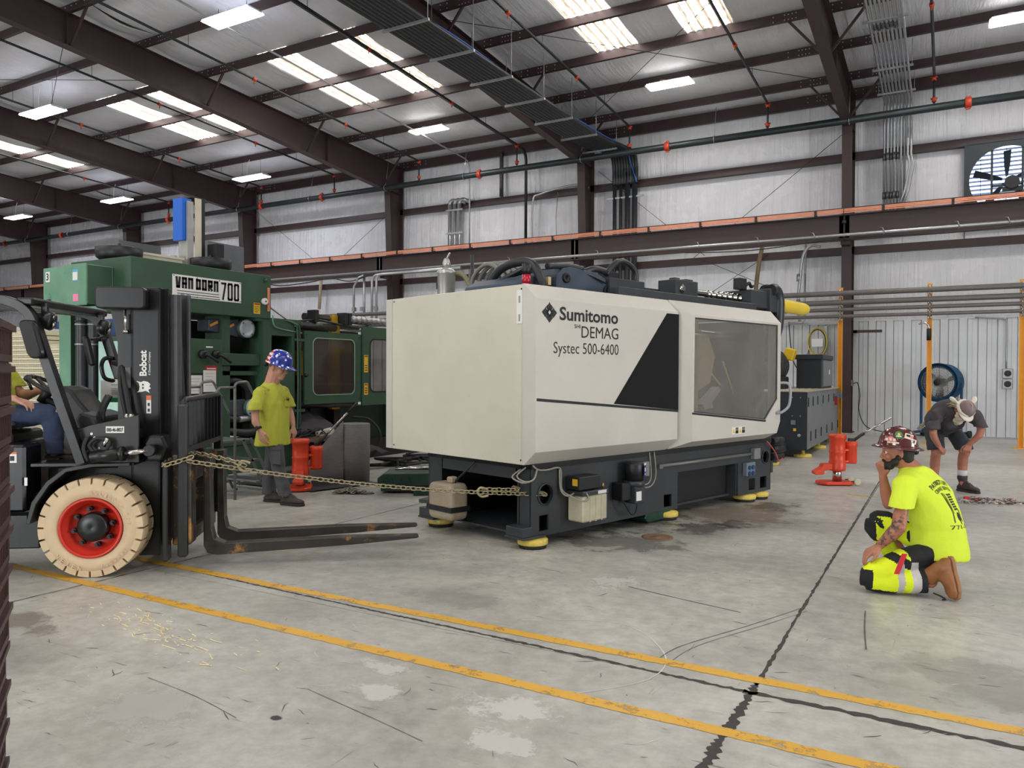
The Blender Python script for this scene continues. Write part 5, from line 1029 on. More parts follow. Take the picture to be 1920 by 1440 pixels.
MB().bx(-.5,-.05,0,3.3,.0,.5).build('base_beam',M_GRN,G,bev=.008); MB().bx(-.6,-.02,1.3,3.3,.5,.56).build('base_ledge',M_GRN,G)
MB().cyl((.02,.9,.06),(.02,3.5,.06),.045,n=12).build('floor_pipe',mat('pale_pipe',(150,154,152),.4,.2),G)
MB().bx(-.9,-.3,3.2,9,.0,.35).build('bed',M_DARK,G); MB().bx(-.8,-.5,3.6,9,.35,.95).build('bed_rail',mat('bed_green',(24,44,36),.5,0,.1),G)
for y in (3.95,5.6): MB().bx(-.6,-.3,y,y+.16,.3,1.0).build('bed_leg',M_DARK,G)
# upright tubes
for y,x in ((2.78,.02),(2.84,.0),(2.9,-.05)): MB().tube(smooth_path([(x-.1,y-.3,2.35),(x,y-.08,2.3),(x+.01,y,2.1),(x+.01,y,.75),(x,y-.05,.66),(x-.1,y-.25,.64)],5),.016,8).build('hydraulic_tube',M_GRN,G)
for z in (2.05,.95): MB().bx(-.04,.03,2.74,2.94,z-.02,z+.02).build('tube_clamp',M_GRN,G)
MB().tube(smooth_path([(.02,2.28,2.4),(.03,2.3,2.25),(.02,2.45,2.2),(.0,2.9,2.16)],5),.01,6).build('green_wire',M_GRNP,G); MB().bar((-.2,2.3,2.6),(-.3,3.0,2.32),.03,.012).bx(-.4,-.2,2.85,3.05,2.27,2.3).build('cream_strip',mat('cream_strip',(196,186,166),.5),G)
# gates
g1=MB(); n=5
g1.ring(rect_like(2.94,4.27,1.04,2.2,n),rr(3.13,4.1,1.19,2.09,.1,n),(-.02,0,0),Y_,Z_,(.04,0,0)); gate=g1.build('safety_gate',M_GRN,G)
MB().prism(rr(3.13,4.1,1.19,2.09,.1,n),(-.002,0,0),Y_,Z_,(.006,0,0)).build('gate_window',M_SMOKE,gate); MB().ring(rr(3.115,4.115,1.175,2.105,.11,n),rr(3.13,4.1,1.19,2.09,.1,n),(.02,0,0),Y_,Z_,(.006,0,0)).build('window_trim',mat('trim_pale',(140,160,140),.5),gate)
for y in (2.98,4.22):
    for z in (1.1,2.14): MB().cyl((.02,y,z),(.026,y,z),.012,n=8).build('screw',M_BLACK,gate)
MB().lathe([(.03,0),(.03,.03),(.015,.05)],(.02,2.96,1.5),(1,0,0),10).build('gate_latch',M_BLACK,gate)
g2=MB(); g2.ring(rect_like(4.29,6.0,.98,2.34,n),rr(4.5,5.8,1.22,2.12,.1,n),(.0,0,0),Y_,Z_,(.04,0,0)); gate2=g2.build('safety_gate',M_GRN,G)
MB().prism(rr(4.5,5.8,1.22,2.12,.1,n),(.02,0,0),Y_,Z_,(.006,0,0)).build('gate_window',M_SMOKE,gate2); MB().ring(rr(4.48,5.82,1.2,2.14,.11,n),rr(4.5,5.8,1.22,2.12,.1,n),(.04,0,0),Y_,Z_,(.006,0,0)).build('window_seal',M_BLACK,gate2)
for z0,z1 in ((1.55,1.85),(1.16,1.36)):
    MB().bx(.04,.044,4.33,4.43,z0,z1).build('warning_label',M_LABELY,gate2); MB().bx(.044,.045,4.34,4.42,z1-.035,z1-.01).build('label_bar',bpy.data.materials['red_print'],gate2)
    for k in range(3): MB().bx(.044,.045,4.345,4.41,z0+.03+.04*k,z0+.045+.04*k).build('label_line',M_INK,gate2)
MB().bx(-.34,-.26,3.86,4.05,.92,2.52).build('strong_back',M_YBR,G,label='worn yellow upright bar behind the gate'); MB().bx(-.45,-.4,3.2,3.6,1.25,2.1).build('mould_half',mat('brown_mould',(96,72,36),.5,.2,.3,4),G); MB().bx(-.4,-.36,3.15,3.35,1.5,1.9).build('yellow_bracket',M_YBR,G)
MB().bx(-.75,-.5,2.9,4.3,1.05,2.2).build('gate_interior',mat('interior_brown',(58,48,40),.6,0,.3,3),G)
for y0,y1,x,z,r in ((3.0,3.85,-.2,2.3,.07),(3.3,6.5,-.35,2.46,.06),(2.7,4.9,-.6,2.36,.05)): MB().cyl((x,y0,z),(x,y1,z),r,n=14).build('tie_bar',M_OILY,G)
pr=[(.042+.022*abs(math.sin(PI*i/4)),i*.0325) for i in range(49)]; MB().lathe(pr,(-.1,4.15,2.46),(0,1,0),14).build('screw_chain',M_STEEL,G)
for y in (3.3,4.0,4.1): MB().bx(-.28,-.1,y,y+.08,2.36,2.56).build('bar_clamp',M_BLACK,G)
MB().tube(smooth_path([(-.2,3.0,2.36),(-.15,3.4,2.4),(-.15,3.9,2.36),(-.1,4.3,2.32),(-.1,4.6,2.38)],6),.018,6).build('hydraulic_hose',M_CABLE,G)
MB().cyl((-.2,2.95,1.02),(-.2,4.25,1.0),.05,n=12).build('tie_bar',M_OILY,G)
# corrugated ducts and post under the header
MB().bx(-1.56,-1.3,.02,.22,0,2.34).build('end_post',M_GRNP,G); MB().bx(-1.3,-1.29,.02,.22,0,2.34).build('end_post_side',M_GRN,G)
for x,y,r,bend in ((-1.08,0.05,.085,0),(-.9,.1,.08,1)):
    pts=[(x,y,2.34),(x,y,1.9),(x,y,1.5),(x,y,1.2)]+([(x+.06,y-.05,.95),(x+.2,y-.12,.7),(x+.3,y-.15,.45)] if bend else [(x,y,.8),(x+.02,y,.3)])
    MB().tube(smooth_path(pts,8),r,14).build('flexible_duct',M_CABLE,G); 
    for z in (2.2,2.16,1.9): MB().cyl((x,y,z-.01),(x,y,z+.01),r+.008,n=14).build('duct_clip',M_STEEL if z<2.18 else M_BLACK,G)
# felt drape and clutter at its foot
b=MB(); vs=[];fs=[];N=16
for i in range(N+1):
    for k in range(7):
        u=i/N; vs.append((-9.2+.22*k,8.5+1.35*u,.55+.42*math.sin(PI*(u*.85+.1))*(1-k/8)-.055*k+.03*math.sin(i*1.7+k*1.1)))
for i in range(N):
    for k in range(6): q=i*7+k; fs.append((q,q+1,q+8,q+7))
o=b.add(vs,fs,True).build('felt_drape',M_FELTD,label='dark felt sheet draped over the bed of the green machine',cat='cloth'); sm=o.modifiers.new('s','SOLIDIFY'); sm.thickness=.008
t=thing('control_block','grey white valve box lying on cables at the green machine foot','box',(-8.42,8.95,.56),R(80)); MB().box((0,0,.05),(.3,.1,.1)).build('body',M_CREAM2,t,bev=.005,rot=(0,R(-10),0))
for x in (-.05,.03): MB().cyl((x,-.045,.05),(x,-.055,.05),.014,n=10).build('port',M_BLACK,t)
MB().box((.03,-.1,-.03),(.42,.05,.03),Mx.Rotation(R(-8),3,'Y')).build('yellow_slat',M_WOOD,label='pale wooden slat below the valve box on the green machine base',cat='board',loc=(-8.35,9.0,.55),rot=(0,0,R(80)))
t=MB()
for i in range(26):
    p=V((rnd.uniform(-8.75,-8.35),rnd.uniform(8.45,9.5),.6)); q=[p+V((rnd.uniform(-.12,.12),rnd.uniform(-.3,.3),rnd.uniform(-.04,.07))) for k in range(4)]; t.tube(smooth_path(q,4),rnd.uniform(.006,.014),6)
t.build('loose_cables',M_RUB,None,'tangle of loose black cables on the green machine base','cable',kind='stuff')
MB().prism([(0,0),(.95,.03),(1.0,.07),(.1,.06)],(-8.5,8.5,.5),(0,1,0),(0,0,1),(.3,0,0)).build('channel_scrap',mat('rust_plate',(92,70,62),.6,.1,.2,6),None,'rusty brown steel plate lying along the green machine base','plate')
t=thing('hose_coils','black hoses lying in loops on the floor left of the press','hose',(-8.0,11.1,0))
for k in range(7): 
    q=[(rnd.uniform(-.5,.5),-1.3+2.6*i/6+rnd.uniform(-.2,.2),.02+.022*k*.6) for i in range(7)]; MB().tube(smooth_path(q,6),.02,8).build('hose',M_RUB,t)
MB().tube(smooth_path([(-.7,-1.2,.8),(-.5,-1.0,.75),(-.35,-.9,.5),(-.4,-1.0,.2),(-.6,-1.2,.02)],6),.02,8).build('hose',M_RUB,t)
# backdrop left of it: cream tray stack and panels
M_TRAY=mat('cream_tray',(222,214,186),.5,0,.06,5)
def lattice():
    b=MB(); W2=1.25; 
    for k in range(33): b.bx(-W2+k*W2/32-.006,-W2+k*W2/32+.009,-.01,.0,.006,.072)
    b.bx(-W2,.02,-.012,.002,0,.014).bx(-W2,.02,-.012,.002,.034,.042).bx(-W2,.02,-.014,.004,.066,.08); b.bx(-W2,.0,.0,1.0,.0,.008).bx(-W2,0,.97,1.0,0,.075).bx(-.02,0,0,1,0,.075).bx(-W2,-W2+.02,0,1,0,.075)
    return b.mesh('tray')
def ORDN(n): return '%d%s'%(n,'th' if 10<n%100<14 else {1:'st',2:'nd',3:'rd'}.get(n%10,'th'))
TM=lattice(); TM.materials.append(M_TRAY)
for sx_,n_,nm_ in ((-13.5,28,'left'),(-12.2,25,'right')):
  for i in range(n_):
    o=bpy.data.objects.new('plastic_tray',TM); COL.objects.link(o); o.location=(sx_,7.5,.08*i); tag(o,'cream lattice plastic tray behind the forklift driver, %s from the top of the %s stack'%(('topmost' if i==n_-1 else ORDN(n_-i)),nm_),'tray','stacked cream trays')
MB().bx(-1.5,-.0,.0,1.0,0,2.35).build('wrapped_pallet',M_LABELW,None,'white wrapped pallet load left of the cream tray stack','pallet',loc=(-14.78,7.5,0))
MB().bx(-1.4,1.2,0,.25,2.1,2.52).bx(-1.4,-1.3,0,.2,0,2.1).bx(1.1,1.2,0,.2,0,2.1).build('blue_hood',mat('hood_blue',(38,66,116),.5,0,.06),None,'blue rack panel standing behind the green machine post','rack',loc=(-13.9,8.7,0))
MB().bx(-.28,.2,0,.4,0,2.05).build('brown_board',mat('brown_board',(150,84,50),.55,0,.06),None,'orange brown panel board standing left of the mint cabinet','panel',loc=(-11.75,7.1,0))
MB().bx(-2.5,.5,0,.12,2.4,3.4).bx(-2.4,-2.3,.02,.1,0,2.4).bx(.3,.4,.02,.1,0,2.4).build('grey_partition',M_PALE,None,'pale grey partition panel high behind the cream tray stack','panel',loc=(-15.2,10.2,-.15))
# ================================================================ the forklift
M_FB=mat('truck_black',(15,16,18),.36,0,.12,4,wear=(34,34,36),ws=6,wt=.7)
M_MAST=mat('mast_grey',(84,84,86),.35,.4,.2,5,wear=(54,54,56),ws=3,wt=.6)
M_TYRE=mat('cream_tyre',(206,182,148),.7,0,.08,6,wear=(176,150,116),ws=5,wt=.66)
M_RED=mat('red_rim',(200,48,34),.35,0,.06)
M_SEAT=mat('black_vinyl',(30,30,32),.5,0,.1)
M_FORK=mat('fork_steel',(60,57,54),.35,.5,.2,6,wear=(168,122,66),ws=3.2,wt=.56)
T=thing('forklift','black forklift with a cream tyre on a red rim, at the left edge','forklift',(-5.56,3.42,0),R(38))
def arc_text(s,mtl,parent,c,r,a0,da,h,y,flip=False,ext=.004):
    for i,ch in enumerate(s):
        if ch==' ': continue
        a=R(a0-da*i) if not flip else R(a0+da*i)
        d=V((math.cos(a),0,math.sin(a))); ux=V((math.sin(a),0,-math.cos(a))); uy=d
        if flip: ux,uy=-ux,-uy
        w=h*.62; o=V(c)+d*r+ux*(-w/2)+V((0,y,0))+(uy*(-h) if flip else V())
        fit_text(ch,'tyre_letter',mtl,parent,o,ux,uy,w,h,.02,ext=ext)
def wheel(x,y,r,w,side,detail):
    c=(x,y,r)
    s=side; prof=[(r*.6,.02),(r*.62,.0),(r*.74,-.004),(r*.86,.0),(r*.885,.012),(r*.89,.03),(r*.89,w-.03),(r*.86,w),(r*.6,w)]
    tyre=MB().lathe(prof,c,(0,s,0),48,ends=False).build('tyre',M_TYRE,T)
    for k in range(24):
        a0=2*PI*k/24; a1=a0+2*PI/24*.84
        for lo,hi,off in ((0,w*.56,0),(w*.5,w,PI/24)):
            vs=[]
            for a in (a0+off,(a0+a1)/2+off,a1+off):
                for rr_,yy in ((r*.84,lo),(r*.985,lo+.004),(r,lo+.02 if lo==0 else lo),(r,hi-(.02 if hi==w else 0)),(r*.985,hi-.004),(r*.84,hi)): vs.append((x+rr_*math.cos(a),y+s*yy,r+rr_*math.sin(a)))
            fs=[]
            for j in range(2):
                for i in range(5): fs.append((6*j+i,6*j+i+1,6*j+i+7,6*j+i+6))
            fs+=[tuple(range(6)),tuple(range(12,18))]; MB().add(vs,fs).build('tread_lug',M_TYRE,tyre)
    MB().lathe([(r*.6,.01),(r*.6,-.008),(r*.565,-.012),(r*.55,.0),(r*.54,.03),(r*.5,.04),(r*.48,.09),(r*.3,.1),(r*.28,.1)],c,(0,s,0),48,ends=False).build('rim',M_RED,T)
    hub=MB().lathe([(r*.3,.1),(r*.29,.03),(r*.26,.02),(r*.06,.015),(r*.0,.02)],c,(0,s,0),32).build('hub',M_FB,T)
    for k in range(8):
        a=2*PI*k/8+.2; d=V((math.cos(a),0,math.sin(a)))*r*.37; p=V(c)+d; MB().cyl(p+V((0,s*.1,0)),p+V((0,s*.05,0)),.02,n=6).cyl(p+V((0,s*.05,0)),p+V((0,s*.03,0)),.011,n=8).build('wheel_bolt',M_BLACK,hub)
    return tyre
R0=.375
ty=wheel(0,0,R0,.26,1,True)
arc_text('SOLIDPRO 700',M_TYRE,ty,(0,0,R0),R0*.68,88,7.4,.03,-.006)
arc_text('NEXEN',M_TYRE,ty,(0,0,R0),R0*.68+.034,222,8.5,.036,-.006,flip=True)
arc_text('7.00-12',M_TYRE,ty,(0,0,R0),R0*.68+.028,286,6.5,.026,-.006,flip=True)
wheel(0,1.15,R0,.26,-1,False); 
wheel(-1.45,.12,.28,.2,1,False); wheel(-1.45,1.03,.28,.2,-1,False)
MB().cyl((0,.2,R0),(0,.95,R0),.09,n=12).build('front_axle',M_FB,T)
# chassis and body
b=MB(); b.bx(-1.9,-.42,.16,.99,.2,.62).bx(-.42,.12,.3,.85,.22,.8); b.build('chassis',M_FB,T,bev=.01)
MB().prism([(-1.95,.3),(-1.2,.3),(-.62,.52),(-.6,1.0),(-1.2,1.04),(-1.9,1.12),(-2.05,.9)],(0,.03,0),X_,Z_,(0,1.09,0)).build('counterweight',M_FB,T,bev=.03,seg=2)
sb=MB().bx(-.78,-.46,.02,.3,.5,1.0).build('side_step',M_FB,T,bev=.02); MB().bx(-.72,-.44,.0,.3,.42,.48).build('step_plate',M_FB,T)
MB().bx(-.575,-.515,.016,.02,.87,.95).build('warning_sticker',M_LABELW,sb); MB().bx(-.575,-.515,.0145,.016,.935,.95).build('sticker_band',mat('sticker_orange',(220,110,50),.5,0,0),sb); MB().bx(-.56,-.53,.0145,.016,.885,.92).build('sticker_mark',M_INK,sb)
MB().bx(-.46,-.44,.01,.014,.7,.76).build('white_tag',M_LABELW,sb)
fd=[(-.44,.42),(-.40,.58),(-.30,.73),(-.17,.83),(.0,.86),(.28,.865),(.28,.84),(.02,.835),(-.16,.80),(-.28,.70),(-.37,.56),(-.41,.42)]
MB().prism(fd,(0,-.02,0),X_,Z_,(0,.3,0)).build('fender',M_FB,T,bev=.004)
MB().bx(-.42,.3,.02,.3,.84,.86).bx(-.42,.1,.3,.85,.6,.64).build('floor_plate',M_FB,T)
cw=MB().prism([(-.12,.86),(-.12,1.1),(-.02,1.14),(.33,1.22),(.33,.86)],(0,.03,0),X_,Z_,(0,.035,0)).build('cowl_side',mat('cowl_black',(42,41,40),.45,0,.1),T,bev=.004)
MB().bx(.1,.23,.026,.03,1.085,1.135).build('number_plate',M_LABELW,cw); fit_text('000-46-8827','lettering',M_INK,cw,(.106,.0255,1.097),X_,Z_,.118,.026,.03)
MB().bx(-.1,.3,.065,.3,1.02,1.1).build('cowl_top',M_FB,T,bev=.01)
for x,z in ((.02,1.05),(.05,.97),(.1,1.0),(-.03,.95),(.0,1.08)): MB().cyl((x,.026,z),(x,.031,z),.01,n=8).build('bolt',M_STEEL,cw)
MB().prism([(-.1,0),(.02,.03),(.1,.01),(-.02,-.03)],(.05,.15,1.145),X_,Y_,(0,0,.003)).build('paper_slip',M_LABELW,T)
# tilt cylinder
tc=MB().cyl((.02,-.03,.91),(.25,-.03,.935),.045,n=18).lathe([(.055,0),(.055,.03)],(.22,-.03,.932),(1,0,.12),16).build('tilt_cylinder',M_FB,T); MB().cyl((.25,-.03,.935),(.4,.02,.95),.02,n=12).build('tilt_rod',M_CHROME,T); MB().lathe([(.04,-.03),(.045,-.025),(.045,.025),(.04,.03)],(.41,.03,.95),(0,1,0),16).build('rod_eye',M_FB,T)
MB().prism([(.36,.86),(.34,1.0),(.38,1.06),(.48,1.06),(.52,.96),(.48,.86)],(0,.1,0),X_,Z_,(0,.18,0)).build('mast_bracket',M_FB,T,bev=.02,seg=2)
MB().tube(smooth_path([(.03,-.02,.95),(.0,-.02,1.0),(.06,-.02,1.05),(.14,-.02,1.02),(.12,-.03,.96)],5),.014,8).build('hydraulic_hose',M_RUB,T); MB().tube(smooth_path([(.0,-.03,.88),(-.04,-.02,.97),(-.02,.0,1.06)],4),.018,8).build('hydraulic_hose',M_RUB,T); MB().cyl((.1,-.02,.99),(.13,-.02,1.05),.016,n=8).build('hose_fitting',M_CHROME,T)
# mast: rails
def rail(a0,a1,b0,b1,z0,z1,mtl,name='mast_rail',open_=1):
    k=MB(); w=.016; s_=1 if b1>b0 else -1
    k.bx(a0,a1,min(b0,b0+s_*w),max(b0,b0+s_*w),z0,z1).bx(a0,a0+.022,min(b0,b1),max(b0,b1),z0,z1).bx(a1-.022,a1,min(b0,b1),max(b0,b1),z0,z1); return k.build(name,mtl,T,bev=.003)
rail(.2,.42,.27,.36,.1,2.21,M_FB); rail(.3,.46,.345,.41,.16,2.21,M_FB); rail(.40,.53,.40,.46,.2,2.17,M_MAST)
rail(.2,.42,.91,.82,.1,2.21,M_MAST); rail(.3,.46,.835,.77,.16,2.21,M_MAST); rail(.38,.52,.78,.72,.2,2.2,M_MAST)
for z in (.3,1.15,2.1): MB().bx(.22,.3,.28,.9,z,z+.1).build('mast_crossbar',M_FB,T)
for y in (.47,.71): MB().cyl((.34,y,.12),(.34,y,1.5),.04,n=14).cyl((.34,y,1.5),(.34,y,2.1),.026,n=12).build('lift_cylinder',M_FB,T)
for y in (.52,.58,.64): MB().tube(smooth_path([(.46,y,2.05),(.48,y,1.6),(.5,y,1.3),(.54,y,1.22),(.56,y,1.05),(.5,y,.9)],5),.016,8).build('mast_hose',M_RUB,T)
MB().bx(.1,.2,.28,.34,.1,2.0).build('mast_back_flange',M_FB,T); MB().bx(.16,.2,.26,.28,1.42,1.58).build('grey_bracket',mat('mid_grey',(84,84,84),.5),T)
gd=MB(); gd.prism(rr(-.02,.345,2.03,2.2,.035),(0,.14,0),X_,Z_,(0,.1,0)); gd.build('hose_guard',M_FB,T,bev=.012,seg=2)
MB().prism([(.04,2.04),(.2,2.04),(.2,1.74),(.1,1.74)],(0,.3,0),X_,Z_,(0,.1,0)).build('guard_bracket',M_FB,T); MB().cyl((.17,.24,1.85),(.17,.24,2.05),.01,n=8).cyl((.155,.24,1.86),(.19,.24,1.86),.016,n=8).build('guard_bolt',M_CHROME,T)
fit_text('Bobcat','lettering',M_LABELW,T,(.315,.269,1.515),Z_,(-1,0,0),.2,.05,.03); fit_text('A Doosan Company','lettering',M_LABELW,T,(.345,.269,1.52),Z_,(-1,0,0),.185,.016,.01)
MB().prism([(-.045,.05),(-.03,.035),(.0,.03),(.028,.036),(.045,.055),(.036,.02),(.045,.0),(.038,-.03),(.02,-.05),(.0,-.042),(-.012,-.055),(-.025,-.035),(-.05,-.045),(-.032,-.015),(-.04,.01)],(.295,.268,1.43),Z_,(-1,0,0),(0,-.001,0)).build('emblem',M_LABELW,T)
for z in (1.42,1.445): MB().prism(rr(-.008,.008,-.006,.006,.004,2),(.29,.2665,z),Z_,(-1,0,0),(0,-.0008,0)).build('emblem_eye',M_FB,T)
MB().bx(.315,.35,.267,.27,1.22,1.36).build('warning_strip',M_LABELW,T); MB().bx(.315,.35,.2655,.267,1.325,1.36).build('strip_orange',bpy.data.materials['sticker_orange'],T)
for z in (1.29,1.245): MB().bx(.325,.34,.2655,.267,z-.012,z+.012).build('strip_mark',M_INK,T)
# hoses and hangtag by the mast
for k,(x,y) in enumerate(((.18,.2),(.22,.17))):
    MB().tube(smooth_path([(-.2,1.05,1.62),(-.02,.7,1.6),(.1,.35,1.62),(x-.04,y+.02,1.45),(x,y,1.25),(x+.02,y,1.14),(x-.01,y-.02,1.06),(x-.08,y-.02,.98)],6),.018,8).build('hydraulic_hose',M_RUB,T); MB().cyl((x+.015,y,1.22),(x+.02,y,1.14),.022,n=10).cyl((x+.01,y-.01,1.1),(x-.03,y-.02,1.03),.022,n=10).build('hose_fitting',M_CHROME,T)
# carriage, backrest, forks
ca=MB(); ca.bx(.6,.66,.15,1.05,.68,.8).bx(.6,.66,.15,1.05,.2,.3).bx(.54,.62,.3,.36,.2,.9).bx(.54,.62,.8,.86,.2,.9); ca.build('carriage',M_FORK,T,bev=.006)
MB().bx(.5,.54,.02,.13,.1,.86).build('side_shift_plate',M_FB,T,bev=.01); MB().bx(.54,.68,.14,.3,.2,.9).build('carriage_plate',M_FORK,T,bev=.01)
br_=MB(); 
br_.bx(.62,.69,-.02,.04,.14,1.3).build('backrest_upright',M_FB,T,bev=.012); MB().bx(.62,.69,1.16,1.21,.35,1.34).build('backrest_upright',M_FB,T,bev=.012)
MB().tube([(.655,.01,1.25),(.655,.02,1.31),(.655,.06,1.335),(.655,1.14,1.345),(.655,1.18,1.33),(.655,1.185,1.28)],.022,8).build('backrest_top',M_FB,T); MB().bx(.63,.68,.02,1.18,.93,.97).build('backrest_bottom',M_FB,T)
for k in range(9): y=.12+.118*k; MB().bx(.64,.672,y-.006,y+.006,.95,1.34).build('backrest_bar',M_FB,T)
MB().bx(.62,.68,1.14,1.2,.28,.95).build('backrest_strut',M_FB,T)
for y in (.33,.8):
    tz=.03
    fk=[(.74,.86),(.79,.86),(.8,.3),(.82,.21),(.9,.175),(1.8,.17+tz),(2.43,.165+tz),(2.45,.155+tz),(2.43,.145+tz),(1.9,.105+tz),(.84,.085),(.77,.1),(.74,.16)]
    MB().prism(fk,(0,y-.055,0),X_,Z_,(0,.11,0)).build('fork',M_FORK,T,bev=.005)
    MB().bx(.68,.8,y-.06,y+.06,.8,.88).build('fork_hook',M_FORK,T,bev=.006)
# overhead guard
def post(y,x0=0):
    p=[(-.05+x0,y,.86),(-.18+x0,y,1.26),(-.29+x0,y,1.61),(-.38+x0,y,1.9),(-.44+x0,y,2.0),(-.54+x0*.6,y,2.055),(-.7,y,2.08),(-1.4,y,2.12),(-1.5,y,2.08),(-1.6,y,1.9),(-1.7,y,1.1)]
    p=smooth_path(p,4); k=MB(); 
    prof=[]; vs=[];fs=[]
    for i,q in enumerate(p):
        d=(p[min(i+1,len(p)-1)]-p[max(i-1,0)]).normalized(); n_=V((-d.z,0,d.x))
        for u_,v_ in ((-1,-1),(1,-1),(1,1),(-1,1)): vs.append(q+n_*u_*.032+V((0,1,0))*v_*.045)
        if i:
            for e in range(4): f=(i-1)*4; fs.append((f+e,f+(e+1)%4,f+4+(e+1)%4,f+4+e))
    fs+=[(0,1,2,3),tuple(len(vs)-4+j for j in range(4))]
    return k.add(vs,fs).build('guard_post',M_FB,T,bev=.012,seg=2)
post(0.0); post(1.1,.09)
MB().prism([(-.5,-.02),(-.38,-.02),(-.27,1.13),(-.4,1.13)],(0,0,2.03),X_,Y_,(0,0,.06)).build('guard_front_bar',M_FB,T,bev=.015,seg=2); MB().bx(-1.45,-1.35,-.02,1.12,2.06,2.13).build('guard_rear_bar',M_FB,T,bev=.015)
for k in range(6): y=.15+.16*k; MB().bar((-.45,y,2.06),(-1.4,y,2.1),.03,.05).build('guard_bar',M_FB,T)
for y,dx in ((.1,.12),(.98,.2)):
    MB().lathe([(.03,0),(.065,.02),(.07,.08),(.06,.09)],(-.5+dx,y,1.94),(1,0,-.25),16).build('work_light',M_FB,T)
    for dz in (-.03,.03): MB().lathe([(.03,0),(.02,.012),(.0,.016)],(-.412+dx,y,1.925+dz),(1,0,-.25),12).build('lamp_lens',M_CHROME,T)
    MB().bx(-.49+dx,-.45+dx,y-.02,y+.02,1.97,2.06).build('lamp_bracket',M_FB,T)
mi=MB(); mi.prism(rr(-.085,.085,-.145,.145,.06),(-.35,-.06,1.78),(.8,-.6,0),(-.25,0,.97),(-.03,-.03,0)); mi.build('mirror',M_FB,T,bev=.012,seg=2); MB().bar((-.33,-.0,1.74),(-.35,-.06,1.78),.02).build('mirror_arm',M_FB,T)
mi=MB(); mi.prism(rr(-.03,.03,-.13,.13,.025),(-.33,.92,1.72),(.8,-.6,0),(-.2,0,.97),(-.03,-.03,0)); mi.build('mirror',M_FB,T,bev=.01); MB().bar((-.24,1.06,1.86),(-.33,.92,1.82),.016).build('mirror_arm',M_FB,T)
MB().tube(smooth_path([(-.2,1.03,1.66),(-.25,1.0,1.66),(-.27,.98,1.6),(-.25,.98,1.5),(-.2,1.0,1.47),(-.14,1.03,1.47)],5),.018,8).build('grab_handle',M_FB,T)
hg=MB().prism([(-.06,-.1),(.06,-.1),(.06,.08),(.02,.1),(-.02,.1),(-.06,.08)],(-.15,1.0,1.38),(1,-.1,0),(0,0,1),(0,-.003,0)).build('hang_tag',M_LABELW,T); MB().prism([(-.06,-.1),(.06,-.1),(.06,-.06),(-.06,-.06)],(-.15,.996,1.38),(1,-.1,0),(0,0,1),(0,-.003,0)).build('tag_green_band',mat('tag_green',(30,130,70),.5,0,0),hg)
for z in (1.35,1.365,1.38,1.395,1.43): MB().bx(-.195,-.11,.985,.9875,z,z+.006).build('tag_line',bpy.data.materials['grey_print'],hg)
MB().prism([(-.06,-.08),(.03,-.08),(.03,.1),(-.06,.1)],(-.23,1.01,1.37),(1,-.1,0),(0,0,1),(0,-.002,0)).build('paper_tag',M_LABELW,T)
# cab interior
MB().prism([(-.42,.64),(-.16,.64),(-.02,.86),(-.02,1.1),(-.1,1.18),(-.2,1.3),(-.27,1.4),(-.36,1.44),(-.40,1.4),(-.34,1.2),(-.36,.9)],(0,.35,0),X_,Z_,(0,.42,0)).build('dashboard',M_SEAT,T,bev=.03,seg=2)
MB().prism([(-.2,1.1),(.02,1.1),(.0,1.2),(-.12,1.24)],(0,.12,0),X_,Z_,(0,.6,0)).build('dash_console',M_SEAT,T,bev=.02,seg=2)
MB().lathe([(.045,0),(.05,.02),(.05,.05),(.03,.06)],(-.18,.16,1.12),(-.5,-.8,0),14).build('key_switch',M_BLACK,T)
sc_=V((-.5,.55,1.42)); ax=V((.5,0,.86)).normalized(); 
ua,va=V((.86,0,-.5)),V((0,1,0))
MB().tube(arc(sc_,.17,0,360,32,ua*-1,va),.017,8,True).build('steering_rim',M_SEAT,T)
sw=MB(); 
for a in (20,160,270): sw.bar(sc_-ax*.03,sc_+(ua*-1)*.16*math.cos(R(a))+va*.16*math.sin(R(a)),.03,.014)
sw.cyl(sc_-ax*.14,sc_-ax*.0,.04,n=12).build('steering_spokes',M_SEAT,T); MB().cyl((-.34,.55,1.2),tuple(sc_-ax*.1),.03,n=10).build('steering_column',M_SEAT,T)
MB().cyl((-.62,.50,1.4),(-.64,.48,1.47),.012,n=8).ell((-.64,.48,1.49),.03).build('spinner_knob',M_SEAT,T)
for y,x in ((.3,.0),(.26,.03)): MB().tube(smooth_path([(x-.04,y,1.15),(x-.03,y,1.25),(x+.02,y,1.36)],4),.022,8).build('control_lever',M_SEAT,T)
MB().bx(-1.2,-.66,.28,.82,.95,1.08).build('seat_cushion',M_SEAT,T,bev=.04,seg=3); MB().prism([(-1.2,1.05),(-1.06,1.05),(-1.16,1.75),(-1.28,1.75)],(0,.3,0),X_,Z_,(0,.5,0)).build('seat_back',M_SEAT,T,bev=.04,seg=3)
MB().bx(-1.2,-.64,.2,.9,.62,.95).build('seat_base',M_FB,T,bev=.02); MB().bx(-.9,-.62,.22,.28,1.12,1.16).build('arm_rest',M_SEAT,T,bev=.015)
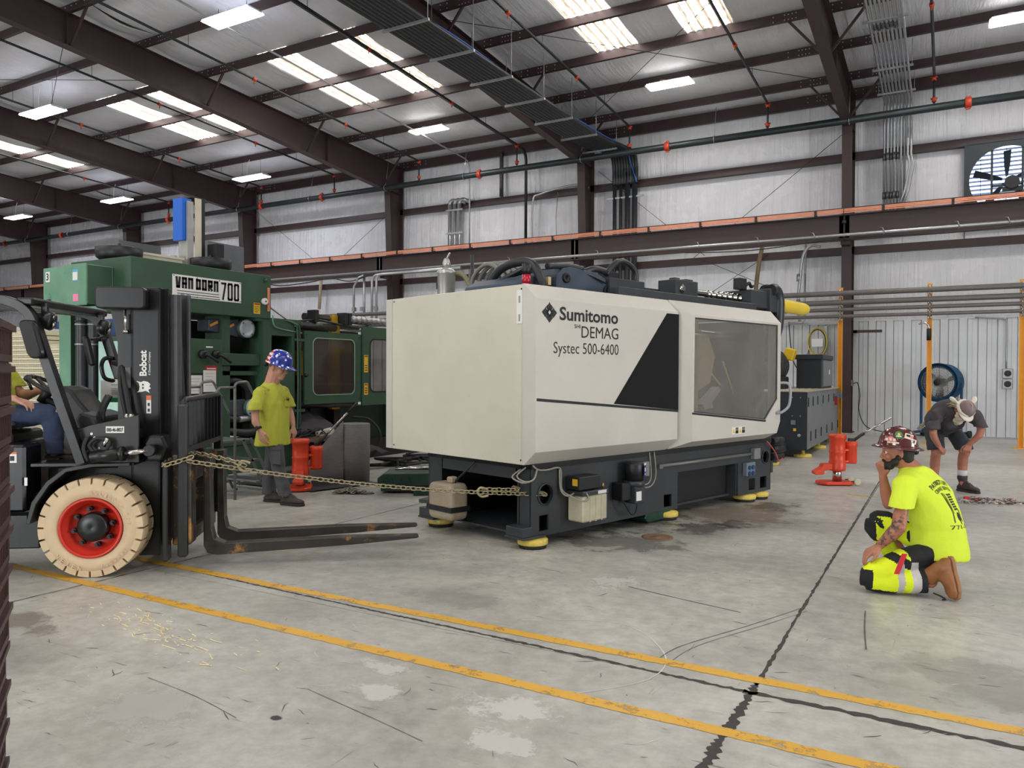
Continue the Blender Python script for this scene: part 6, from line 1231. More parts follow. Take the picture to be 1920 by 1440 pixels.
# ---------------------------------------------------------------- tow chain from the carriage to the press
CHp=V((-3.16,5.92,.47)); uu=V((math.cos(R(72.956)),math.sin(R(72.956)),0)); vv=V((-uu.y,uu.x,0))
def fkw(x,y,z): c,s=math.cos(R(38)),math.sin(R(38)); return V((-5.56+x*c-y*s,3.42+x*s+y*c,z))
t=thing('tow_chain','rusty tow chain stretched from the forklift backrest to the hole in the press base','chain')
def lay(path,step=.0425):
    P_=smooth_path(path,10); d=[0]
    for i in range(1,len(P_)): d.append(d[-1]+(P_[i]-P_[i-1]).length)
    n=int(d[-1]/step)
    for k in range(n+1):
        s=min(k*step,d[-1]-1e-6); i=max(j for j in range(len(d)) if d[j]<=s); i=min(i,len(P_)-2); f=(s-d[i])/(d[i+1]-d[i]); p=P_[i].lerp(P_[i+1],f); tg=(P_[i+1]-P_[i]).normalized()
        q=tg.to_track_quat('X','Z'); from mathutils import Quaternion as Qn
        o=bpy.data.objects.new('link',LK); COL.objects.link(o); o.parent=t; o.location=p; o.rotation_mode='QUATERNION'; o.rotation_quaternion=q@Qn((1,0,0),R(45 if k%2 else -45))
A0=fkw(.72,-.04,.87); A1=CHp+uu*.175-vv*.03+V((0,0,.0)); 
mid=A0.lerp(A1,.5)+V((0,0,-.055)); 
lay([A0,A0.lerp(A1,.25)+V((0,0,-.04)),mid,A0.lerp(A1,.75)+V((0,0,-.04)),A1])
lay([A0+V((0,0,.03)),fkw(.6,-.045,.86),fkw(.52,0,.84),fkw(.5,.2,.85),fkw(.54,.35,.88),fkw(.70,.2,.87)+V((0,0,.04)),A0.lerp(A1,.1)+V((.0,0,.035)),A0.lerp(A1,.14)+V((0,0,.0))])
B1=A0.lerp(A1,.8)+V((0,0,-.035))
lay([B1+V((0,0,.03)),B1.lerp(A1,.5)+V((0,0,.035)),CHp-uu*.03+V((0,0,.06))+vv*.2,CHp+uu*.05+vv*.1+V((0,0,.03)),CHp+uu*.2+vv*.03])
for c in (A0.lerp(A1,.14),B1):
    dd=(A1-A0).normalized(); q=[c+dd*.02+V((0,0,.03)),c-dd*.04+V((0,0,.04)),c-dd*.07+V((0,0,.0)),c-dd*.03+V((0,0,-.035)),c+dd*.03+V((0,0,-.02))]
    MB().tube(smooth_path(q,5),.011,8).build('grab_hook',M_CHAIN,t)
# ================================================================ people
from mathutils import noise as NZ
from mathutils.bvhtree import BVHTree
def loft(b,secs,n=22,p=2.3):
    """closed skin over elliptical sections (centre, half-axis A, half-axis B)"""
    vs=[];fs=[]
    for c,A,B_ in secs:
        c,A,B_=V(c),V(A),V(B_)
        for i in range(n):
            t=2*PI*i/n; ca,sa=math.cos(t),math.sin(t); vs.append(c+A*math.copysign(abs(ca)**(2/p),ca)+B_*math.copysign(abs(sa)**(2/p),sa))
    for j in range(len(secs)-1):
        for i in range(n): fs.append((j*n+i,j*n+(i+1)%n,(j+1)*n+(i+1)%n,(j+1)*n+i))
    fs+=[tuple(range(n-1,-1,-1)),tuple(range((len(secs)-1)*n,len(secs)*n))]
    return b.add(vs,fs,True)
def chain(b,*pr):
    for i in range(len(pr)-1): b.cap(pr[i][0],pr[i+1][0],pr[i][1],pr[i+1][1])
    return b
def skin(b,name,mtl,parent,vox,it=4,wr=None,paint=None,label=None,mloc=None):
    me=b.mesh('tmp'); o=bpy.data.objects.new('tmp',me); COL.objects.link(o)
    r=o.modifiers.new('r','REMESH'); r.mode='VOXEL'; r.voxel_size=vox; r.use_smooth_shade=True
    s=o.modifiers.new('s','SMOOTH'); s.factor=.5; s.iterations=it
    out=bpy.data.meshes.new_from_object(o.evaluated_get(bpy.context.evaluated_depsgraph_get())); bpy.data.objects.remove(o); bpy.data.meshes.remove(me)
    if wr:
        amp,sc=wr; sc=V(sc)
        off=[]
        for v in out.vertices:
            q=V((v.co.x*sc.x,v.co.y*sc.y,v.co.z*sc.z)); off.append(v.normal*(amp*(NZ.noise(q)+.6*NZ.noise(q*2.1)-.25*abs(NZ.noise(q*1.3+V((5,3,1)))))))
        for v,d in zip(out.vertices,off): v.co+=d
    out.materials.clear()
    for mm in (mtl if isinstance(mtl,list) else [mtl]): out.materials.append(mm)
    if paint:
        for p in out.polygons: p.material_index=paint(p.center,p.normal)
    for p in out.polygons: p.use_smooth=True
    ob=bpy.data.objects.new(name,out); COL.objects.link(ob); ob.parent=parent
    if mloc is not None: ob.matrix_local=mloc
    if label: ob['label']=label
    return ob
def hframe(C,f,pitch,roll=0):
    """head frame: x forward, y left, z up, nodded down by pitch degrees"""
    f=V(f).normalized(); l=V((-f.y,f.x,0)).normalized(); z=V((0,0,1)); fh=f*math.cos(R(pitch))-z*math.sin(R(pitch)); uh=fh.cross(l)
    M=Mx.Identity(4)
    for i in range(3): M[i][0]=fh[i]; M[i][1]=l[i]; M[i][2]=uh[i]; M[i][3]=V(C)[i]
    return M@Mx.Rotation(R(roll),4,'X')
def head(b,M,s,neck,nr=.056):
    b0=MB(); E=b0.ell
    E((-.008,0,.018),(.096,.076,.104)); E((.025,0,-.045),(.066,.06,.07)); E((.062,0,-.1),(.03,.034,.024)); E((.04,0,.03),(.06,.066,.06))
    b0.cap((.088,0,.006),(.108,0,-.034),.009,.012); E((.1,.012,-.04),.011); E((.1,-.012,-.04),.011)
    b0.cap((.078,-.036,.024),(.078,.036,.024),.013); E((.064,.042,-.03),(.026,.022,.026)); E((.064,-.042,-.03),(.026,.022,.026))
    E((.09,0,-.066),(.011,.025,.006)); E((.087,0,-.08),(.011,.022,.008)); E((.0,0,-.055),(.06,.058,.06))
    for sg in (-1,1): E((-.008,sg*.077,-.012),(.018,.010,.031))
    T=M@Mx.Diagonal((s,s,s,1)); b.add([T@p for p in b0.v],b0.f,True)
    b.cap(T@V((-.02,0,-.05)),V(neck),nr*s,nr*1.12*s)
def eyes(parent,M,s):
    for sg in (-1,1):
        o=MB().ell((.077*s,sg*.031*s,.0),.0125*s).build('eye',M_EYE,parent); o.matrix_local=M
        p=MB().ell((.0868*s,sg*.032*s,-.001*s),.0055*s).build('pupil',M_INK,o)
def hand(b,w,d,n,side,curl=(20,35,25),L=1.0,spread=.0225,thumb=.6):
    """palm, four unequal bent fingers and a thumb leaving the side of the palm; n points out of the palm"""
    w,d,n=V(w),V(d).normalized(),V(n); n=(n-d*n.dot(d)).normalized(); t=d.cross(n)*side
    kn=[]
    for i,(q,l) in enumerate(((1.5,.078),(.5,.088),(-.5,.08),(-1.5,.062))):
        k=w+d*(.088-.005*abs(i-1))*L+t*q*spread*L; kn.append((k,l*L)); b.cap(w+t*q*.011*L+d*.012,k,.0145*L,.0125*L)
    b.ell(w+d*.05*L,(.034*L,.034*L,.034*L)) if False else None
    for i,(k,l) in enumerate(kn):
        a=0; p=k; dd=d
        for j,fr in enumerate((.46,.30,.24)):
            a+=R(curl[j]*(1+.1*i)); dd=d*math.cos(a)+n*math.sin(a); q=p+dd*l*fr; b.cap(p,q,(.0100-.0009*j)*L,(.0093-.0009*j)*L,10); p=q
    b0=w+d*.022*L+t*.026*L+n*.006; p1=b0+(d*.62+t*.62+n*.35*thumb).normalized()*.042*L; p2=p1+(d*.86+t*.1+n*.5*thumb).normalized()*.034*L; p3=p2+(d*.9-t*.12+n*.5*thumb).normalized()*.026*L
    chain(b,(w+t*.012,.016*L),(b0,.0145*L),(p1,.0115*L),(p2,.0102*L),(p3,.0085*L))
def boot(parent,H,f,u,shaft,mu,ms,s=1.0,lace=True,name='boot',rs=.052,paint=None):
    H,f,u=V(H),V(f).normalized(),V(u); u=(u-f*u.dot(f)).normalized(); l=u.cross(f)
    P_=lambda a,b_,c: H+(f*a+l*b_+u*c)*s
    b=MB(); loft(b,[(P_(.0,0,.045),l*.034*s,u*.02*s),(P_(.02,0,.05),l*.040*s,u*.032*s),(P_(.1,0,.055),l*.041*s,u*.042*s),(P_(.17,0,.05),l*.048*s,u*.034*s),(P_(.235,0,.045),l*.046*s,u*.027*s),(P_(.275,0,.04),l*.028*s,u*.018*s)],18)
    chain(b,(P_(.06,0,.075),.045*s),(P_(.07,0,.115),.046*s),(V(shaft),rs)); b.cap(P_(.1,0,.09),P_(.16,0,.065),.036*s,.036*s)
    o=skin(b,name,mu,parent,.011,3,(.004,(14,14,14)))
    k=MB(); out=[(-.012,.0),(-.005,.028),(.03,.042),(.1,.04),(.17,.052),(.23,.05),(.275,.03),(.288,0)]; poly=out+[(x,-y) for x,y in out[-2:0:-1]]
    k.prism(poly,P_(0,0,0),f*s,l*s,u*.026*s); k.build('sole',ms,o,bev=.004)
    if lace:
        for i in range(5): q=P_(.165-.022*i,0,.095+.012*i); MB().tube([q-l*.024*s,q+u*.004,q+l*.024*s],.004,5).build('lace',M_RUB,o)
    return o
M_EYE=mat('eye_white',(225,220,215),.3,0,0)
M_SK1=mat('skin_fair',(204,150,128),.5,0,.06,14); M_SK2=mat('skin_tan',(172,112,86),.5,0,.1,14); M_SK3=mat('skin_ruddy',(170,112,92),.5,0,.1,12)
M_TAT=mat('skin_tattoo',(170,110,86),.5,0,.1,14,wear=(76,60,56),ws=16,wt=.49)
M_HV1=mat('dirty_hivis',(190,194,70),.85,0,.08,5,wear=(146,140,56),ws=7,wt=.6,bump=.15,bscale=30); M_HV2=mat('bright_hivis',(212,232,58),.85,0,.05,4,bump=.12,bscale=26)
M_CARGO=mat('grey_cargo_cloth',(82,82,86),.9,0,.12,8,bump=.2,bscale=30); M_HVP=mat('hivis_trouser',(220,236,30),.8,0,.06,5,bump=.15,bscale=30); M_BLKP=mat('black_trouser',(24,25,28),.85,0,.15,8); M_REFL=mat('reflective_band',(190,186,184),.4,.2,.05)
M_DENIM=mat('blue_denim',(50,62,88),.9,0,.2,7,wear=(84,98,122),ws=5,wt=.64,bump=.25,bscale=40); M_TEE=mat('charcoal_tee',(70,66,70),.9,0,.1,6,bump=.15,bscale=30); M_SHORT=mat('dark_shorts',(50,54,60),.9,0,.12,7)
M_HAIRB=mat('black_hair',(26,22,20),.55,0,.25,40,bump=.5,bscale=120); M_HAIRG=mat('grey_blond_hair',(176,158,128),.7,0,.25,30,bump=.6,bscale=90); M_BEARD=mat('pale_beard',(206,194,172),.75,0,.18,30,bump=.7,bscale=80); M_HAIRR=mat('short_brown_hair',(116,82,58),.7,0,.2,40)
M_SHOE=mat('dark_shoe',(66,62,56),.8,0,.2,20); M_SOLE=mat('dark_sole',(46,44,42),.8,0,.1); M_TANB=mat('tan_leather',(140,88,48),.6,0,.16,9,wear=(100,62,34),ws=8,wt=.62); M_TANS=mat('tan_sole',(150,104,70),.7,0,.1); M_BRNB=mat('brown_leather',(60,48,42),.65,0,.16,10)
M_FLAG=bpy.data.materials.new('flag_hat'); M_FLAG.use_nodes=True
def _fl():
    nt=M_FLAG.node_tree; L=nt.links; b=nt.nodes['Principled BSDF']; b.inputs['Roughness'].default_value=.18; b.inputs['Coat Weight'].default_value=.6
    tc=nd(nt,'ShaderNodeTexCoord'); sp=nd(nt,'ShaderNodeSeparateXYZ'); L.new(tc.outputs['Object'],sp.inputs[0])
    def rampc(f,p,c0,c1):
        r=nd(nt,'ShaderNodeValToRGB'); r.color_ramp.interpolation='CONSTANT'; e=r.color_ramp.elements; e[0].color=c0; e[1].position=p; e[1].color=c1; L.new(f,r.inputs[0]); return r.outputs[0]
    wv=nd(nt,'ShaderNodeTexWave'); wv.bands_direction='Z'; wv.inputs['Scale'].default_value=7; wv.inputs['Distortion'].default_value=2.2; wv.inputs['Detail'].default_value=1; wv.inputs['Detail Scale'].default_value=6; L.new(tc.outputs['Object'],wv.inputs['Vector'])
    st=rampc(wv.outputs['Fac'],.5,rgb(196,28,44),rgb(236,234,236))
    vo=nd(nt,'ShaderNodeTexVoronoi'); vo.inputs['Scale'].default_value=21; L.new(tc.outputs['Object'],vo.inputs['Vector'])
    sr=rampc(vo.outputs['Distance'],.27,rgb(240,240,248),rgb(30,52,158))
    n=nd(nt,'ShaderNodeTexNoise'); n.inputs['Scale'].default_value=16; L.new(tc.outputs['Object'],n.inputs['Vector'])
    a=nd(nt,'ShaderNodeMath',operation='MULTIPLY_ADD'); a.inputs[1].default_value=.07; L.new(n.outputs['Fac'],a.inputs[0]); L.new(sp.outputs['X'],a.inputs[2])
    g=nd(nt,'ShaderNodeMath',operation='GREATER_THAN'); g.inputs[1].default_value=-.01; L.new(a.outputs[0],g.inputs[0])
    m_=nd(nt,'ShaderNodeMix',data_type='RGBA'); L.new(g.outputs[0],m_.inputs[0]); L.new(st,m_.inputs[6]); L.new(sr,m_.inputs[7]); L.new(m_.outputs[2],b.inputs['Base Color'])
_fl()
def dome(b,rx,ry,h,z0,n=36,k=10):
    vs=[];fs=[]
    for j in range(k+1):
        t=PI/2*j/k
        for i in range(n): a=2*PI*i/n; vs.append((rx*math.cos(t)**.8*math.cos(a),ry*math.cos(t)**.8*math.sin(a),z0+h*math.sin(t)**.9))
    for j in range(k):
        for i in range(n): fs.append((j*n+i,j*n+(i+1)%n,(j+1)*n+(i+1)%n,(j+1)*n+i))
    return b.add(vs,fs,True)
def brim(b,rx,ry,w,drop,z0,n=48):
    vs=[];fs=[]
    for f_,dz in ((0,.004),(.5,-drop*.35),(1,-drop),(1,-drop-.005),(.5,-drop*.35-.006),(0,-.004)):
        for i in range(n): a=2*PI*i/n; ww=w(a)*f_; vs.append(((rx+ww)*math.cos(a),(ry+ww)*math.sin(a),z0+dz))
    for j in range(5):
        for i in range(n): fs.append((j*n+i,j*n+(i+1)%n,(j+1)*n+(i+1)%n,(j+1)*n+i))
    return b.add(vs,fs,True)
CF=R(29.5693)
# ---------------------------------------------------------------- 1: young worker standing
p=thing('person','person in a dirty yellow tee and stars and stripes hard hat standing looking down','person',(-6.83,6.53,0),CF)
f=V((.95,-.31,0)); l=V((.31,.95,0)); z=V((0,0,1)); s=1.17
M=hframe((-.04,-.01,1.612),(.97,-.25,0),17)
b=MB(); head(b,M,s,(-.12,0,1.40),.068)
chain(b,((-.12,0,1.39),.06),((-.11,0,1.2),.09),((-.09,0,.9),.09)); chain(b,((-.19,-.15,1.31),.03),((-.12,0,1.34),.04),((-.05,.14,1.31),.03))
aR=[((-.2,-.2,1.3),.036),((-.225,-.265,1.06),.043),((-.215,-.285,.98),.045),((-.165,-.29,.885),.029)]; aL=[((-.035,.19,1.3),.036),((.04,.21,1.055),.042),((.06,.19,.98),.043),((.092,.15,.905),.028)]
chain(b,*aR); chain(b,*aL); hand(b,(-.162,-.29,.875),(.28,-.0,-.95),(.5,.8,0),1,(14,22,16),1.12); hand(b,(.093,.148,.895),(.2,.02,-.97),(-.9,.2,0),-1,(22,34,22),1.08)
chain(b,((-.1,-.08,.85),.07),((0,-.12,.43),.05),((.09,-.14,.1),.04)); chain(b,((-.06,.09,.85),.07),((-.17,.1,.42),.05),((-.17,.1,.1),.04))
skin(b,'body',M_SK1,p,.0065,3); eyes(p,M,s)
b=MB(); loft(b,[((-.1,.0,.69),f*.178,l*.235),((-.1,.0,.8),f*.172,l*.225),((-.095,0,1.0),f*.15,l*.21),((-.105,0,1.18),f*.145,l*.22),((-.12,0.01,1.3),f*.13,l*.225),((-.125,.005,1.38),f*.10,l*.16),((-.122,0,1.43),f*.082,l*.09)])
loft(b,[((-.15,-.08,1.32),f*.09,z*.075),((-.2,-.18,1.31),f*.088,z*.055-l*.05),((-.218,-.235,1.21),f*.082,l*.082),((-.226,-.265,1.11),f*.09,l*.088)],18,2); loft(b,[((-.1,.08,1.32),f*.09,z*.075),((-.045,.17,1.315),f*.088,z*.055+l*.05),((-.0,.2,1.23),f*.08,l*.08),((.025,.215,1.13),f*.086,l*.086)],18,2); b.ell((-.19,-.165,1.29),.1); b.ell((-.05,.16,1.29),.1); b.ell((-.2,-.2,1.22),.09)
sh=skin(b,'shirt',M_HV1,p,.011,9,(.013,(10,10,3.0)))
MB().prism(rr(-.05,.05,-.06,.06,.012,3),(.055,.02,1.2),(.31,.95,0),(0,0,1),f*.012).build('pocket',M_HV1,sh,bev=.003); fit_text('M','pocket_print',M_INK,sh,V((.045,.0,1.21))+f*.016,l,z,.045,.03,.02)
b=MB(); loft(b,[((-.085,0,.88),f*.12,l*.17),((-.085,0,.8),f*.13,l*.18),((-.085,0,.74),f*.11,l*.15)])
loft(b,[((-.08,-.08,.82),f*.11,l*.09),((-.04,-.1,.66),f*.10,l*.088),((0,-.125,.43),f*.078,l*.075),((.05,-.135,.25),f*.075,l*.07),((.085,-.14,.1),f*.082,l*.072)],18); loft(b,[((-.09,.08,.82),f*.11,l*.09),((-.13,.09,.64),f*.098,l*.088),((-.165,.1,.42),f*.078,l*.075),((-.18,.1,.25),f*.074,l*.07),((-.185,.1,.09),f*.08,l*.072)],18)
tr=skin(b,'cargo_trousers',M_CARGO,p,.011,5,(.012,(7,7,6)))
MB().prism(rr(-.07,.07,-.1,.1,.015,3),(.0,-.205,.58),f,z,l*-.02).build('cargo_pocket',M_CARGO,tr,bev=.006); MB().prism(rr(-.072,.072,-.02,.02,.01,3),(.0,-.222,.665),f,z,l*-.012).build('pocket_flap',M_CARGO,tr,bev=.004)
boot(p,(.035,-.115,.0),(.93,-.34,0),(0,0,1),(.085,-.135,.16),M_SHOE,M_SOLE,1.08,True,'shoe',.05); boot(p,(-.235,.1,.0),(.95,-.2,0),(0,0,1),(-.18,.1,.16),M_SHOE,M_SOLE,1.05,True,'shoe',.05)
b=MB(); dome(b,.135,.11,.13,.045); brim(b,.13,.106,lambda a:.012+.055*max(0,math.cos(a))**3,.02,.045); o=b.build('hard_hat',M_FLAG,p,label='stars and stripes hard hat'); o.matrix_local=M@Mx.Rotation(R(2),4,'Y')@Mx.Diagonal((s,s,s,1))
o=MB().tube([(-.1,-.08,.0),(-.13,0,-.02),(-.1,.08,.0)],.014,8).ell((-.14,0,-.015),(.025,.03,.025)).build('hat_ratchet',M_RUB,p); o.matrix_local=M@Mx.Diagonal((s,s,s,1))
b=MB(); b.ell((-.02,0,.03),(.093,.0795,.09)); o=b.build('hair',M_HAIRR,p); o.matrix_local=M@Mx.Diagonal((s,s,s,1))
o=MB().lathe([(.036,-.014),(.037,0),(.036,.014)],(-.178,-.289,.905),(.5,-.04,-.86),18).build('wrist_watch',M_RUB,p); MB().cyl((-.185,-.325,.91),(-.186,-.337,.912),.022,n=16).build('watch_face',M_BLACK,o)
# ---------------------------------------------------------------- 2: kneeling worker
p=thing('person','person kneeling in bright yellow tee and maroon full brim hard hat, back to the camera','person',(-.104,6.265,0),CF)
f=V((-.91,.41,0)).normalized(); l=V((-.41,-.91,0)).normalized(); fu=V((-.66,.75,0)); lu=V((-.75,-.66,0))
M=hframe((-.172,.115,.985),(-.96,.28,0),2); s=1.02
b=MB(); head(b,M,s,(-.07,.1,.86),.06)
chain(b,((-.065,.1,.84),.06),((.02,.04,.65),.09),((.06,0,.4),.1))
chain(b,((-.19,-.07,.74),.036),((-.275,-.135,.56),.048),((-.285,-.14,.48),.05),((-.325,-.115,.42),.046),((-.378,-.06,.335),.03)); chain(b,((.1,.21,.75),.036),((-.17,.24,.585),.046),((-.2,.22,.66),.042),((-.245,.18,.795),.029))
hand(b,(-.38,-.055,.33),(-.8,.1,-.55),(.3,.1,-.9),1,(16,26,20),1.08); hand(b,(-.247,.178,.80),(-.32,-.2,.93),(.75,.1,.25),-1,(55,50,30),1.08)
chain(b,((0,-.09,.3),.08),((-.44,-.05,.1),.055),((-.08,-.18,.11),.045)); chain(b,((.09,.11,.3),.08),((-.25,.25,.47),.055),((-.01,.25,.12),.045))
def ptat(c,n): return 1 if (c.z<.64 and c.z>.34 and c.y<0 and c.x<-.2) else 0
bd=skin(b,'body',[M_SK2,M_TAT],p,.0065,3,None,ptat); eyes(p,M,s)
b=MB(); loft(b,[((.075,-.01,.25),f*.19,l*.21),((.075,0,.34),f*.19,l*.215),((.072,.01,.45),f*.18,l*.205),((.05,.03,.58),(f+fu)*.085,(l+lu)*.112),((.015,.06,.7),fu*.155,lu*.235),((-.025,.085,.79),fu*.13,lu*.225),((-.05,.095,.845),fu*.10,lu*.15),((-.066,.1,.885),fu*.08,lu*.085)],26)
b.ell((-.2,-.06,.75),.095); b.ell((.09,.2,.75),.095)
loft(b,[((-.13,-.0,.78),fu*.09,z*.09),((-.2,-.06,.78),fu*.09,z*.03+lu*.06),((-.235,-.1,.7),fu*.086,lu*.08),((-.262,-.125,.615),fu*.092,lu*.085)],18,2); loft(b,[((.04,.16,.80),fu*.09,z*.08),((.1,.21,.77),fu*.09,z*.03-lu*.06),((.03,.225,.71),fu*.05+z*.06,lu*.08),((-.05,.23,.66),fu*.05+z*.06,lu*.082)],18,2)
sh=skin(b,'shirt',M_HV2,p,.011,5,(.010,(6,6,5)))
def pk(c,n):
    if c.x<-.395 and c.z<.17 and (c.x<-.455 or c.z<.035): return 1        # kneeling knee pad
    if c.y>.12 and c.z>.30:                                                # raised knee cap
        if (c.x<-.24 and n.x<-.45) or (c.z>.40 and n.z>.5): return 1
    if c.z<.03 and -.45<c.x<-.3: return 1
    if c.z<.24 and c.y<.06:
        if c.x>-.165: return 1
        if -.215<c.x<-.165 or -.305<c.x<-.262: return 2
    if c.x>-.2-(c.z-.2)*.3 and c.y<.08 and c.z>.15: return 1
    if c.z>.19 and -.36<c.x<-.19 and c.y<.05 and abs((c.z-.2)-(-.25-c.x)*.55-.035)<.035: return 1
    return 0
b=MB(); loft(b,[((.07,0,.42),f*.15,l*.18),((.065,0,.32),f*.165,l*.19),((.05,0,.22),f*.13,l*.16)])
loft(b,[((.0,-.08,.29),z*.095,l*.1),((-.16,-.09,.24),z*.092+f*.03,l*.1),((-.32,-.075,.175),z*.085+f*.03,l*.092),((-.41,-.06,.14),z*.08+f*.04,l*.085),((-.47,-.05,.11),z*.07+f*.02,l*.07),((-.51,-.045,.09),z*.045,l*.045)],18); loft(b,[((-.47,-.05,.085),z*.07,l*.065),((-.40,-.065,.085),z*.082,l*.078),((-.28,-.11,.09),z*.086,l*.08),((-.18,-.145,.1),z*.085,l*.078),((-.10,-.18,.115),z*.08,l*.075)],18)
loft(b,[((.06,.11,.31),z*.1,l*.1),((-.06,.16,.37),z*.095,l*.1),((-.18,.22,.44),z*.085,l*.088),((-.255,.25,.465),z*.07,l*.075),((-.3,.26,.455),z*.045,l*.045)],18); loft(b,[((-.26,.25,.46),f*.07,l*.075),((-.25,.26,.38),f*.08,l*.078),((-.14,.265,.22),f*.078,l*.076),((-.02,.255,.1),f*.08,l*.078)],18)
tr=skin(b,'work_trousers',[M_HVP,M_BLKP,M_REFL],p,.0085,4,(.010,(9,9,9)),pk)
MB().prism([(0,0),(.034,0),(.034,-.15),(0,-.15)],(-.305,-.225,.315),(.95,-.3,0),(.36,.0,.93),l*.008).build('red_strap',mat('red_cloth',(196,34,48),.7,0,.05),tr,label='red strap hanging at the hip')
boot(p,(.045,-.205,.285),(.05,-.24,-.95),(-.97,-.2,.0),(-.09,-.185,.14),M_TANB,M_TANS,1.0,False,'boot',.058); boot(p,(.06,.24,.0),f,(0,0,1),(.0,.25,.14),M_TANB,M_TANS,1.0,True,'boot',.05)
MB().tube(smooth_path([(-.1,-.25,.05),(-.06,-.27,.035),(-.03,-.28,.015),(-.05,-.27,.01)],4),.006,5).build('hem_cord',M_RUB,tr)
M_MHAT=mat('maroon_hat',(82,36,34),.16,0,.05,6,coat=.6)
b=MB(); dome(b,.13,.108,.135,.045); brim(b,.128,.106,lambda a:.045,.018,.048); b.tube([(-.128,0,.05),(-.1,0,.12),(-.05,0,.165),(0,0,.183),(.05,0,.165),(.1,0,.12),(.128,0,.05)],.008,8)
ht=b.build('hard_hat',M_MHAT,p,label='glossy maroon full brim hard hat with stickers'); MH=M@Mx.Rotation(R(-6),4,'Y')@Mx.Diagonal((s,s,s,1)); ht.matrix_local=MH
def project(me_ob,target,dirn,off=.002):
    """wrap a flat print onto the surface it is printed on"""
    t=BVHTree.FromPolygons([v.co for v in target.data.vertices],[tuple(q.vertices) for q in target.data.polygons]); d=V(dirn).normalized()
    for v in me_ob.data.vertices:
        h=t.ray_cast(v.co-d*.6,d,1.5)
        if h[0] is not None: v.co=h[0]-d*off
def sticker(poly,o,ux,uy,mtl,name,parent,target,dirn,off,sub=2):
    bm=bmesh.new(); o,ux,uy=V(o),V(ux),V(uy); vs=[bm.verts.new(o+ux*x+uy*y) for x,y in poly]; bm.faces.new(vs)
    bmesh.ops.triangulate(bm,faces=bm.faces[:]); bmesh.ops.subdivide_edges(bm,edges=bm.edges[:],cuts=sub,use_grid_fill=True)
    me=bpy.data.meshes.new(name); bm.to_mesh(me); bm.free(); me.materials.append(mtl); ob=bpy.data.objects.new(name,me); COL.objects.link(ob); ob.parent=parent; project(ob,target,dirn,off); return ob
M_STG=mat('sticker_green',(40,120,76),.4,0,0); M_STP=mat('sticker_pink',(206,120,120),.4,0,0); M_STW=mat('sticker_cream',(226,206,184),.4,0,0)
LD=(0,-1,0)
circ=[(.026*math.cos(2*PI*i/16),.026*math.sin(2*PI*i/16)) for i in range(16)]
fx=lambda a,c: (a,.2,c)
sticker(circ,(.018,.2,.125),(-1,0,0),(0,0,1),M_STG,'sticker',ht,ht,LD,.0015); sticker([(a*.35,c*.35+.006) for a,c in circ],(.018,.2,.125),(-1,0,0),(0,0,1),M_LABELY,'sticker_mark',ht,ht,LD,.0025); sticker([(-.018,-.012),(.018,-.012),(.014,-.004),(-.014,-.004)],(.018,.2,.125),(-1,0,0),(0,0,1),M_STW,'sticker_mark',ht,ht,LD,.0025)
sticker([(-.05,0),(.05,0),(.05,.01),(-.05,.01)],(.065,.2,.064),(-1,0,0),(0,0,1),M_STW,'sticker',ht,ht,LD,.0015); sticker([(-.038,0),(.038,0),(.03,.022),(.016,.02),(.012,.034),(-.012,.034),(-.016,.02),(-.03,.022)],(.068,.2,.076),(-1,0,0),(0,0,1),M_STP,'sticker',ht,ht,LD,.0015)
for k in range(3): sticker([(-.006,-.008),(.006,-.008),(.006,.01),(-.006,.01)],(.09-.022*k,.2,.088),(-1,0,0),(0,0,1),M_STW,'sticker_mark',ht,ht,LD,.0025)
sticker([(-.03,-.018),(.03,-.018),(.03,.018),(-.03,.018)],(-.05,.2,.12),(-.97,0,-.22),(-.22,0,.97),M_STW,'sticker',ht,ht,LD,.0015); sticker([(-.02,-.003),(.008,-.003),(.008,.012),(-.02,.012)],(-.05,.2,.12),(-.97,0,-.22),(-.22,0,.97),M_INK,'sticker_mark',ht,ht,LD,.0025); sticker([(a*.4+.02,c*.4) for a,c in circ],(-.05,.2,.12),(-.97,0,-.22),(-.22,0,.97),M_STP,'sticker_mark',ht,ht,LD,.0025)
sticker([(-.016,-.016),(.016,-.016),(.016,.016),(-.016,.016)],(-.088,.2,.085),(-.97,0,-.22),(-.22,0,.97),M_STW,'sticker',ht,ht,LD,.0015); sticker([(-.01,-.01),(.004,-.01),(.004,.01),(-.01,.01)],(-.088,.2,.085),(-.97,0,-.22),(-.22,0,.97),M_INK,'sticker_mark',ht,ht,LD,.0025)
b=MB(); b.ell((-.04,0,-.005),(.072,.083,.07)); b.ell((-.055,0,-.05),(.052,.07,.045)); o=skin(b,'hair',M_HAIRB,p,.008,2,(.004,(30,30,30)),None,None,M@Mx.Diagonal((s,s,s,1)))
b=MB(); 
for y_,x_,z_,r_ in ((.0,.075,-.105,.034),(.03,.06,-.095,.034),(-.03,.06,-.095,.034),(.055,.03,-.07,.03),(-.055,.03,-.07,.03),(.066,.005,-.035,.022),(-.066,.005,-.035,.022),(.0,.095,-.06,.012),(.02,.092,-.062,.011),(-.02,.092,-.062,.011)): b.ell((x_,y_,z_),r_)
skin(b,'beard',M_HAIRB,p,.007,2,(.003,(40,40,40)),None,None,M@Mx.Diagonal((s,s,s,1)))
o=MB().tube([(-.09,-.07,.01),(-.118,0,.0),(-.09,.07,.01)],.012,8).ell((-.122,.0,-.002),(.02,.03,.022)).build('hat_ratchet',M_RUB,p); o.matrix_local=M
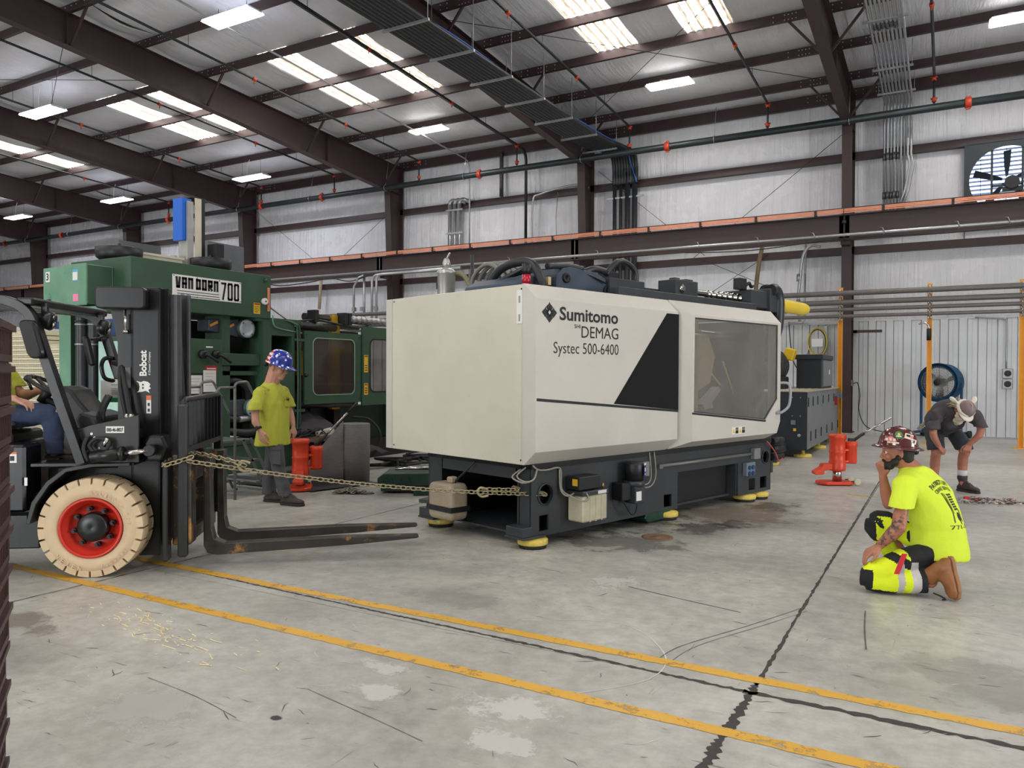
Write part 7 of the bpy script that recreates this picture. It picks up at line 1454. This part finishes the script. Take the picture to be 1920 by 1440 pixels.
# print on the back of the shirt
bk=-fu; ur=-lu       # text runs towards the right shoulder
def back_text(tx,o,w,h,bold,arcr=0):
    ob=fit_text(tx,'back_print',M_INK,sh,(0,0,0),(1,0,0),(0,1,0),w,h,bold,0); bm=bmesh.new(); bm.from_mesh(ob.data); bmesh.ops.triangulate(bm,faces=bm.faces[:]); bmesh.ops.subdivide_edges(bm,edges=[e for e in bm.edges if e.calc_length()>.02],cuts=1); bm.to_mesh(ob.data); bm.free()
    o=V(o)
    for v in ob.data.vertices:
        x,y=v.co.x-w/2,v.co.y
        if arcr: a=x/arcr; x,y=(arcr+y)*math.sin(a),(arcr+y)*math.cos(a)-arcr
        v.co=o+ur*x+z*y+bk*.4
    project(ob,sh,-bk,.003)
BC=V((.06,.09,0))-ur*.085
back_text('PATRIOT LIFT',BC+z*.768,.27,.028,.02,.3); back_text('CRANE SERVICE',BC+z*.732,.23,.022,.015,.3); back_text('771-5-1',BC+z*.475,.22,.028,.0,0)
def back_poly(poly,c): sticker(poly,V(BC)+z*c+bk*.4,ur,z,M_INK,'back_print',sh,sh,-bk,.003,3)
for x0,x1,za,zb in ((-.07,-.06,.715,.52),(-.054,-.047,.715,.58),(-.04,-.036,.71,.62),(.03,.04,.60,.52),(.046,.05,.6,.53)): back_poly([(x0,za-.6),(x1,za-.6),(x1-.005,zb-.6),(x0-.005,zb-.6)],.6)
for k in range(7):
    for j in range(2): back_poly([(-.02+.03*j,0),(.004+.03*j,0),(.004+.03*j,.011),(-.02+.03*j,.011)],.695-.016*k)
back_poly([(.019*math.cos(2*PI*i/14),.03*math.sin(2*PI*i/14)) for i in range(14)],.555); back_poly([(-.004,-.05),(.004,-.05),(.004,0),(-.004,0)],.555)
# ---------------------------------------------------------------- 3: older man bending over
p=thing('person','bearded person in charcoal tee and shorts bending over, hands on knees','person',(.1,11.75,0),CF)
f=V((.08,-1,0)).normalized(); l=V((1,.08,0)).normalized()
M=Mx.Identity(4); fh=V((.06,-.48,-.87)).normalized(); lh=V((.98,.1,-.05)); lh=(lh-fh*lh.dot(fh)).normalized(); uh=fh.cross(lh)
for i in range(3): M[i][0]=fh[i]; M[i][1]=lh[i]; M[i][2]=uh[i]; M[i][3]=(-.11,-.4,1.1)[i]
s=1.03
b=MB(); head(b,M,s,(-.11,-.24,1.12),.062)
chain(b,((-.11,-.24,1.11),.06),((-.08,-.02,1.03),.09),((-.04,.22,.92),.1)); chain(b,((-.33,-.18,1.0),.03),((-.11,-.2,1.06),.05),((.11,-.2,1.0),.03))
chain(b,((-.385,-.2,.97),.036),((-.44,-.27,.80),.046),((-.42,-.26,.74),.045),((-.325,-.2,.625),.032)); chain(b,((.155,-.22,.99),.036),((.165,-.3,.84),.046),((.145,-.29,.77),.045),((.075,-.2,.65),.032))
hand(b,(-.325,-.2,.62),(.62,-.25,-.72),(-.2,.6,-.6),1,(50,60,40),1.1); hand(b,(.074,-.2,.645),(-.5,-.25,-.8),(.2,.6,-.6),-1,(50,60,40),1.1)
chain(b,((.09,.24,.86),.09),((.1,-.06,.53),.064),((.1,-.02,.47),.062),((.115,.02,.35),.062),((.115,.01,.1),.042)); chain(b,((-.16,.25,.86),.09),((-.275,-.06,.53),.064),((-.265,-.02,.47),.062),((-.235,.05,.35),.062),((-.215,.1,.1),.042))
skin(b,'body',M_SK3,p,.0065,3)
b=MB(); loft(b,[((-.04,.3,.86),V((0,.14,.16)),l*.215),((-.045,.2,.93),V((0,.12,.17)),l*.22),((-.06,.08,1.0),V((0,.09,.18)),l*.225),((-.085,-.06,1.06),V((0,.06,.17)),l*.235),((-.105,-.16,1.10),V((0,.04,.14)),l*.225),((-.115,-.24,1.115),V((0,.03,.11)),l*.15),((-.115,-.28,1.12),V((0,.02,.085)),l*.09)],26)
loft(b,[((-.28,-.17,1.06),V((0,.09,0)),z*.085),((-.365,-.19,1.02),V((0,.085,0)),z*.06+V((-.06,0,0))),((-.415,-.225,.93),V((0,.085,0)),V((.08,0,0))),((-.44,-.26,.845),V((0,.09,0)),V((.085,0,0)))],18,2); loft(b,[((.06,-.18,1.07),V((0,.09,0)),z*.085),((.145,-.2,1.03),V((0,.085,0)),z*.06+V((.06,0,0))),((.165,-.25,.95),V((0,.085,0)),V((.08,0,0))),((.168,-.29,.875),V((0,.09,0)),V((.085,0,0)))],18,2)
b.ell((-.06,.0,.9),(.17,.14,.1)); b.ell((-.35,-.18,1.0),.095); b.ell((.13,-.2,1.0),.095)
skin(b,'shirt',M_TEE,p,.012,5,(.010,(6,6,6)))
b=MB(); loft(b,[((-.04,.32,.9),V((0,.09,.1)),l*.19),((-.04,.27,.85),V((0,.12,.1)),l*.2),((-.04,.22,.78),V((0,.12,.06)),l*.19)])
loft(b,[((.08,.24,.84),f*.12,l*.105),((.09,.1,.72),f*.115+z*.03,l*.105),((.1,.0,.62),f*.11+z*.03,l*.1),((.105,-.04,.56),f*.108+z*.02,l*.098)],18); loft(b,[((-.16,.25,.84),f*.12,l*.105),((-.215,.1,.72),f*.115+z*.03,l*.105),((-.255,.0,.62),f*.11+z*.03,l*.1),((-.268,-.04,.56),f*.108+z*.02,l*.098)],18)
skin(b,'shorts',M_SHORT,p,.012,5,(.010,(7,7,7)))
boot(p,(.10,.085,.0),(.32,-.93,0),(0,0,1),(.115,.02,.19),M_BRNB,M_SOLE,1.12,True,'boot',.066); boot(p,(-.2,.17,.0),(-.2,-.95,0),(0,0,1),(-.215,.1,.19),M_BRNB,M_SOLE,1.12,True,'boot',.066)
for c,d in (((.115,.02,.19),(.115,.02,.285)),((-.215,.1,.19),(-.22,.085,.285))): MB().cyl(c,d,.058,.06,16).build('sock',mat('grey_sock',(196,192,194),.9) if 'grey_sock' not in bpy.data.materials else bpy.data.materials['grey_sock'],p)
M_CAP=mat('mauve_cap',(126,108,108),.6,0,.12,12); M_CLOTHW=mat('white_cloth',(226,218,206),.85,0,.05,8,bump=.2)
b=MB(); dome(b,.108,.094,.105,.03); cap=b.build('cap',M_CAP,p); cap.matrix_local=M@Mx.Diagonal((s,s,s,1)); o=MB().tube([(-.1,0,.06),(-.06,.0,.12),(0,.0,.142),(.06,.0,.12),(.1,0,.06)],.007,6).build('cap_seam',mat('tan_seam',(170,150,120),.7),cap)
b=MB(); b.lathe([(.1,.0),(.108,.02),(.106,.05),(.1,.05)],(0,0,.0),(0,0,1),32,ends=False); brim(b,.1,.088,lambda a:.006+.05*max(0,math.cos(a))**2,.02,.02); o=b.build('cap_band',M_CLOTHW,cap)
b=MB()
for sg in (1,-1): loft(b,[((-.07,sg*.085,.03),V((.02,0,0)),V((0,0,.02))),((-.10,sg*.12,.045),V((.03,0,.01)),V((0,0,.026))),((-.13,sg*.145,.045),V((.042,0,.02)),V((0,0,.036))),((-.14,sg*.172,.045),V((.026,0,0)),V((0,0,.024)))],14)
b.tube(arc((-.02,0,.03),.098,60,300,18,(1,0,0),(0,1,0)),.02,8); skin(b,'bandana',M_CLOTHW,cap,.008,3,(.004,(20,20,20)))
b=MB()
for i in range(60):
    a=rnd.uniform(-1.4,1.4); q=V((-.075*math.cos(a)-.02,.085*math.sin(a),rnd.uniform(-.02,.02))); e=q+V((rnd.uniform(-.1,-.02),rnd.uniform(-.05,.05),-rnd.uniform(.06,.16))); b.tube(smooth_path([q,(q+e)/2+V((-.02,0,.02)),e],3),.011,6,r2=.004)
o=b.build('hair',M_HAIRG,p,kind=None); o.matrix_local=M@Mx.Diagonal((s,s,s,1)); o['kind']='stuff'
b=MB()
for x_,y_,z_,r_ in ((.07,0,-.11,.042),(.06,.035,-.105,.04),(.06,-.035,-.105,.04),(.04,.06,-.08,.032),(.04,-.06,-.08,.032),(.08,.0,-.16,.042),(.06,.03,-.165,.036),(.06,-.03,-.165,.036),(.075,0,-.21,.03),(.1,.025,-.07,.016),(.1,-.025,-.07,.016),(.02,.068,-.05,.024),(.02,-.068,-.05,.024)): b.ell((x_,y_,z_),r_)
skin(b,'beard',M_BEARD,p,.008,2,(.006,(34,34,20)),None,None,M@Mx.Diagonal((s,s,s,1)))
gl=MB(); 
for k in range(4): gl.cap((-.265-.012*k,.3,.87),(-.3-.012*k,.29+.008*k,.79+.008*k),.012,.009)
gl.cap((-.24,.3,.9),(-.275,.3,.86),.02,.024); skin(gl,'work_gloves',mat('striped_glove',(150,138,124),.9,0,.3,30),p,.007,2,label='work gloves tucked in the back pocket')
# ---------------------------------------------------------------- 4: forklift driver
p=thing('person','person in yellow tee and jeans driving the black forklift','person',(-5.56,3.42,0),R(38))
f=V((1,0,0)); l=V((0,1,0))
M=hframe((-.98,.55,1.86),(1,0,0),8); s=1.0
b=MB(); head(b,M,s,(-.99,.55,1.66)); chain(b,((-.99,.55,1.63),.06),((-.97,.55,1.4),.1),((-.9,.55,1.2),.1))
chain(b,((-.96,.36,1.54),.036),((-.88,.28,1.33),.043),((-.82,.28,1.31),.044),((-.66,.3,1.335),.029)); chain(b,((-.95,.74,1.54),.036),((-.82,.76,1.36),.043),((-.77,.75,1.35),.045),((-.62,.68,1.40),.029))
hand(b,(-.66,.3,1.335),(.9,.02,-.35),(.1,.2,-.95),1,(12,24,16),1.05); hand(b,(-.615,.68,1.40),(.7,-.45,.2),(.2,-.3,-.9),-1,(45,50,30),1.05)
for y in (.43,.67): chain(b,((-.88,y,1.16),.08),((-.42,y-.05 if y<.5 else y,1.21),.055),((-.4,y-.05 if y<.5 else y,.9),.045))
skin(b,'body',M_SK1,p,.0065,3); eyes(p,M,s)
b=MB(); loft(b,[((-.9,.55,1.08),f*.17,l*.2),((-.92,.55,1.2),f*.165,l*.2),((-.95,.55,1.4),f*.15,l*.205),((-.97,.55,1.55),f*.13,l*.22),((-.98,.55,1.62),f*.1,l*.16),((-.985,.55,1.67),f*.08,l*.09)]); 
b.ell((-.96,.38,1.55),.095); b.ell((-.96,.72,1.55),.095)
for sg,e in ((-1,((-.93,.31,1.46),(-.9,.29,1.4))),(1,((-.89,.77,1.48),(-.85,.775,1.42)))): loft(b,[((-.97,.55+sg*.14,1.6),f*.085,z*.07),((-.95,.55+sg*.2,1.58),f*.08,l*.05+z*.03*-sg),(e[0],f*.078,l*.078),(e[1],f*.082,l*.082)],18,2)
skin(b,'shirt',M_HV1,p,.012,5,(.009,(7,7,5)))
b=MB(); loft(b,[((-.93,.55,1.14),z*.1,l*.19),((-.82,.55,1.16),z*.1,l*.19)])
for y,k in ((.43,.38),(.67,.67)): loft(b,[((-.86,y,1.17),z*.1,l*.1),((-.64,(y+k)/2,1.2),z*.092,l*.095),((-.45,k,1.215),z*.08,l*.085),((-.39,k,1.2),z*.06,l*.07)],18); loft(b,[((-.42,k,1.22),f*.075,l*.078),((-.40,k,1.1),f*.082,l*.08),((-.39,k,1.0),f*.075,l*.074),((-.385,k,.9),f*.076,l*.076)],18)
skin(b,'jeans',M_DENIM,p,.011,5,(.011,(8,8,8)))
for k in (.38,.67): boot(p,(-.46,k,.865),(1,0,0),(0,0,1),(-.395,k,.98),M_BRNB,M_SOLE,.95,True,'boot',.05)
b=MB(); b.ell((-.02,0,.05),(.1,.083,.085)); o=b.build('hair',M_HAIRR,p); o.matrix_local=M
